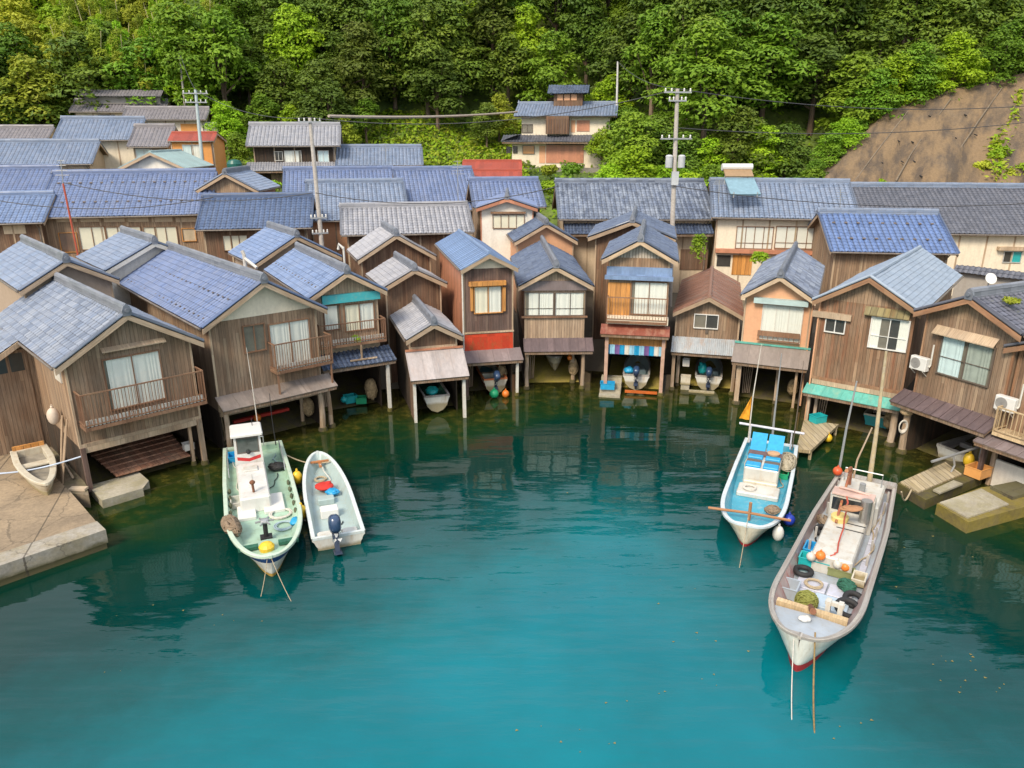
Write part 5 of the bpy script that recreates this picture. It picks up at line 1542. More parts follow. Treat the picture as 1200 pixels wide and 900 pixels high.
# --- green decked boat with white wheelhouse
b1 = make_boat('fishing_boat', 'fishing boat with mint green deck and tall white wheelhouse, bow towards the viewer at left', at_z(296, 520, .68), at_z(317, 652, .95), 2.85, t0=.64, p=2.0,
               mats=(HULLW, ANTI_Y, GREEN_GUN, GREEN_IN, GREEN_IN), stripe=NAVY_ST, fore=.16, fore_drop=.2, stern_w=.93, rake=.25)
P = b1.P
cx, cy = P(292, 537, 1.0)
m = MB()
zt = 2.25
x0, x1 = cx - .62, cx + .62
y0, y1 = cy - .75, cy + .45
for a, b, c_, d_ in (((x0, y1, .33), (x1, y1, .33), (x1 - .06, y1 - .12, zt), (x0 + .06, y1 - .12, zt)),):
    m.face([a, b, c_, d_][::-1])
m.face([(x0, y0, .33), (x1, y0, .33), (x1 - .06, y0, zt), (x0 + .06, y0, zt)])
m.face([(x0, y0, .33), (x0 + .06, y0, zt), (x0 + .06, y1 - .12, zt), (x0, y1, .33)]); m.face([(x1, y1, .33), (x1 - .06, y1 - .12, zt), (x1 - .06, y0, zt), (x1, y0, .33)])
wh = part(b1, m, 'wheelhouse', CABW)
m = MB(); rbox(m, (x0 - .06, y0 - .12, zt), (x1 + .06, y1 + .08, zt + .14), .05); m.build('wheelhouse_roof', M_WHITE, wh)
def onfront(f0, f1, g0, g1, out):     # fractions across and up the sloping front
    q = []
    for f, g in ((f0, g0), (f1, g0), (f1, g1), (f0, g1)):
        z = .33 + (zt - .33) * g; yy = y1 - .12 * g
        q.append((x1 + (x0 - x1) * f, yy + out, z))
    return q
m = MB(); m.face(onfront(.15, .85, .6, .93, .006)[::-1]); m.build('windscreen', plain('tinted windscreen', (.10, .12, .11), .06, var=.5, scale=2.0), wh)
m = MB()
for q in ((.12, .15, .57, .95), (.85, .88, .57, .95), (.12, .88, .93, .96), (.12, .88, .57, .6)): m.face(onfront(*q, .012)[::-1])
m.build('window_trim', M_BRONZE, wh)
m = MB(); A = onfront(.1, .5, .42, .5, .01); B_ = onfront(.5, .9, .42, .5, .01)
lift = Vector((0, 0, -.12))
m.face([A[0], Vector(A[1]) + lift, Vector(A[2]) + lift, A[3]][::-1]); m.face([Vector(B_[0]) + lift, B_[1], B_[2], Vector(B_[3]) + lift][::-1]); m.build('red_chevron', plain('red stripe', (.55, .03, .03), .4), wh)
m = MB(); m.blob(.1, .1, .09, (cx, y1 + .04, 1.5), 10, 6); m.tube([(cx - .3, y0 + .3, zt + .14), (cx - .3, y0 + .3, zt + .5)], .02, 6); m.build('lamp', M_BLACK, wh)
ey0, ey1 = y1 + .02, P(310, 583, .9)[1]
m = MB(); rbox(m, (cx - .62, ey0, .33), (cx + .58, ey1, .98), .07); ec = part(b1, m, 'engine_casing', CABW)
m = MB(); rbox(m, (cx - .3, ey0 + .5, .981), (cx + .3, ey0 + 1.0, 1.06), .03); m.box((cx - .02, ey0 + 1.3, .98), (cx + .02, ey0 + 1.9, .995)); m.build('casing_lid', DECKW, ec)
m = MB(); gx, gy = P(300, 565, 1.0); m.tube([(cx, ey1 - .5, .97), (cx + .02, ey1 - .5, 1.35)], .05, 8); m.blob(.12, .1, .1, (cx + .02, ey1 - .5, 1.42), 8, 6); m.build('exhaust', M_RUSTY, ec)
for nm, (px0, py0, px1, py1), mat, hh in (('hatch', (278, 592, 300, 607), M_WHITE, .14), ('hatch', (308, 578, 333, 598), M_WHITE, .14), ('green_box', (281, 583, 306, 590), M_GREENPL, .3)):
    a = P(px0, (py0 + py1) / 2, .45); b = P(px1, (py0 + py1) / 2, .45); t1 = P((px0 + px1) / 2, py0, .45)[1]; t2 = P((px0 + px1) / 2, py1, .45)[1]
    m = MB(); rbox(m, (min(a[0], b[0]), t1, .325), (max(a[0], b[0]), t2, .325 + hh), .03); part(b1, m, nm, mat)
# hauler winch near the bow
hx, hy = P(312, 628, .5)
m = MB(); m.box((hx - .22, hy - .18, .33), (hx + .22, hy + .18, .5)); m.tube([(hx, hy, .5), (hx, hy, 1.15)], .09, 10); hw = part(b1, m, 'line_hauler', M_BLACK)
m = MB()
for k in range(6):
    a = 2 * math.pi * k / 6; m.bar((hx, hy, 1.15), (hx + .34 * math.cos(a), hy + .34 * math.sin(a), 1.12), .05, .07)
m.lathe([(.14, 1.08), (.17, 1.14), (.14, 1.2), (.05, 1.22)], 10, (hx, hy, 0)); m.build('drum', M_STEEL, hw)
yx, yy = P(313, 645, .7); m = MB(); m.lathe([(.26, .75), (.28, .9), (.2, 1.0), (.08, 1.06)], 12, (yx, yy, -.02)); part(b1, m, 'bow_roller', M_YELLOW)
for sx in (-1, 1):
    m = MB(); m.box((sx * .35, yy - .35, .74), (sx * 1.05, yy - .12, .86)); part(b1, m, 'deck_slot', M_NETG)
# side stanchions with pads
for sx in (-1, 1):
    for k in range(5):
        m = MB(); yv = b1.L * (.42 + .06 * k); m.blob(.07, .15, .12, (sx * (1.20 + .02 * (k > 2)), yv, .58), 8, 5, .1); part(b1, m, 'side_pad', plain('olive rubber pad', (.10, .11, .06), .8, var=.3))
m = MB()
ax, ay = P(307, 505, 2.2); m.tube([(-.35, .5, .6), (-.3, .45, 3.0), (-.22, .4, 5.6)], [.035, .025, .012], 6); part(b1, m, 'rod', M_ROPEW)
m = MB(); m.tube([(-1.05, .4, .6), (-1.0, .3, 2.0), (-1.02, .2, 3.2)], [.03, .02, .015], 6); part(b1, m, 'rod', M_BLACK)
# loose things aboard
def coil(name, label, p, r, mat, turns=3, group=None, cat='rope', thick=.03):
    e = MB(); random.seed(len(label))
    pts = []
    for i in range(turns * 16 + 1):
        a = 2 * math.pi * i / 16; rr = r * (1 + .1 * math.sin(a * .37 + 1)) - .012 * (i / 16)
        pts.append(Vector((rr * math.cos(a), rr * math.sin(a), thick + thick * .5 * (i / 16) + .01 * math.sin(a * 2.3))))
    e.tube(pts, thick, 6)
    o = e.build(name, mat); o.location = p
    return tag(o, label, cat, group)
def onb(h, px, py, z):
    q = h.P(px, py, z); return h.world(q[0], q[1], z)
coil('rope_coil', 'pale rope coiled on the mint green foredeck', onb(b1, 329, 603, .34), .42, M_ROPEW)
coil('rope_coil', 'thin blue grey line looped beside the hauler on the mint green boat', onb(b1, 333, 617, .34), .36, plain('blue grey line', (.35, .45, .5), .8), 2)
def bundle(name, label, p, sx, sy, sz, mat, cat, rz=0.0, jit=.14, n=14):
    m = MB(); random.seed(sum(map(ord, label)))
    m.blob(sx, sy, sz, (0, 0, sz * .8), n, 9, jit)
    if cat in ('net', 'rope'):
        for _ in range(26):
            ax = Vector((random.gauss(0, 1), random.gauss(0, 1), random.gauss(0, 1.4))).normalized(); u_ = ax.orthogonal().normalized(); v_ = ax.cross(u_); k_ = random.uniform(.9, 1.12); ph = random.uniform(0, 6.28)
            pts = []
            for i in range(13):
                a = ph + 4.2 * i / 12; d_ = u_ * math.cos(a) + v_ * math.sin(a)
                pts.append((d_.x * sx * k_, d_.y * sy * k_, max(.02, sz * .8 + d_.z * sz * k_ + .03 * math.sin(3 * a))))
            m.tube(pts, .022, 5)
    for _ in range(5):
        a = random.uniform(0, 6.28); m.blob(sx * .4, sy * .4, sz * .5, (sx * .5 * math.cos(a), sy * .55 * math.sin(a), sz * random.uniform(.8, 1.5)), 8, 5, .18)
    o = m.build(name, mat, smooth=True, merge=True); o.location = p; o.rotation_euler = (0, 0, rz)
    return tag(o, label, cat)
bundle('net_bundle', 'heap of tan netting lying on the left rail of the mint green boat', onb(b1, 272, 622, .5), .3, .75, .28, M_NET, 'net', b1.root.rotation_euler.z + .2)
bundle('cloth', 'crumpled blue cloth on the right side of the mint green boat', onb(b1, 347, 614, .4), .2, .3, .15, M_BLUETARP, 'cloth')
bundle('net_bundle', 'dark netting behind the wheelhouse corner of the mint green boat', onb(b1, 325, 549, .4), .38, .26, .14, M_BLACK, 'net')
def buoy(name, label, p, r, mat, sq=1.25, cat='buoy', group=None):
    m = MB(); m.blob(r, r, r * sq, (0, 0, r * sq * .8), 14, 9); m.tube([(0, 0, r * sq * 1.75), (0, 0, r * sq * 2.0)], r * .22, 8)
    m.torus(r * .14, r * .05, (0, 0, r * sq * 2.05), Matrix.Rotation(math.pi / 2, 4, 'X'), 10, 6)
    o = m.build(name, mat, smooth=True, merge=True); o.location = p
    return tag(o, label, cat, group)
buoy('fender', 'yellow fender between the mint green boat and the grey skiff, upper of two', at_z(349, 566, .15), .22, M_YELLOW, 1.5, 'fender', 'yellow fenders')
buoy('fender', 'yellow fender between the mint green boat and the grey skiff, lower of two', at_z(354, 607, .1), .22, M_YELLOW, 1.5, 'fender', 'yellow fenders')

# --- grey skiff
b2 = make_boat('skiff', 'open pale grey skiff with a dark outboard, moored beside the mint green boat', at_z(397, 628, .5), at_z(372, 531, .6), 1.95, t0=.38, p=2.0, sheer=(.52, .66), deck=.14,
               mats=(HULLW, ANTI_Y, plain('pale grey gunwale', (.62, .68, .68), .4, var=.1, dirt=(.45, .44, .38)), AQUA_IN, AQUA_IN), rim=.12, rake=.5, stern_w=1.0)
outboard(b2.root, (-.12, -.06, .58), 0, 1.35, R(-14))
for sx in (-1, 1):
    m = MB(); rbox(m, (sx * .46 - .3, .14, .15), (sx * .46 + .3, .58, .5), .05); part(b2, m, 'stern_seat', HULLW)
m = MB(); yv = b2.L * .9; m.box((-.42, yv - .12, .5), (.42, yv + .02, .56)); m.box((-.06, yv - .55, .44), (.06, yv + .18, .499)); part(b2, m, 'bow_cleat', plain('rust orange wood', (.42, .17, .06), .7, var=.3))
m = MB(); q = b2.P(386, 600, .3); rbox(m, (q[0] - .36, q[1] - .25, .15), (q[0] + .36, q[1] + .22, .52), .04); part(b2, m, 'white_box', M_WHITE)
m = MB(); q = b2.P(382, 585, .3); rbox(m, (q[0] - .34, q[1] - .22, .15), (q[0] + .34, q[1] + .2, .4), .04); part(b2, m, 'thwart', AQUA_IN)
bundle('cushion', 'red round cushion lying in the grey skiff', onb(b2, 380, 572, .3), .42, .36, .12, M_REDC, 'cushion', jit=.05)
bundle('cloth', 'blue cloth next to the red cushion in the grey skiff', onb(b2, 390, 579, .2), .3, .26, .14, M_BLUEPL, 'cloth')

# --- blue boat
b3 = make_boat('fishing_boat', 'small fishing boat with bright blue deck and blue covered cabin, orange flag at its stern', at_z(904, 518, .62), at_z(875, 616, .95), 2.55, t0=.62, p=2.7,
               mats=(HULLC, ANTI_R, plain('pale blue grey rail', (.60, .68, .74), .4, var=.15, dirt=(.45, .42, .36)), BLUE_IN, BLUE_IN), fore=.14, fore_drop=.15, stern_w=.95, rake=.1)
P = b3.P
q0 = P(897, 562, .7); cy1 = q0[1]; cx = P(893, 545, 1.0)[0] * .4
cz = 1.15
m = MB(); rbox(m, (cx - .72, cy1 - 2.3, .27), (cx + .72, cy1, cz), .05); cb = part(b3, m, 'cabin', DECKW)
tops = [(-.02, .5, M_BLUETARP), (-.52, .42, M_BRONZE), (-.98, .4, M_BLUETARP)]
for off, ln, mt in tops:
    for sx in (-1, 1):
        m = MB(); rbox(m, (cx + sx * .37 - .32, cy1 + off - ln, cz - .02), (cx + sx * .37 + .32, cy1 + off - .03, cz + (.10 if mt is M_BLUETARP else .05)), .03); m.build('cover_panel', mt, cb)
m = MB(); m.box((cx - .72, cy1 - 1.75, cz), (cx + .72, cy1 - 1.35, cz + .12)); m.build('brown_hatch', plain('brown hatch', (.16, .09, .08), .6), cb)
m = MB(); m.lathe([(.26, cz + .12), (.28, cz + .2), (.1, cz + .24)], 12, (cx - .35, cy1 - 1.55, .005)); m.build('round_lid', plain('tan lid', (.55, .33, .18), .6, var=.3), cb)
for sx in (-1, 1):
    m = MB(); a = Vector((cx + sx * .37, cy1 - 1.85, cz + .05)); M = Matrix.Translation(a) @ Matrix.Rotation(R(-38), 4, 'X')
    m.box((-.33, -.95, 0), (.33, 0, .07), M); m.build('blue_seat_back', M_BLUETARP, cb)
m = MB(); rbox(m, (-.85, cy1 + .25, .33), (.85, cy1 + 1.25, .52), .04); part(b3, m, 'fore_hatch', DECKW)
m = MB(); rbox(m, (-.7, cy1 + .02, .33), (.7, cy1 + .22, .62), .03); part(b3, m, 'cream_locker', HULLC)
yb = b3.L * .93
m = MB(); m.tube([(-1.5, yb - .2, 1.05), (0, yb - .1, 1.1), (1.55, yb, 1.05)], .055, 8); m.tube([(0, yb - .1, .8), (0, yb - .1, 1.55)], .06, 8); part(b3, m, 'bow_beam', boards('orange brown pole', (.42, .20, .09), (.36, .16, .07), bw=.4, gap=0, gray=(.45, .3, .18)))
m = MB()
for zz in (.8,): m.tube([(-1.45, .55, 1.5), (1.55, .35, 1.5)], .06, 8)
m.tube([(-.9, .5, .6), (-.9, .5, 1.5)], .04, 6); m.tube([(1.0, .4, .6), (1.0, .4, 1.5)], .04, 6); part(b3, m, 'stern_frame', plain('pale lilac pipe', (.60, .60, .68), .4))
m = MB(); m.tube([(-.05, .45, .6), (-.02, .4, 2.0), (.0, .25, 5.2)], [.07, .05, .02], 7); part(b3, m, 'mast', M_STEEL)
m = MB(); m.tube([(1.05, .45, .6), (1.05, .4, 3.0), (.95, .1, 5.5)], [.035, .03, .012], 6); fp = part(b3, m, 'flag_pole', M_ROPEW)
m = MB(); Pp = np.array([[[1.06 + .16 * j * (1 - i / 5) + .05, .38 - .012 * i + .05 * math.sin(j * 2 + i), 1.75 + i * .24] for j in range(4)] for i in range(6)]); m.grid(Pp); m.build('flag', plain('orange flag', (.75, .33, .02), .8), fp)
m = MB(); m.tube([(-1.0, .6, .6), (-1.02, .5, 3.2), (-1.0, .4, 5.0)], [.03, .025, .01], 6); part(b3, m, 'rod', M_BRONZE)
bundle('net_bundle', 'pile of pale netting and hoops on the right side of the blue boat', onb(b3, 922, 547, .5), .35, .8, .3, plain('pale net', (.45, .40, .30), .95, var=.4, scale=9), 'net', b3.root.rotation_euler.z)
bundle('net_bundle', 'small dark net heap on the foredeck of the blue boat', onb(b3, 905, 600, .5), .3, .25, .12, M_NET, 'net')
buoy('fender', 'white fender hanging at the bow corner of the blue boat', at_z(911, 632, .0), .22, M_WHITE, 1.5, 'fender')
o = buoy('fender', 'round blue fender with white cap beside the blue boat', at_z(924, 614, .1), .24, plain('royal blue rubber', (.02, .05, .42), .35), 1.0, 'fender')

# --- large boat at right
b4 = make_boat('fishing_boat', 'largest fishing boat, weathered wooden rails and lilac deck, two masts at the stern, right foreground', at_z(1016, 561, .85), at_z(937, 748, 1.25), 2.74, t0=.76, p=2.2, sheer=(.85, 1.3), deck=.42,
               mats=(HULLW, ANTI_R, GUNWOOD, RED_IN, LILAC_IN), fore=.13, fore_drop=.12, rim=.13, rake=.15, stern_w=.84, flare=.80, boot=.24)
P = b4.P
yE = P(985, 660, 1.0)[1]; yA = P(1000, 600, 1.2)[1]
m = MB(); rbox(m, (-.62, yA, .43), (.72, yE, 1.12), .06); ec = part(b4, m, 'engine_casing', DECKW)
m = MB(); rbox(m, (-.75, yA - .5, .43), (.82, yA + .12, 1.85), .06); wh = part(b4, m, 'wheel_shelter', DECKW)
m = MB(); m.face([(-.66, yA + .125, 1.2), (.72, yA + .125, 1.2), (.72, yA + .125, 1.72), (-.66, yA + .125, 1.72)][::-1]); m.build('windscreen', plain('dark windscreen', (.025, .03, .035), .08), wh)
m = MB(); m.box((-.7, yA - .45, 1.851), (.77, yA + .2, 1.9)); m.tube([(-.5, yA - .3, 1.9), (.1, yA - .2, 2.0), (.6, yA - .35, 1.95)], .05, 6); m.build('shelter_roof', plain('pinkish worn panel', (.60, .42, .36), .6, var=.3), wh)
m = MB(); rbox(m, (-.85, yA - 2.9, .43), (.85, yA - .55, 1.35), .08); part(b4, m, 'aft_cabin', DECKW)
m = MB(); m.tube([(-.5, yA + .45, 1.1), (-.5, yA + .45, 2.0)], .2, 14); part(b4, m, 'exhaust_stack', plain('polished exhaust', (.5, .48, .45), .3, metal=.8))
m = MB(); m.lathe([(.3, 1.12), (.32, 1.3), (.28, 1.34)], 14, (.3, yA + .8, .001)); part(b4, m, 'yellow_basin', plain('straw yellow basin', (.72, .55, .2), .5))
for z in (0, 1): 
    m = MB(); m.box((-.63, yA + .9 + .5 * z, 1.121), (.3, yA + .94 + .5 * z, 1.14)); m.build('casing_seam', M_BLACK, ec)
# deck hatches
for i, (a, b, c_, d_) in enumerate(((-.85, -.1, .75, 1.55), (-.05, .9, .75, 1.55), (-.85, .2, 1.62, 2.5), (.25, .8, 1.62, 2.5))):
    m = MB(); rbox(m, (a, yE + c_ * .9, .425), (b, yE + d_ * .9, .53), .02); part(b4, m, 'hatch', plain('pale lilac hatch', (.50, .51, .60), .5, var=.2, dirt=(.42, .4, .38)) if i != 2 else plain('pale blue hatch', (.42, .52, .62), .5, var=.2))
for k in range(5):
    m = MB(); yv = 1.2 + k * 1.35; rbox(m, (-1.0, yv, .425), (-.78, yv + 1.2, .5), .015); part(b4, m, 'side_board', plain('pale lilac hatch', (.50, .51, .60)))
yb = b4.L * .87
m = MB(); m.box((-1.03, yb - .1, 1.02), (1.03, yb + .1, 1.2)); part(b4, m, 'cross_beam', W_CREAMRAIL)
m = MB()
for sx in (-.75, -.4): m.box((sx - .07, yb - .5, .45), (sx + .07, yb - .25, 1.45))
m.box((-.85, yb - .45, 1.3), (-.3, yb - .32, 1.42)); part(b4, m, 'bitts', DECKW)
m = MB(); m.tube([(.15, yb - .4, .5), (.1, yb - .4, 1.0), (-.1, yb + .5, 1.45)], .1, 8); part(b4, m, 'bow_roller', M_RUSTY)
m = MB(); m.box((-1.15, .1, .82), (1.15, .5, .98)); part(b4, m, 'stern_beam', GUNWOOD)
m = MB(); m.tube([(-.15, .45, .6), (-.1, .4, 3.0), (.05, .2, 6.6)], [.11, .085, .05], 9); part(b4, m, 'mast', plain('weathered yellow mast', (.50, .40, .24), .8, var=.35, scale=2.5, dirt=(.42, .38, .34)))
m = MB(); m.tube([(1.1, .5, .6), (1.05, .45, 3.2), (.95, .3, 5.2)], [.06, .05, .03], 7); part(b4, m, 'mast', M_STEEL)
m = MB(); m.tube([(.5, .5, .6), (.45, .45, 1.8), (.1, .3, 3.3)], [.045, .04, .03], 7); part(b4, m, 'spar', W_POST)
m = MB(); m.tube([(.45, yA - 2.2, 1.3), (.42, yA - 1.6, 2.3), (.38, yA + .2, 2.9)], .07, 8); m.tube([(.42, yA - 1.5, 2.2), (.36, yA + 1.2, 1.2)], .05, 8); part(b4, m, 'boom', plain('red brown boom', (.38, .11, .06), .6, var=.3, dirt=(.5, .36, .12)))
def tyre(label, p, tilt=0.0, r=.26, group='old tyres used as fenders', rz=0.0):
    m = MB(); m.torus(r, .095, (0, 0, .095), None, 24, 10)
    o = m.build('tyre', M_BLACK, smooth=True, merge=True); o.location = p; o.rotation_euler = (tilt, 0, rz)
    return tag(o, label, 'tyre', group)
tyre('black tyre lying beside the blue bin on the big boat', onb(b4, 941, 672, .5))
tyre('black tyre leaning at the right rail of the big boat, upper of two', onb(b4, 1000, 705, .5), .3, .27)
tyre('black tyre leaning at the right rail of the big boat, lower of two', onb(b4, 993, 715, .5), .3, .33)
def crate(name, label, p, sx, sy, sz, mat, rz=0.0, cat='crate', group=None, t=.03, slots=True):
    m = MB()
    m.box((-sx, -sy, 0), (sx, sy, t)); m.box((-sx, -sy, t), (sx, -sy + t, sz)); m.box((-sx, sy - t, t), (sx, sy, sz)); m.box((-sx, -sy + t, t), (-sx + t, sy - t, sz)); m.box((sx - t, -sy + t, t), (sx, sy - t, sz))
    m.box((-sx - .02, -sy - .02, sz), (sx + .02, -sy + t, sz + .03)); m.box((-sx - .02, sy - t, sz), (sx + .02, sy + .02, sz + .03)); m.box((-sx - .02, -sy + t, sz), (-sx + t, sy - t, sz + .03)); m.box((sx - t, -sy + t, sz), (sx + .02, sy - t, sz + .03))
    o = m.build(name, mat); o.location = p; o.rotation_euler = (0, 0, rz)
    return tag(o, label, cat, group)
rzb = b4.root.rotation_euler.z
crate('plastic_bin', 'turquoise plastic bin in front of the engine casing of the big boat', onb(b4, 954, 664, .45), .5, .25, .34, M_TEALPL, rzb, 'bin')
crate('crate', 'olive crate next to the turquoise bin on the big boat', onb(b4, 985, 674, .45), .4, .22, .26, plain('olive plastic', (.22, .24, .10), .6), rzb)
crate('crate', 'lilac grey open crate at the left rail of the big boat', onb(b4, 922, 695, .45), .34, .34, .36, LILAC_IN, rzb)
buoy('buoy', 'orange float on the casing front of the big boat, left of the two', onb(b4, 961, 655, 1.0), .17, M_ORANGEPL, 1.0, 'buoy', 'orange floats')
buoy('buoy', 'orange float in the olive crate on the big boat, right of the two', onb(b4, 990, 668, .75), .16, M_ORANGEPL, 1.0, 'buoy', 'orange floats')
buoy('buoy', 'white float beside the left orange float on the big boat', onb(b4, 950, 656, .9), .16, DECKW, 1.0)
buoy('buoy', 'white float behind the olive crate on the big boat', onb(b4, 981, 665, .8), .16, DECKW, 1.0)
buoy('buoy', 'orange red float at the left stern corner of the big boat', onb(b4, 981, 556, 1.0), .2, plain('orange red float', (.65, .1, .03), .4), 1.0)
bundle('rope_heap', 'olive and straw rope heap in front of the hatches of the big boat', onb(b4, 944, 712, .5), .32, .3, .3, plain('olive rope', (.25, .26, .06), .9, var=.4, scale=12), 'rope')
bundle('gloves', 'pair of white gloves on the foredeck of the big boat', onb(b4, 943, 727, 1.15), .2, .13, .08, M_WHITE, 'gloves')
bundle('sack', 'brown orange tarp folded behind the windscreen of the big boat', onb(b4, 998, 598, 1.9), .42, .2, .09, plain('brown tarp', (.40, .2, .1), .8, var=.3), 'tarp')

# --- more gear on the decks
m = MB()
for sx in (-1, 1):
    pts = [(sx * 1.16, b1.L * f, .70 + .05 * k + (.42 if 0 < k < 3 else 0)) for k, f in enumerate((.1, .11, .34, .35))]
    m.tube(pts, .022, 6)
part(b1, m, 'handrail', M_STEEL)
m = MB(); m.tube([(-.5, .25, 1.1), (.5, .25, 1.1)], .03, 6); m.tube([(-.5, .25, .6), (-.5, .25, 1.1)], .03, 6); m.tube([(.5, .25, .6), (.5, .25, 1.1)], .03, 6); part(b1, m, 'stern_rail', M_STEEL)
def lash(h, name, pts, mat, r=.022):
    m = MB(); P_ = [Vector(p) for p in pts]; q = []
    for a_, b_ in zip(P_[:-1], P_[1:]):
        for k in range(5): q.append(a_.lerp(b_, k / 5) + Vector((.03 * math.sin(k * 2 + a_.x * 5), .03 * math.cos(k * 1.7 + a_.y * 3), 0)))
    q.append(P_[-1]); m.tube(q, r, 5); return part(h, m, name, mat)
lash(b1, 'deck_hose', [(-.9, 3.2, .36), (-.6, 4.4, .36), (-.2, 5.0, .37), (.3, 4.8, .36), (.7, 5.6, .36), (.5, 6.4, .37)], M_BLACK)
lash(b1, 'deck_line', [(1.0, 1.2, .36), (.75, 2.6, .36), (.95, 4.0, .37), (.6, 5.2, .36), (.1, 5.9, .36), (-.5, 6.3, .37)], M_ROPEW)
lash(b1, 'deck_line', [(-1.0, .9, .36), (-.8, 1.5, .36), (-1.05, 2.2, .37), (-.8, 2.8, .36)], plain('blue grey line', (.35, .45, .5), .8))
lash(b2, 'fuel_hose', [(-.1, .3, .5), (.3, .7, .17), (.1, 1.2, .17), (.35, 1.7, .18)], M_BLACK)
lash(b2, 'painter', [(0, b2.L * .86, .5), (.3, b2.L * .72, .17), (-.1, b2.L * .62, .17), (.3, b2.L * .55, .17)], M_ROPEW)
lash(b3, 'deck_line', [(.8, 1.0, .36), (.95, 2.4, .36), (.7, 3.6, .37), (.2, 4.6, .36)], M_ROPEW)
lash(b3, 'deck_line', [(-.9, 2.6, .36), (-.7, 3.5, .36), (-.95, 4.4, .37), (-.3, 5.0, .36)], M_ROPE)
lash(b4, 'deck_line', [(-1.0, 2.0, .53), (-.8, 4.0, .53), (-1.05, 5.6, .53), (-.6, 7.2, .55), (.1, 7.8, .56)], M_ROPE, .03)
lash(b4, 'deck_hose', [(.95, 2.5, .46), (.85, 4.2, .46), (1.0, 5.6, .47), (.5, 6.8, .55), (.9, 7.6, .55)], M_BLACK, .03)
lash(b4, 'casing_line', [(.2, yA + .3, 1.92), (.1, yA + .8, 1.5), (-.05, yE - .4, 1.16), (.1, yE - .05, 1.1)], plain('red line', (.45, .08, .05), .8), .03)
m = MB()
for k in range(6):
    for sx in (-1, 1):
        m = MB(); yv = 1.0 + k * 1.15; m.box((sx * .97 - .04, yv, .43), (sx * .97 + .04, yv + .07, .92)); part(b4, m, 'rib', GUNWOOD)
m = MB(); m.tube([(-.7, yA - 2.5, 1.36), (-.7, yA - 2.5, 1.9), (.7, yA - 2.5, 1.9), (.7, yA - 2.5, 1.36)], .03, 6); m.tube([(-.1, yA - 1.6, 1.35), (-.1, yA - 1.6, 1.75)], .12, 10); part(b4, m, 'rail_frame', M_STEEL)
coil('rope_coil', 'pale rope coiled on the aft cabin roof of the big boat', b4.world(-.35, yA - 1.2, 1.36), .3, M_ROPEW)
coil('rope_coil', 'straw rope coiled on the middle hatch of the big boat', b4.world(.35, yE + 1.1, .55), .28, M_ROPE)
coil('rope_coil', 'pale rope coiled on the white fore hatch of the blue boat', b3.world(.35, cy1 + .8, .53), .26, M_ROPEW)
coil('rope_coil', 'dark rope coiled in the bow of the grey skiff', b2.world(-.1, b2.L * .74, .16), .25, M_ROPE)
crate('fish_crate', 'white fish crate at the left rail of the mint green boat', b1.world(.95, b1.L * .5, .33), .24, .36, .24, DECKW, b1.root.rotation_euler.z)
crate('fish_crate', 'blue fish crate at the stern corner of the mint green boat', b1.world(.9, .8, .33), .26, .36, .24, M_BLUEPL, b1.root.rotation_euler.z)
crate('fish_crate', 'green fish crate on the right side deck of the blue boat', b3.world(-.85, 3.2, .33), .2, .34, .22, M_GREENPL, b3.root.rotation_euler.z)
crate('fish_crate', 'white fish crate near the stern of the big boat', b4.world(.95, 1.6, .45), .26, .4, .26, DECKW, b4.root.rotation_euler.z)
crate('fish_crate', 'blue fish crate beside the engine casing on the left of the big boat', b4.world(.92, yE - 1.2, .45), .2, .34, .24, M_BLUEPL, rzb)
crate('fish_crate', 'pale crate beside the dark hose on the right of the big boat', b4.world(-.9, yE + .1, .53), .2, .3, .22, HULLC, rzb)
bundle('net_bundle', 'dark green net heap on the right hatch of the big boat', b4.world(-.62, yE + .75, .55), .26, .34, .14, M_NETG, 'net')
bundle('net_bundle', 'tan net heap on the left side deck of the big boat', b4.world(.9, yA + .2, .5), .2, .45, .16, M_NET, 'net')
tyre('black tyre hung on the casing side near the windscreen of the big boat', b4.world(.8, yA + .9, .5), .2, .24)
bundle('net_bundle', 'pinkish net heap at the stern of the big boat', b4.world(.1, 1.0, .5), .5, .3, .22, plain('pink net', (.5, .27, .22), .95, var=.4, scale=9), 'net')
# --- boats inside the bays (sterns towards the water)
def bay_boat(key, label, lx, ly, z, L, B, mats, motor=True, tilt=R(35), items=()):
    h0 = H[key]
    st = h0.world(lx, ly, z); bw = h0.world(lx, ly + L, z)
    b = make_boat('skiff', label, st, bw, B, t0=.45, p=2.0, sheer=(.55, .7), deck=.2, mats=mats, rim=.09, rake=.6, stern_w=.98, group='small boats inside the boathouses', z0=z)
    if motor: outboard(b.root, (0, -.08, .6), 0, 1.15, tilt)
    m = MB(); rbox(m, (-B * .36, L * .32, .2), (B * .36, L * .40, .46), .03); part(b, m, 'thwart', mats[3])
    return b
W5 = (HULLW, ANTI_Y, GUNWOOD, AQUA_IN, AQUA_IN)
WC = (HULLC, ANTI_R, HULLC, HULLC, AQUA_IN)
bb = bay_boat('h4c', 'small white boat inside the low boathouse under the big pale awning', .05, -.35, .55, 4.2, 1.45, (HULLW, HULLW, GUNWOOD, M_NETG, M_NETG), motor=False)
bundle('tarp', 'teal tarp and red cloth heaped in the boat under the pale awning', bb.world(-.1, .9, .95), .35, .5, .22, M_TEALPL, 'tarp')
bb = bay_boat('h5', 'cream boat with striped stern inside the dark brown boathouse', .35, -.2, .45, 4.5, 1.45, (HULLC, ANTI_R, plain('orange red rail', (.5, .16, .06), .6), HULLC, BLUE_IN))
o = buoy('buoy', 'green drum float at the stern of the boat in the dark brown boathouse', H['h5'].world(.15, -.75, .05), .28, M_GREENPL, 1.0)
o = buoy('buoy', 'orange float at the stern of the boat in the dark brown boathouse', H['h5'].world(.85, -.7, .0), .22, M_ORANGEPL, 1.1)
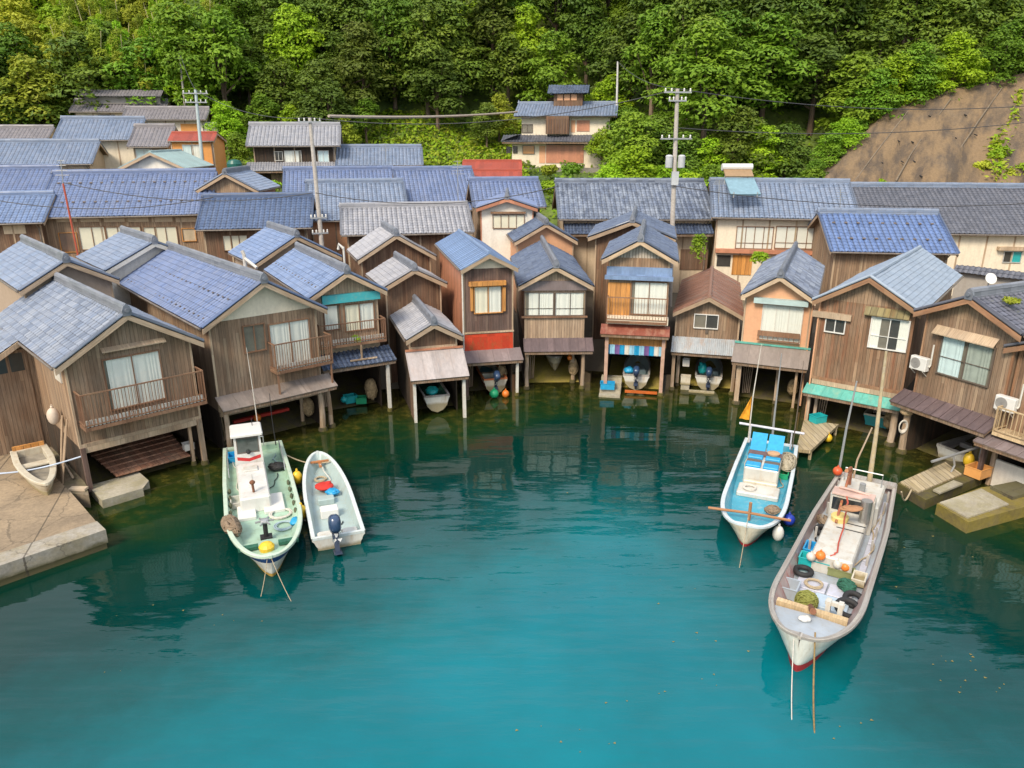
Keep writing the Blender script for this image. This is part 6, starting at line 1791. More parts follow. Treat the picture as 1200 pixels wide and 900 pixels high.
bb = bay_boat('h6', 'small pale boat drawn up bow first inside the pale board boathouse', .7, 4.6, 1.0, -3.4, 1.2, (HULLW, HULLW, GUNWOOD, AQUA_IN, AQUA_IN), motor=False) if False else None
h0 = H['h6']
bb = make_boat('skiff', 'small white boat with its bow to the water inside the pale board boathouse', h0.world(.35, 4.4, .9), h0.world(.2, .7, .9), 1.3, t0=.3, p=1.7, sheer=(.5, .75), deck=.2, mats=(HULLW, HULLW, GUNWOOD, AQUA_IN, AQUA_IN), rim=.09, rake=.8, z0=.95, group='small boats inside the boathouses')
bundle('cloth', 'teal cover lying on the boat inside the pale board boathouse', h0.world(.3, 2.2, 1.55), .4, .6, .15, M_TEALPL, 'cover')
buoy('buoy', 'orange float hanging beside the boat inside the pale board boathouse', h0.world(1.05, .6, 1.55), .17, M_ORANGEPL, 1.0)
bb = bay_boat('h7', 'white boat with blue covered stern inside the boathouse with checked cloth', .15, .35, .42, 4.6, 1.6, W5, tilt=R(25))
bundle('tarp', 'bright blue tarp on the stern of the white boat under the checked cloth', bb.world(-.45, .5, .95), .33, .3, .2, M_BLUETARP, 'tarp')
bb = bay_boat('h8', 'white boat with teal covered seat inside the rusty roofed boathouse', .35, .2, .3, 4.6, 1.6, W5, tilt=R(20))
bundle('tarp', 'teal tarp on the stern of the boat under the rusty roof', bb.world(-.4, .7, .85), .26, .4, .35, M_TEALPL, 'tarp')
m = MB(); m.box((-.75, -.55, .0), (.75, -.35, .12)); m2 = m.build('launch_plank', HULLC, H['h8'].root)
bb = bay_boat('h10', 'small teal and white boat deep inside the teal awning boathouse', 1.0, 1.6, .2, 4.2, 1.4, (plain('teal hull', (.04, .38, .40), .4, var=.2), HULLW, HULLC, HULLC, AQUA_IN), motor=False)
bb = bay_boat('h11', 'old white boat with wooden rim lying inside the charcoal roofed boathouse', -.2, .9, .05, 4.4, 1.7, (HULLW, ANTI_Y, GUNWOOD, GUNWOOD, W_BAY), motor=False)
# gear in the bays
def atbay(key, lx, ly, z): return H[key].world(lx, ly, z)
for i, (lx, ly, mt, nm) in enumerate(((-.2, 3.6, M_WHITED, 'white'), (.45, 3.5, HULLC, 'cream'))):
    crate('crate', '%s fish crate on the stage inside the leftmost boathouse' % nm, atbay('h1', lx, ly, 1.08), .36, .26, .36, mt, R(20 + 30 * i), 'crate', 'fish crates')
crate('crate', 'small white crate by the right post of the leftmost boathouse', atbay('h1', 2.0, .5, .75), .22, .2, .3, M_WHITED, R(40))
bundle('net_bundle', 'rusty orange net heap at the back of the leftmost boathouse', atbay('h1', 1.5, 4.4, .7), .6, .45, .5, plain('rusty net', (.42, .20, .07), .95, var=.5, scale=8), 'net')
crate('plastic_bin', 'teal bin in the shade of the navy tile awning', atbay('h3', .2, 1.2, .15), .34, .26, .4, M_TEALPL, R(30), 'bin')
crate('plastic_bin', 'green bin in the shade of the navy tile awning', atbay('h3', .75, .9, .1), .3, .26, .34, M_GREENPL, R(10), 'bin')
bundle('net_bundle', 'pale tan nets hanging by the white post of the turquoise banded boathouse', atbay('h3', 1.2, .3, .5), .3, .3, .6, plain('tan net', (.5, .36, .2), .95, var=.5, scale=9), 'net')
crate('plastic_bin', 'bright blue crate on the stone steps under the checked cloth', atbay('h7', -1.5, -.65, .37), .42, .3, .34, M_BLUETARP, R(-8), 'crate')
crate('crate', 'white box with red side hanging at the left post under the rusty roof', atbay('h8', -1.05, .2, 1.45), .2, .2, .4, M_WHITED, R(-15))
crate('crate', 'cream box standing at the left post under the rusty roof', atbay('h8', -1.0, .0, .35), .28, .22, .5, HULLC, R(-15))
m = MB(); m.box((-1.25, -.15, -.8), (-.75, .4, .34)); m.build('step', C_PAD, H['h8'].root)
random.seed(31)
BAYN = {'h2': 'the lavender roofed boathouse', 'h5': 'the dark brown boathouse', 'h6': 'the pale board boathouse', 'h9': 'the salmon boathouse', 'h10': 'the teal awning boathouse', 'h3': 'the turquoise banded boathouse'}
for kk, nm in BAYN.items():
    hb = H[kk]
    e = MB()
    for i in range(5):
        x_ = -hb.w + .25 + .09 * i; e.tube([(x_, .9 + .05 * i, .2), (x_ - .1 + .05 * i, 1.25, hb.zb - .3)], .03, 6)
    e2 = e.build('pole_bundle', W_POST); e2.location = hb.root.location; e2.rotation_euler = hb.root.rotation_euler
    tag(e2, 'bundle of thin poles leaning inside ' + nm, 'poles', 'poles leaning in the boat bays')
    e = MB(); e.m = 0
    q = hb.world(hb.w - .45, .85, .55)
    bundle('net_bundle', 'hanging net heap at the right side inside ' + nm, q, .28, .28, .5, plain('tan net', (.5, .36, .2), .95), 'net')
h2_ = H['h2']
e = MB(); e.box((-1.6, 1.4, .8), (1.4, 1.6, .95)); o = e.build('red_plank', plain('red plank', (.5, .03, .02), .6, var=.3), h2_.root)
buoy('buoy', 'teal float under the navy tile awning', atbay('h3', -.3, .8, .35), .2, M_TEALPL, 1.0)
buoy('buoy', 'orange float hanging inside the lavender roofed boathouse', atbay('h2', -.6, .8, .9), .2, M_ORANGEPL, 1.0)
# landing stage by the teal awning
a = at_z(936, 525, .5); 
e = MB(); p_ = [at_z(933, 526, .55), at_z(950, 528, .55), at_z(983, 497, .55), at_z(942, 492, .55)]
for i in range(4): pass
e.face([tuple(q) for q in (p_[0], p_[1], p_[2], p_[3])]); lowq = [q - Vector((0, 0, .16)) for q in p_]
for i in range(4):
    j = (i + 1) % 4; e.face([lowq[i], lowq[j], p_[j], p_[i]])
for q in p_: e.tube([q + (sum((x for x in p_), Vector()) / 4 - q) * .1 - Vector((0, 0, 1.4)), q + (sum((x for x in p_), Vector()) / 4 - q) * .1 - Vector((0, 0, .1))], .08, 7)
tag(e.build('landing_stage', W_DOCK), 'small plank landing stage beside the teal awning boathouse', 'jetty')
crate('crate', 'teal crate of gear on the small plank landing stage', at_z(958, 494, .56), .35, .26, .35, M_TEALPL, .4)
buoy('buoy', 'yellow float hanging below the small plank landing stage', at_z(970, 517, .1), .2, M_YELLOW, 1.1)

# ------------------------------------------------------------------ quay, pontoons and shore things
Q = [at_z(122, 624, .75), at_z(0, 668, .75), at_z(-220, 745, .75), at_z(-330, 560, .75), at_z(20, 520, .75), at_z(60, 572, .75)]
Q = [at_z(122, 622, .75), at_z(-260, 752, .75), at_z(-520, 560, .75), at_z(-60, 470, .75), at_z(58, 552, .75), at_z(84, 578, .75)]
m = MB(); top = [tuple(q) for q in Q]; m.face(top[::-1] if False else top)
bot = [(q.x, q.y, -2.0) for q in Q]
for i in range(len(Q)):
    j = (i + 1) % len(Q); m.face([bot[i], bot[j], top[j], top[i]])
o = m.build('quay', C_QUAY); tag(o, kind='structure')
# lighter edge course
d = (Q[1] - Q[0]); d.normalize(); nrm = Vector((-d.y, d.x, 0))
if nrm.y < 0: nrm = -nrm
m = MB(); a, b = Q[0] - nrm * .05 - d * .05, Q[1] - nrm * .05
m.face([a, b, b + nrm * .95, a + nrm * .95])
z_ = Vector((0, 0, .05))
m.v = []; m.f = []; m.uv = []; m.mi = []
c0 = [a, b, b + nrm * .95, a + nrm * .95]; up = [q + z_ for q in c0]; dn = [q - Vector((0, 0, .5)) for q in c0]
m.face(up)
for i in range(4):
    j = (i + 1) % 4; m.face([dn[i], dn[j], up[j], up[i]])
tag(m.build('quay_edge', C_EDGE), kind='structure')
# yard behind the quay
Y_ = [at_z(84, 578, .60), at_z(58, 552, .60), at_z(-60, 470, .60), at_z(-120, 430, .60), at_z(30, 440, .60), at_z(102, 570, .60), at_z(104, 580, .6)]
m = MB(); m.face([tuple(q) for q in Y_])
bt = [q - Vector((0, 0, 1.6)) for q in Y_]
for i in range(len(Y_)):
    j = (i + 1) % len(Y_); m.face([bt[i], bt[j], Y_[j], Y_[i]])
tag(m.build('yard', concrete('yard concrete', (.24, .19, .13), dark=(.14, .11, .08), moss=(.10, .11, .03), moss_amt=.4)), kind='structure')
# white dinghy standing on the yard
b5 = make_boat('dinghy', 'cream dinghy lying on the concrete yard beside the leftmost boathouse', at_z(36, 537, .85), at_z(58, 583, .85), 1.5, t0=.25, p=1.7, sheer=(.5, .62), deck=.22, mats=(HULLC, HULLC, HULLC, HULLC, plain('grey dinghy inside', (.3, .27, .22), .8, var=.4)), rim=.22, rake=.5, z0=.85, group='small boats on land')
m = MB(); m.box((-.5, b5.L * .35, .4), (.5, b5.L * .45, .45)); part(b5, m, 'thwart', HULLC)
m = MB(); m.box((-.62, .0, .35), (.62, .1, .72)); part(b5, m, 'transom_board', W_ORANGE)
# gear leaning on the wall
hk = H['h1']
e = MB()
for i in range(5):
    a = hk.world(-hk.w - .55 - .05 * i, 1.9 - .28 * i, .62); b = hk.world(-hk.w - .12, 1.7 - .24 * i, 3.2 + .25 * math.sin(i * 2))
    e.tube([a, b], .035, 6)
tag(e.build('bamboo_poles', plain('pale bamboo poles', (.46, .33, .22), .7, var=.3)), 'bundle of thin poles leaning on the side wall of the leftmost boathouse', 'poles')
q = hk.world(-hk.w - .35, 2.0, 3.0)
buoy('float_bag', 'pale float hanging above the poles on the leftmost boathouse wall', q, .26, plain('pale float', (.66, .55, .45), .6, var=.2), 1.5, 'float')
e = MB(); p_ = [at_z(0, 546, .9), at_z(40, 537, 1.5), at_z(86, 519, 1.7)]
p_ = [at_z(-40, 556, 1.2), at_z(20, 540, 1.3), hk.world(-hk.w, .1, 1.9)]
pts = [p_[0].lerp(p_[2], i / 16) - Vector((0, 0, .25 * math.sin(math.pi * i / 16))) for i in range(17)]
e.tube(pts, .035, 6); tag(e.build('mooring_rope', plain('pale blue rope', (.50, .58, .72), .8)), 'pale blue rope stretched across the yard to the leftmost boathouse', 'rope')
e = MB(); e.tube([at_z(72, 538, .62) + Vector((0, 0, .05)), at_z(86, 562, .62) + Vector((0, 0, .1))], .05, 7); e.box(*[tuple(v) for v in (at_z(92, 574, .62) + Vector((-.35, -.15, 0)), at_z(92, 574, .62) + Vector((.35, .15, .1)))]); tag(e.build('oar', plain('pale oar wood', (.58, .46, .33), .7, var=.2)), 'pale oar lying on the yard at the corner of the leftmost boathouse', 'oar')

def pontoon(name, label, pts, z, th, mat, top2=None):
    e = empty(name, pts[0], 0, label, 'pontoon', 'floating pontoons at the right')
    P0 = pts[0]
    m = MB(); tp = [Vector((q.x - P0.x, q.y - P0.y, 0)) for q in pts]; e.location.z = z
    bt = [q - Vector((0, 0, th)) for q in tp]
    m.face(tp)
    for i in range(len(tp)):
        j = (i + 1) % len(tp); m.face([bt[i], bt[j], tp[j], tp[i]])
    m.build('float_body', mat, e)
    return e
e = pontoon('pontoon', 'mossy plank pontoon behind the one next to the white base wall', [at_z(1052, 566, .45), at_z(1085, 586, .45), at_z(1152, 557, .45), at_z(1128, 541, .45), at_z(1108, 540, .45)], .45, .9, C_RAMP)
P0 = e.location.copy()
def pl_rect(e, q, z0, z1, mat, name):
    P0 = e.location
    tp = [Vector((v.x - P0.x, v.y - P0.y, z1)) for v in q]; bt = [v - Vector((0, 0, z1 - z0)) for v in tp]
    m = MB(); m.face(tp)
    for i in range(len(tp)):
        j = (i + 1) % len(tp); m.face([bt[i], bt[j], tp[j], tp[i]])
    return m.build(name, mat, e)
pl_rect(e, [at_z(1055, 565, .5), at_z(1076, 577, .5), at_z(1127, 556, .5), at_z(1108, 542, .5)], .0, .07, W_DOCK, 'plank_deck')
pl_rect(e, [at_z(1093, 576, .5), at_z(1101, 580, .5), at_z(1128, 569, .5), at_z(1117, 565, .5)], .071, .15, C_PAD, 'step_pad')
e = pontoon('pontoon', 'pale concrete pontoon in front of the white base wall', [at_z(1098, 590, .5), at_z(1135, 612, .5), at_z(1215, 590, .5), at_z(1195, 566, .5), at_z(1150, 571, .5)], .5, .95, C_RAMPY)
pl_rect(e, [at_z(1101, 590, .5), at_z(1134, 608, .5), at_z(1182, 592, .5), at_z(1150, 574, .5)], .0, .06, C_PAD, 'slab_top')
pl_rect(e, [at_z(1160, 573, .5), at_z(1186, 586, .5), at_z(1215, 578, .5), at_z(1190, 567, .5)], .0, .14, C_EDGE, 'pad')
a = at_z(1145, 557, .5)
crate('crate', 'orange plastic crate on the mossy pontoon at the right', a, .42, .36, .42, plain('light orange crate', (.70, .33, .10), .5, var=.15), .5)
o = buoy('float', 'yellow canister float hanging over the mossy pontoon', at_z(1134, 545, .55), .24, M_YELLOW, 1.4, 'float')
e = MB(); a = at_Y(1092, 541, at_z(1105, 560, .45).y); b = hk2 = at_Y(1157, 521, at_z(1150, 550, .45).y + .4)
e.tube([a, b], .06, 8); c_ = a.lerp(b, .38); e.tube([c_, c_ - Vector((-.15, .0, .5)), Vector((c_.x + .05, c_.y, .5))], .045, 7); e.tube([a.lerp(b, .9), Vector((a.lerp(b, .9).x, a.lerp(b, .9).y, .3))], .045, 7)
tag(e.build('davit', M_STEEL), 'grey pipe davit standing on the mossy pontoon', 'davit')
# air conditioners
def aircon(label, p, rz, s=1.0):
    e = empty('air_conditioner', p, rz, label, 'air conditioner', 'outdoor air conditioner units')
    m = MB(); rbox(m, (-.42 * s, -.3 * s, 0), (.42 * s, 0, .62 * s), .03); m.build('casing', M_WHITE, e)
    g = MB(); M = Matrix.Rotation(math.pi / 2, 4, 'X')
    for r_ in (.08, .14, .2, .245): g.torus(r_ * s, .012 * s, (-.12 * s, -.305 * s, .31 * s), M, 20, 5)
    for k in range(6):
        a = math.pi * k / 6; g.bar((-.12 * s - .25 * s * math.cos(a), -.31 * s, .31 * s - .25 * s * math.sin(a)), (-.12 * s + .25 * s * math.cos(a), -.31 * s, .31 * s + .25 * s * math.sin(a)), .012, .012)
    g.lathe([(.235 * s, 0), (.0, .001)], 20, (-.12 * s, -.302 * s, .31 * s), M)
    g.build('fan_grille', plain('grey grille', (.32, .31, .30), .6), e)
    b = MB(); b.bar((-.3 * s, -.28 * s, -.03), (-.3 * s, .05, -.03), .04, .05); b.bar((.3 * s, -.28 * s, -.03), (.3 * s, .05, -.03), .04, .05); b.bar((-.3 * s, -.26 * s, -.05), (-.3 * s, .05, -.3), .03, .03); b.bar((.3 * s, -.26 * s, -.05), (.3 * s, .05, -.3), .03, .03)
    b.tube([(.45 * s, -.1, .2), (.47 * s, -.04, .3), (.47 * s, -.04, 1.3)], .04, 6); b.build('bracket', M_WHITED, e)
    return e
h = H['h11']; q = h.loc(1080, 432); aircon('white air conditioner hung on the wall left of the wide pale blue window', h.world(q[0], -.06, q[1]), R(-63.9), 1.0)
h = H['h12']; q = h.loc(1186, 445, -.4); aircon('white air conditioner behind the pale lattice balcony', h.world(q[0], -.3, 2.76 + .9), R(-62), 1.0)
# hanging things on the post of the charcoal boathouse
h = H['h11']; q = h.world(-h.w + .1, -.55, 1.6)
e = MB()
for k in range(3): e.torus(.16 + .02 * k, .03, (0, -.04 * k, -.15), Matrix.Scale(1.6, 4, (0, 0, 1)) @ Matrix.Rotation(math.pi / 2, 4, 'X'), 16, 6)
o = e.build('rope_coil', M_ROPEW); o.location = q; tag(o, 'pale rope hung in loops on the post under the dark seam awning', 'rope')
buoy('float', 'tan basket float on top of the post under the dark seam awning', h.world(-h.w + .15, -.5, 2.05), .3, plain('tan basket', (.6, .42, .24), .8, var=.3), .7, 'float')
# mooring lines
def line(label, p, q, sag=.2, r=.022, mat=None, group='mooring lines of the boats'):
    m = MB(); p, q = Vector(p), Vector(q)
    m.tube([p.lerp(q, i / 12) - Vector((0, 0, sag * math.sin(math.pi * i / 12))) for i in range(13)], r, 6)
    return tag(m.build('mooring_line', mat or M_ROPE), label, 'rope', group)
bw = lambda b, x, dy, z: b.world(x, b.L + dy, z)
line('straw mooring line running from the big boat bow down to the water, left one', bw(b4, .2, -.2, 1.3), at_z(928, 852, -.05), .3, .014, M_ROPEW)
line('thick brown mooring rope from the big boat bow down to the water', bw(b4, -.35, -.3, 1.4), at_z(955, 868, -.05), .35, .024, plain('brown weedy rope', (.30, .20, .08), .95, var=.5, scale=10))
line('mooring line from the mint green bow into the water, right one', bw(b1, .0, -.1, .9), at_z(343, 708, -.05), .1, .012)
line('mooring line from the mint green bow into the water, left one', bw(b1, .1, -.1, .9), at_z(305, 702, -.05), .1, .012)
line('mooring line from the blue boat bow into the water', bw(b3, 0, -.2, 1.2), at_z(866, 668, -.05), .1, .012)
line('brown rope linking the mint green boat and the grey skiff', b1.world(-1.3, 1.6, .6), b2.world(.45, b2.L * .85, .6), .25, .03)
line('rope from the stern of the big boat to the mossy pontoon', b4.world(-1.4, .6, .85), at_z(1068, 574, .5), .45, .035)
# bottom-weed streaks seen on the surface: floating weed
WEED = plain('floating weed', (.26, .20, .06), .9, var=.4, scale=6)
m = MB()
random.seed(11)
for (px, py, n) in ((1140, 770, 16), (1170, 790, 14), (1120, 803, 8), (930, 715, 6), (820, 760, 10), (805, 800, 8), (700, 860, 8), (640, 850, 6), (1000, 850, 8), (720, 830, 6), (960, 600, 5), (200, 720, 8), (250, 735, 8), (150, 790, 5), (690, 590, 5), (760, 690, 8), (1040, 690, 9), (1085, 650, 9)):
    for _ in range(max(2, n // 2)):
        c0 = at_z(px + random.gauss(0, 26), py + random.gauss(0, 12), .012)
        a = random.uniform(0, 6.28); s_ = random.uniform(.012, .05)
        m.face([(c0.x + s_ * math.cos(a + k * 2.09) * random.uniform(.5, 1.6), c0.y + s_ * math.sin(a + k * 2.09), .012) for k in range(3)])
tag(m.build('floating_weed', WEED), 'scattered bits of brown weed floating on the water', kind='stuff')
# ------------------------------------------------------------------ poles, wires, roof things
def util_pole(label, bx, by, tx, ty, Y, r=.16, mat=M_CONCP, arms=(), lamp=False, transformer=False, gz=None):
    T = at_Y(tx, ty, Y); B_ = at_Y(bx, by, Y)
    d = (B_ - T); z0 = gz if gz is not None else tz(B_.x, Y) - .3
    k = (T.z - z0) / max(.1, (T.z - B_.z)); base = T + d * k
    e = empty('utility_pole', base, 0, label, 'utility pole', 'poles of the village')
    top = T - base
    m = MB(); m.tube([(0, 0, 0), top], [r * 1.25, r * .8], 12); m.build('pole', mat, e)
    for (f, L, th, az) in arms:
        c = top * f
        m = MB(); a = Vector((math.cos(az), math.sin(az), 0)) * L / 2
        m.bar(c - a + Vector((0, -r, 0)), c + a + Vector((0, -r, 0)), .09, .1); am = m.build('cross_arm', M_STEEL, e)
        m = MB()
        for q in (-.9, -.45, .45, .9):
            m = MB(); m.lathe([(.05, 0), (.07, .06), (.04, .1), (.07, .14), (.03, .22)], 8, c + a * q + Vector((0, -r, .05)))
            m.build('insulator', M_WHITE, am)
    if transformer:
        for (f, dx) in ((.69, -.45), (.69, .45)):
            c = top * f + Vector((dx, -.15, 0))
            m = MB(); m.lathe([(.23, -.42), (.26, -.38), (.26, .34), (.28, .38), (.22, .46), (.1, .5)], 14, c); m.build('transformer', plain('transformer grey', (.50, .52, .54), .45), e)
        m = MB(); c = top * .62; m.box((c.x - .25, c.y - .4, c.z - .5), (c.x + .25, c.y - .15, c.z + .45)); m.build('switch_box', plain('transformer grey', (.50, .52, .54)), e)
    e['top'] = 0.0
    del e['top']
    return T
TP1 = util_pole('tall concrete utility pole with two grey transformers, behind the tallest boathouse', 788, 262, 794, 104, 57, .17, arms=((.985, 2.0, .1, .1), (.95, 1.3, .1, .1), (.79, 2.4, .1, .2)), transformer=True)
TP2 = util_pole('leaning pale utility pole in front of the pale grey roofed two storey house', 377, 285, 363, 138, 57, .16, arms=((.98, 1.6, .1, .3), (.5, 1.2, .1, .4), (.42, 1.2, .1, .4)))
TP3 = util_pole('utility pole with blue grey cross arms in front of the orange house', 238, 200, 229, 105, 77, .16, mat=plain('blue grey pole', (.48, .56, .58), .5), arms=((.97, 2.3, .1, .2), (.9, 2.0, .1, .2)))
TP4 = util_pole('thin pale pole standing behind the cream annex at the forest edge', 217, 128, 210, 60, 98, .13)
TP5 = util_pole('thin pale pole standing right of the cream hill house', 722, 160, 724, 72, 92, .13, mat=plain('pale pole paint', (.62, .60, .60), .5))
e = empty('aerial_mast', at_Y(92, 297, 56), 0, 'red painted mast with an aerial in front of the broad lavender roof', 'mast')
m = MB(); q = at_Y(74, 215, 56) - e.location; m.tube([(0, 0, -2.5), q], .07, 8); m.build('pole', plain('red oxide mast', (.45, .09, .05), .6, var=.2), e)
m = MB(); q2 = at_Y(71, 187, 56) - e.location; m.tube([q, q2], .035, 6)
for k in range(4): c = q.lerp(q2, .35 + .2 * k); m.tube([c - Vector((.5 - .08 * k, 0, 0)), c + Vector((.5 - .08 * k, 0, 0))], .018, 5)
m.build('aerial', M_STEEL, e)
def wire(label, a, b, sag=1.0, r=.028, mat=None, group='overhead wires'):
    m = MB(); a = Vector(a); b = Vector(b)
    m.tube([a.lerp(b, i / 20) - Vector((0, 0, 4 * sag * (i / 20) * (1 - i / 20))) for i in range(21)], r, 5)
    return tag(m.build('wire', mat or M_WIRE), label, 'wire', group)
wire('thick pale cable from the leaning pole towards the cream hill house', at_Y(385, 136, 58), at_Y(606, 131, 89), .25, .11, plain('pale sheathed cable', (.46, .38, .31), .6))
wire('black wire from the leaning pole to the transformer pole', TP2, TP1, 1.2)
wire('black wire from the transformer pole to the left, over the slope', TP1, TP5, .6)
wire('upper black wire from the transformer pole to the right picture edge', TP1, at_Y(1230, 122, 62), .8)
wire('lower black wire from the transformer pole to the right picture edge', TP1 - Vector((0, 0, 2.6)), at_Y(1230, 140, 62), .7)
wire('black wire drooping across the broad lavender roof', at_Y(-20, 232, 56), at_Y(250, 231, 56), .8, .03)
wire('second wire drooping across the broad lavender roof', at_Y(74, 214, 56), at_Y(366, 226, 56.5), .9, .03)
wire('wire drooping over the roofs right of the leaning pole', at_Y(370, 226, 56.5), at_Y(655, 218, 57), 1.0, .03)
wire('wire drooping over the grey roof with the solar heater', at_Y(790, 218, 56.5), at_Y(1210, 238, 55), .7, .03)
wire('wire between the blue grey pole and the thin pale pole', TP3, TP4, .5)
wire('wire from the blue grey pole to the leaning pole', TP3, TP2, .8)
for i, (px, py, Y, a) in enumerate(((855, 128, 60, 'first'), (968, 117, 61, 'second'), (1100, 121, 61, 'third'))): pass
# solar water heater
h = S['s20']; q = at_Y(870, 214, 60)
e = empty('solar_heater', (q.x, q.y + 1.2, q.z + .3), 0, 'solar water heater panel with white tank on the grey roof', 'water heater')
m = MB(); M = Matrix.Rotation(R(27), 4, 'X'); m.box((-1.15, -2.6, .0), (1.15, -.25, .12), M); m.build('collector', plain('collector glass', (.20, .34, .42), .15), e)
m = MB(); M2 = Matrix.Rotation(R(32), 4, 'X'); m.box((-1.1, -.22, .2), (1.1, .9, .3), M2); m.build('back_panel', plain('brown heater panel', (.34, .22, .12), .6), e)
m = MB(); m.tube([(-1.2, .62, .78), (1.2, .62, .78)], .27, 14); m.build('tank', M_WHITE, e)
m = MB()
for sx in (-.9, .9): m.tube([(sx, .62, .7), (sx, .5, -.5)], .05, 6); m.tube([(sx, -2.3, -.95), (sx, -2.3, -1.35)], .05, 6)
m.build('stand', M_STEEL, e)
def aerial(label, px, py0, py1, Y, tilt=0.0):
    a = at_Y(px, py1, Y); b = at_Y(px + tilt, py0, Y)
    m = MB(); m.tube([a - Vector((0, 0, .6)), b], .03, 6); L = (b - a).length
    for k in range(5): c = a.lerp(b, .7 + .07 * k); w_ = .55 - .06 * k; m.tube([c - Vector((w_, .12 * w_, 0)), c + Vector((w_, .12 * w_, 0))], .014, 5)
    return tag(m.build('tv_aerial', M_STEEL), label, 'aerial', 'roof aerials')
aerial('roof aerial left of the solar heater', 843, 211, 228, 59.2)
aerial('roof aerial on the right end of the cream two storey house', 985, 222, 262, 57)
aerial('roof aerial beside the red tin roofs', 537, 188, 240, 62, -1)
aerial('roof aerial on the low grey roof at the forest foot', 452, 168, 195, 84)
e = MB(); q = at_Y(275, 195, 76); e.lathe([(.65, -1.2), (.72, -1.0), (.72, .25), (.55, .55), (.2, .65)], 18, q); tag(e.build('water_tank', plain('dark teal tank', (.008, .11, .09), .4)), 'round dark teal water tank left of the two storey house', 'tank')
# satellite dish by the charcoal roof
q = at_Y(1160, 327, 47); e = empty('satellite_dish', q, 0, 'white satellite dish beside the tiled garden wall', 'dish')
m = MB(); M = Matrix.Rotation(R(62), 4, 'X') @ Matrix.Rotation(R(0), 4, 'Y'); m.lathe([(0.0, 0), (.18, .03), (.30, .09), (.36, .13)], 18, (0, 0, 0), M); m.build('reflector', M_WHITE, e)
m = MB(); m.tube([(0, .05, -.8), (0, .05, 0)], .04, 6); m.build('stand', M_STEEL, e)
# stack pipe with cowl between the blue roofs
q = at_Y(404, 312, 42.5); m = MB(); m.tube([q - Vector((0, 0, .6)), q + Vector((0, 0, 1.1))], .06, 8); m.tube([q + Vector((0, 0, 1.0)), q + Vector((-.25, 0, 1.25)), q + Vector((-.3, 0, .95))], .08, 8)
tag(m.build('vent_pipe', M_WHITED), 'white vent pipe with a cowl standing right of the turquoise banded boathouse roof', 'vent pipe')
q = at_Y(287, 308, 46); m = MB(); m.tube([q - Vector((0, 0, .5)), q + Vector((0, 0, .5)), q + Vector((-.1, 0, .75))], .11, 8); m.tube([q + Vector((0, 0, .3)), q + Vector((.9, -.6, -.2))], .09, 8)
tag(m.build('gutter_pipe', M_WHITED), 'bent white gutter pipe on the roof left of the turquoise banded boathouse', 'pipe')
# ------------------------------------------------------------------ trees and plants
def leaf_mesh(name, lobes, n, size, up=.45, flat=.6, seed=0, jag=.35, shell=(.72, 1.0)):
    """many small leaf sprays spread through the crown's lobes; uv integer cells give each spray and each lobe its own tone"""
    g = np.random.default_rng(seed)
    vol = np.array([l[3] * l[4] for l in lobes]); cnt = np.maximum(30, (vol / vol.sum() * n).astype(int))
    V = []; UV = []
    for li, ((x, y, z, r, rz), c) in enumerate(zip(lobes, cnt)):
        d = g.normal(size=(c, 3)); d /= np.linalg.norm(d, axis=1)[:, None]
        d[:, 2] = np.where((d[:, 2] < -.3) & (g.random(c) < .65), -d[:, 2], d[:, 2])
        # lumpy radius: sprays gather in tufts
        ph = g.random(6) * 6.28
        lump = 1 + .16 * np.sin(d[:, 0] * 7 + ph[0]) * np.sin(d[:, 1] * 7 + ph[1]) + .12 * np.sin(d[:, 2] * 9 + d[:, 0] * 5 + ph[2])
        rad = g.uniform(shell[0], shell[1], c) ** .6 * lump
        P = np.stack([x + d[:, 0] * rad * r, y + d[:, 1] * rad * r, z + d[:, 2] * rad * rz], axis=1)
        nrm = d * (1 - up) + np.array([0, 0, up]) + g.normal(0, jag, (c, 3))
        nrm /= np.linalg.norm(nrm, axis=1)[:, None]
        a = np.cross(nrm, g.normal(size=(c, 3))); a /= np.linalg.norm(a, axis=1)[:, None]
        b = np.cross(nrm, a)
        s = size * g.uniform(.6, 1.35, c)[:, None]
        bend = nrm * (s * .22)
        V.append(np.stack([P - a * s, P - b * s * flat - bend, P + a * s * 1.15, P + b * s * flat - bend], axis=1))
        u = np.arange(c) % 64 + .5
        vv = np.full(c, li + .5)
        UV.append(np.repeat(np.stack([u, vv], axis=1)[:, None], 4, axis=1))
    V = np.concatenate(V); UV = np.concatenate(UV)
    nq = len(V)
    me = bpy.data.meshes.new(name)
    me.from_pydata(V.reshape(-1, 3).tolist(), [], np.arange(nq * 4).reshape(nq, 4).tolist())
    ul = me.uv_layers.new(name='UVMap'); ul.data.foreach_set('uv', UV.reshape(-1).astype(np.float32))
    me.update()
    return me
def crown_lobes(g, R_, hgt, n, base, flat=.5):
    """foliage pads: a ring of big pads low down, smaller ones climbing to the top"""
    L = []
    for i in range(n):
        t = (i + .3) / n
        z = base + hgt * (t ** .85)
        rr = R_ * math.sqrt(max(.02, 1 - (t * .98) ** 2)) * g.uniform(.62, .95)
        a = i * 2.4 + g.uniform(-.5, .5)
        r = R_ * g.uniform(.36, .56) * (1.08 - .3 * t)
        L.append((rr * math.cos(a) * .78, rr * math.sin(a) * .78, z, r, r * flat * g.uniform(.8, 1.25)))
    L.append((0, 0, base + hgt * .45, R_ * .62, hgt * .40)); L.append((g.uniform(-.3, .3), g.uniform(-.3, .3), base + hgt * .98, R_ * .42, R_ * .30))
    return L
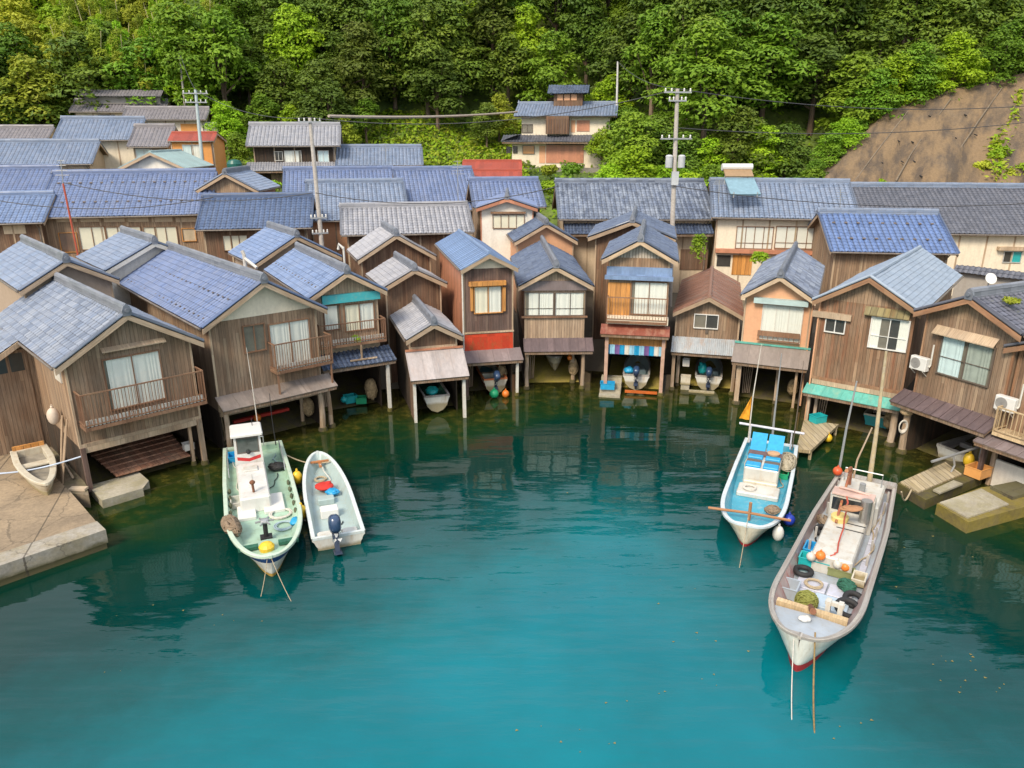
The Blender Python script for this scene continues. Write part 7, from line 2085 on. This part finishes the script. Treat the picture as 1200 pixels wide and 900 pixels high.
def trunk_mesh(name, h, r, limbs, g):
    m = MB()
    x, y = g.uniform(-.4, .4), g.uniform(-.4, .4)
    m.tube([(0, 0, -1.5), (x * .3, y * .3, h * .35), (x, y, h * .7), (x * 1.2, y, h)], [r * 1.3, r, r * .7, r * .35], 8)
    for (lx, ly, lz, rr, _) in limbs[::2]:
        z0 = h * g.uniform(.3, .6)
        m.tube([(x * .4, y * .4, z0), (lx * .5, ly * .5, z0 * .5 + lz * .5), (lx, ly, lz)], [r * .5, r * .35, r * .15], 6)
    me_o = m.build(name, M_TRUNK); me = me_o.data
    bpy.data.objects.remove(me_o)
    return me
LEAF = {
 'dark': leafmat('dark evergreen leaves', (0.065, 0.124, 0.013), (0.142, 0.210, 0.018), .012, .25, .15),
 'mid': leafmat('mid green leaves', (0.101, 0.201, 0.013), (0.195, 0.304, 0.021), .015, .25),
 'bright': leafmat('bright green leaves', (0.209, 0.377, 0.014), (0.357, 0.520, 0.022), .012, .2, .3),
 'yellow': leafmat('yellow green leaves', (.30, .38, .028), (.44, .47, .05), .015, .2, .3),
 'olive': leafmat('olive leaves', (0.088, 0.136, 0.018), (0.167, 0.220, 0.026), .02, .22),
 'brown': leafmat('reddish brown leaves', (0.264, 0.130, 0.035), (0.388, 0.195, 0.050), .02, .2),
}
ADJ = {'dark': 'dark evergreen', 'mid': 'mid green leafy', 'bright': 'bright green', 'yellow': 'yellow green', 'olive': 'olive green', 'brown': 'reddish brown'}
VAR = []
g = np.random.default_rng(5)
for i in range(9):
    R_ = [3.6, 4.2, 3.2, 4.6, 3.8, 3.0, 4.4, 3.4, 4.0][i]; hg = R_ * g.uniform(1.15, 1.6); nl = int(g.integers(10, 15)); base = g.uniform(2.2, 3.4)
    lob = crown_lobes(g, R_, hg, nl, base, [.46, .38, .52, .36, .46, .55, .40, .5, .42][i])
    VAR.append((leaf_mesh('crown', lob, int(4600 * (R_ / 3.6) ** 2), .19, .58, .6, seed=i, jag=.24, shell=(.62, 1.0)), trunk_mesh('trunk', base + hg * .9, .2, lob, g), R_, base + hg))
# slender feathery (bamboo-like) variants
BAM = []
for i in range(4):
    H_ = g.uniform(9, 12); lob = []
    for k in range(10):
        t = k / 9; z = H_ * (.38 + .62 * t); a = g.uniform(0, 6.28)
        lob.append((1.0 * t * math.cos(i) + .6 * math.cos(a), 1.0 * t * math.sin(i) + .6 * math.sin(a), z, .95 * (1.05 - .6 * t), .55))
    m = MB(); m.tube([(0, 0, -1), (.1 * math.cos(i), .1 * math.sin(i), H_ * .5), (1.0 * math.cos(i), 1.0 * math.sin(i), H_)], [.085, .07, .03], 7)
    o = m.build('culm', plain('bamboo culm', (.50, .44, .22), .5, var=.25)); cm = o.data; bpy.data.objects.remove(o)
    BAM.append((leaf_mesh('crown', lob, 1500, .2, .3, .28, seed=40 + i, jag=.5), cm, 1.6, H_))
COLMESH = {}
def with_mat(me, key):
    k = (me.name, key)
    if k not in COLMESH:
        c = me.copy(); c.materials.clear(); c.materials.append(LEAF[key]); COLMESH[k] = c
    return COLMESH[k]
TREES = []
def plant_tree(x, y, z, key, var, s, rz, sz=1.0, kind='tree'):
    cm, tm, R_, ht = (VAR if kind == 'tree' else BAM)[var]
    e = empty('pine_tree' if False else ('broadleaf_tree' if kind == 'tree' else 'bamboo'), (x, y, z), rz)
    e.scale = (s, s, s * sz)
    c = bpy.data.objects.new('crown', with_mat(cm, key)); COL.objects.link(c); c.parent = e
    t_ = bpy.data.objects.new('trunk' if kind == 'tree' else 'culm', tm); COL.objects.link(t_); t_.parent = e
    top = proj((x, y, z + ht * s * sz * .75))
    TREES.append((e, key, top[0], top[1], R_ * s, kind))
    return e
def on_slope(px, py):
    """terrain point seen at this photo pixel"""
    d = ray(px, py); lo = None
    t = 60.0
    while t < 220:
        p = Vector((0, 0, CH)) + d * t
        if tz(p.x, p.y) > p.z: return p
        t += .5
    return None
def slope_clear(px, py):
    lim = np.interp(px, [900, 950, 985, 1010, 1035, 1065, 1110, 1160, 1205, 1330], [260, 226, 192, 164, 140, 126, 112, 102, 90, 70])
    return px < 900 or py < lim
rt = np.random.default_rng(21)
def kind_at(px, py):
    """which crown colour stands where in the photograph"""
    r = rt.random()
    if px < 260:
        if py > 125 and px < 70: return 'dark' if r < .6 else 'mid'
        if 95 < px < 250 and py < 95 and rt.random() < .55: return None
        if py < 75: return ['yellow', 'bright', 'olive', 'mid'][int(rt.choice(4, p=[.45, .35, .08, .12]))]
        return ['mid', 'bright', 'yellow', 'dark', 'olive'][int(rt.choice(5, p=[.3, .32, .18, .15, .05]))]
    if px < 420:
        return ['dark', 'olive', 'mid', 'bright', 'brown'][int(rt.choice(5, p=[.45, .15, .27, .10, .03]))]
    if px < 700:
        return ['dark', 'mid', 'olive', 'bright'][int(rt.choice(4, p=[.45, .3, .17, .08]))]
    if py > 110:
        return ['bright', 'mid', 'dark'][int(rt.choice(3, p=[.45, .4, .15]))]
    return ['dark', 'mid', 'olive', 'bright'][int(rt.choice(4, p=[.62, .24, .10, .04]))]
# crown tops laid out on the slope in staggered rows
cnt = 0
rowY = [97.5, 101.5, 106, 111, 116.5, 122, 128, 134.5, 141]
for ri, Y0 in enumerate(rowY):
    sp = 5.2 + .22 * ri
    nx = int(Y0 * .76 / sp) + 1
    for i in range(-nx, nx + 1):
        x = i * sp + (ri % 2) * sp / 2 + rt.uniform(-1.5, 1.5); y = Y0 + rt.uniform(-1.8, 1.8)
        if x > 12: y -= min(17, (x - 12) * 1.4)
        z = tz(x, y)
        s = rt.uniform(.95, 1.5)
        px, py, _ = proj((x, y, z + 4.5 * s))
        if not (-170 < px < 1300) or py < -60: continue
        if y < 84 + 0: continue
        if not slope_clear(px, py + 18): continue
        if y < 102.5 and 385 < px < 605: continue      # grassy clearing
        if y < 103 and 560 < px < 735: continue     # round the cream hill house
        if y < 99 and 70 < px < 262: continue
        if y < 96 and 262 < px < 400: continue
        key = kind_at(px, py)
        if key is None: continue
        if cnt >= 285: break
        plant_tree(x, y, z - .3, key, int(rt.integers(len(VAR))), s, rt.uniform(0, 6.28), rt.uniform(.9, 1.25)); cnt += 1
# lower fringe of bright trees on the right, on top of and beside the bare slope
for px in range(715, 975, 24):
    p = at_Y(px, 205 + rt.uniform(-6, 6), 74.5 + rt.uniform(-1, 1)); x, y = p.x, p.y
    plant_tree(x, y, tz(x, y) - .4, 'bright' if rt.random() < .6 else 'mid', int(rt.integers(len(VAR))), rt.uniform(.62, .85), rt.uniform(0, 6.28))
for px in range(740, 950, 30):
    p = at_Y(px, 185, 80 + rt.uniform(-1, 1)); plant_tree(p.x, p.y, tz(p.x, p.y) - .4, ['bright', 'mid', 'dark'][int(rt.integers(3))], int(rt.integers(len(VAR))), rt.uniform(.75, 1.0), rt.uniform(0, 6.28))
for (px, py) in ((955, 200), (972, 182), (988, 168), (1005, 150), (1022, 138), (1045, 124), (1068, 117), (1092, 110), (1115, 104), (1140, 99), (1165, 94), (1188, 87), (1208, 80)):
    Yt = 68.5 + (262 - py) * .105 + 1.2
    p = at_Y(px, py, Yt); plant_tree(p.x, p.y, p.z - 2.6, 'bright' if rt.random() < .4 else 'mid', int(rt.integers(len(VAR))), rt.uniform(.42, .6) if px < 1012 else rt.uniform(.65, .95), rt.uniform(0, 6.28))
# left edge and around the upper houses
for (px, py, Y, key, s) in ((20, 140, 96, 'dark', 1.0), (52, 132, 98, 'dark', .9), (5, 110, 101, 'dark', 1.1), (75, 120, 101, 'bright', .8), (268, 165, 94, 'bright', .7), (282, 190, 88, 'mid', .55), (268, 150, 97, 'mid', .8), (405, 165, 95, 'yellow', .55), (430, 150, 98, 'mid', .7), (705, 185, 88, 'bright', .6), (735, 160, 90, 'mid', .8), (715, 140, 96, 'bright', .85), (585, 140, 100, 'yellow', .7), (570, 160, 98, 'olive', .6), (345, 150, 97, 'bright', .7), (310, 140, 98, 'mid', .8)):
    p = at_Y(px, py + 12, Y); plant_tree(p.x, Y, tz(p.x, Y) - .3, key, int(rt.integers(len(VAR))), s, rt.uniform(0, 6.28))
# bamboo at the upper left
for i in range(70):
    px = rt.uniform(60, 262); Y = rt.uniform(98.5, 112)
    p = at_Y(px, 60, Y); plant_tree(p.x, Y, tz(p.x, Y) - .2, 'yellow' if rt.random() < .6 else 'bright', int(rt.integers(4)), rt.uniform(.95, 1.4), rt.uniform(0, 6.28), 1.0, 'bamboo')
# labels: say each tree by colour, place on the slope and its neighbours
def place_words(px, py):
    col = ('at the left picture edge' if px < 60 else 'above the stepped roof terrace house' if px < 165 else 'above the orange house' if px < 275 else 'above the pale two storey house' if px < 400 else
           'above the low grey roof' if px < 500 else 'left of the cream hill house' if px < 590 else 'behind the cream hill house' if px < 725 else 'beside the transformer pole' if px < 830 else
           'above the solar heater roof' if px < 920 else 'left of the bare slope' if px < 1000 else 'above the bare slope' if px < 1130 else 'at the right picture edge')
    row = 'at picture top' if py < 35 else 'high up' if py < 80 else 'midway up' if py < 125 else 'low down'
    return col, row
ORD = ['first', 'second', 'third', 'fourth', 'fifth', 'sixth', 'seventh', 'eighth', 'ninth', 'tenth', 'eleventh', 'twelfth', 'thirteenth', 'fourteenth', 'fifteenth', 'sixteenth', 'seventeenth', 'eighteenth', 'nineteenth', 'twentieth'] + ['twenty-' + q for q in ('first', 'second', 'third', 'fourth', 'fifth', 'sixth', 'seventh', 'eighth')]
bins = {}
for T in TREES:
    col, row = place_words(T[2], T[3])
    sz = 'small ' if T[4] < 2.6 else 'big ' if T[4] > 4.6 else ''
    nm = (sz + ADJ[T[1]] + (' tree' if T[5] == 'tree' else ' bamboo'), row, col)
    bins.setdefault(nm, []).append(T)
for (nm, row, col), L in bins.items():
    L.sort(key=lambda T: T[2])
    for i, T in enumerate(L):
        lab = '%s %s %s' % (nm, row, col)
        if len(L) > 1: lab += ', ' + ('leftmost' if i == 0 else 'rightmost' if i == len(L) - 1 else ORD[i] + ' from left')
        tag(T[0], lab, 'tree' if T[5] == 'tree' else 'bamboo', 'forest trees on the slope')
# undergrowth between trunks and on the clearing
def scatter_leaves(name, label, pts, size, mats, group=None, kind='stuff', upr=.75):
    g = np.random.default_rng(len(pts)); P = np.array(pts); c = len(P)
    nrm = np.array([0, -.25, upr]) + g.normal(0, .45, (c, 3)); nrm /= np.linalg.norm(nrm, axis=1)[:, None]
    a = np.cross(nrm, g.normal(size=(c, 3))); a /= np.linalg.norm(a, axis=1)[:, None]; b = np.cross(nrm, a)
    s = size * g.uniform(.5, 1.4, c)[:, None]
    V = np.stack([P - a * s, P - b * s * .5, P + a * s, P + b * s * .5], axis=1)
    me = bpy.data.meshes.new(name); me.from_pydata(V.reshape(-1, 3).tolist(), [], np.arange(c * 4).reshape(c, 4).tolist())
    UV = np.repeat(np.stack([np.arange(c) % 64 + .5, np.floor(P[:, 0] * .7) + np.floor(P[:, 1] * .5) * 13 + .5], axis=1)[:, None], 4, axis=1)
    ul = me.uv_layers.new(name='UVMap'); ul.data.foreach_set('uv', UV.reshape(-1).astype(np.float32))
    for m_ in mats: me.materials.append(m_)
    if len(mats) > 1: me.polygons.foreach_set('material_index', g.integers(0, len(mats), c).astype(np.int32))
    o = bpy.data.objects.new(name, me); COL.objects.link(o)
    return tag(o, label, kind=kind)
pts = []
gx = rt.uniform(-100, 100, 60000); gy = rt.uniform(64, 140, 60000)
gz_ = terrain(gx, gy)
cl = (np.sin(gx * 1.3 + gy * .7) + np.sin(gx * .6 - gy * 1.1 + 1) + np.sin(gy * 2.1 + 2)) * .3
for x, y, z, c_ in zip(gx, gy, gz_, cl):
    if z < 5.0: continue
    px, py, _ = proj((x, y, z))
    if not (-140 < px < 1260 and -30 < py < 260): continue
    if x > 27 and y < 86 and not slope_clear(px, py + 4): continue
    pts.append((x, y, z + max(0, c_) * .9 + rt.uniform(0, .35)))
scatter_leaves('undergrowth', 'low undergrowth and grass covering the slope below the trees', pts, .3, [LEAF['mid'], LEAF['bright'], LEAF['olive']])
pts = []
for _ in range(16000):
    px = rt.uniform(395, 620); p = at_Y(px, rt.uniform(140, 205), rt.uniform(84, 106)); z = tz(p.x, p.y)
    pts.append((p.x, p.y, z + rt.uniform(.05, .8) * (0.4 + .6 * abs(math.sin(p.x * .9) * math.cos(p.y * .8)))))
scatter_leaves('meadow_grass', 'sunlit yellow green grass and weeds on the open slope left of the cream hill house', pts, .26, [LEAF['yellow'], LEAF['bright'], LEAF['bright'], LEAF['olive']])
# plants on the bare slope and in the gardens
def bush(label, p, r, key, n=500, seed=1, cat='plant', group=None, name='shrub', rz=.8):
    g = np.random.default_rng(seed)
    lob = [(g.uniform(-r, r) * .5, g.uniform(-r, r) * .5, r * g.uniform(.2, .9) * rz, r * g.uniform(.4, .7), r * g.uniform(.35, .6) * rz) for _ in range(6)]
    me = leaf_mesh(name, lob, n, .13 if r < 1 else .2, .5, .5, seed=seed); me.materials.append(LEAF[key])
    o = bpy.data.objects.new(name, me); COL.objects.link(o); o.location = p
    return tag(o, label, cat, group)
for i, (px, py, r, key, lb) in enumerate(((1165, 182, 1.3, 'bright', 'bright shrub growing in the middle of the bare slope'), (1150, 198, 1.0, 'yellow', 'yellow green weeds below the shrub on the bare slope'), (1180, 150, .8, 'bright', 'small bright weeds high on the bare slope near the right edge'), (1188, 208, 1.4, 'yellow', 'yellow green shrub at the foot of the bare slope, right edge'), (1032, 214, .6, 'bright', 'small tuft at the foot of the bare slope behind the roofs'), (1200, 205, 1.5, 'bright', 'bright green shrub cut by the right picture edge'))):
    Yt = 68.5 + (262 - py) * .105 - .3
    bush(lb, at_Y(px, py + 4, Yt), r, key, 700, 60 + i)
ivy = []
for i in range(520):
    f = rt.random(); px = np.interp(f, [0, .35, .6, 1], [1192, 1183, 1165, 1168]) + rt.normal(0, 2 + 5 * f); py = np.interp(f, [0, 1], [108, 214]) + rt.normal(0, 3)
    if rt.random() < .35 and f < .6: continue
    q = on_bare(px, py); ivy.append((q.x, q.y - .25, q.z + rt.uniform(-.1, .2)))
o = scatter_leaves('ivy', 'strip of green ivy running down the bare slope near the right edge', ivy, .26, [LEAF['bright'], LEAF['yellow']], kind='thing'); o['category'] = 'ivy'
bush('green potted shrub between the tallest and the rusty roofed boathouse', at_Y(818, 302, 52), .55, 'mid', 420, 71, rz=2.4)
bush('green shrub in front of the orange door of the cream two storey house', at_Y(888, 306, 55), .7, 'bright', 400, 72)
bush('bright shrub below the pale grey two storey house', at_Y(316, 222, 73), 1.2, 'bright', 600, 73)
bush('bright hedge under the cream hill house terrace', at_Y(648, 228, 70), 1.6, 'bright', 900, 74, rz=.6)
bush('leafy shrub on the terrace wall below the cream hill house, left one', at_Y(643, 205, 84), 1.0, 'yellow', 500, 75)
bush('leafy shrub on the terrace wall below the cream hill house, right one', at_Y(672, 204, 83), 1.2, 'mid', 600, 76)
bush('green weed tuft on the yard behind the dinghy', at_z(8, 528, .65), .35, 'mid', 260, 77)
h = H['h3']; bush('potted plant on the balcony of the turquoise banded boathouse', h.world(.2, -.45, h.rect(417, 398, 420, 402, -.8)[2]), .32, 'bright', 260, 78, group=None)
h = H['h11']; bush('grass tuft growing on the charcoal tiles near the gable', h.world(1.0, .9, h.ze + .95), .3, 'yellow', 160, 79, rz=.5)
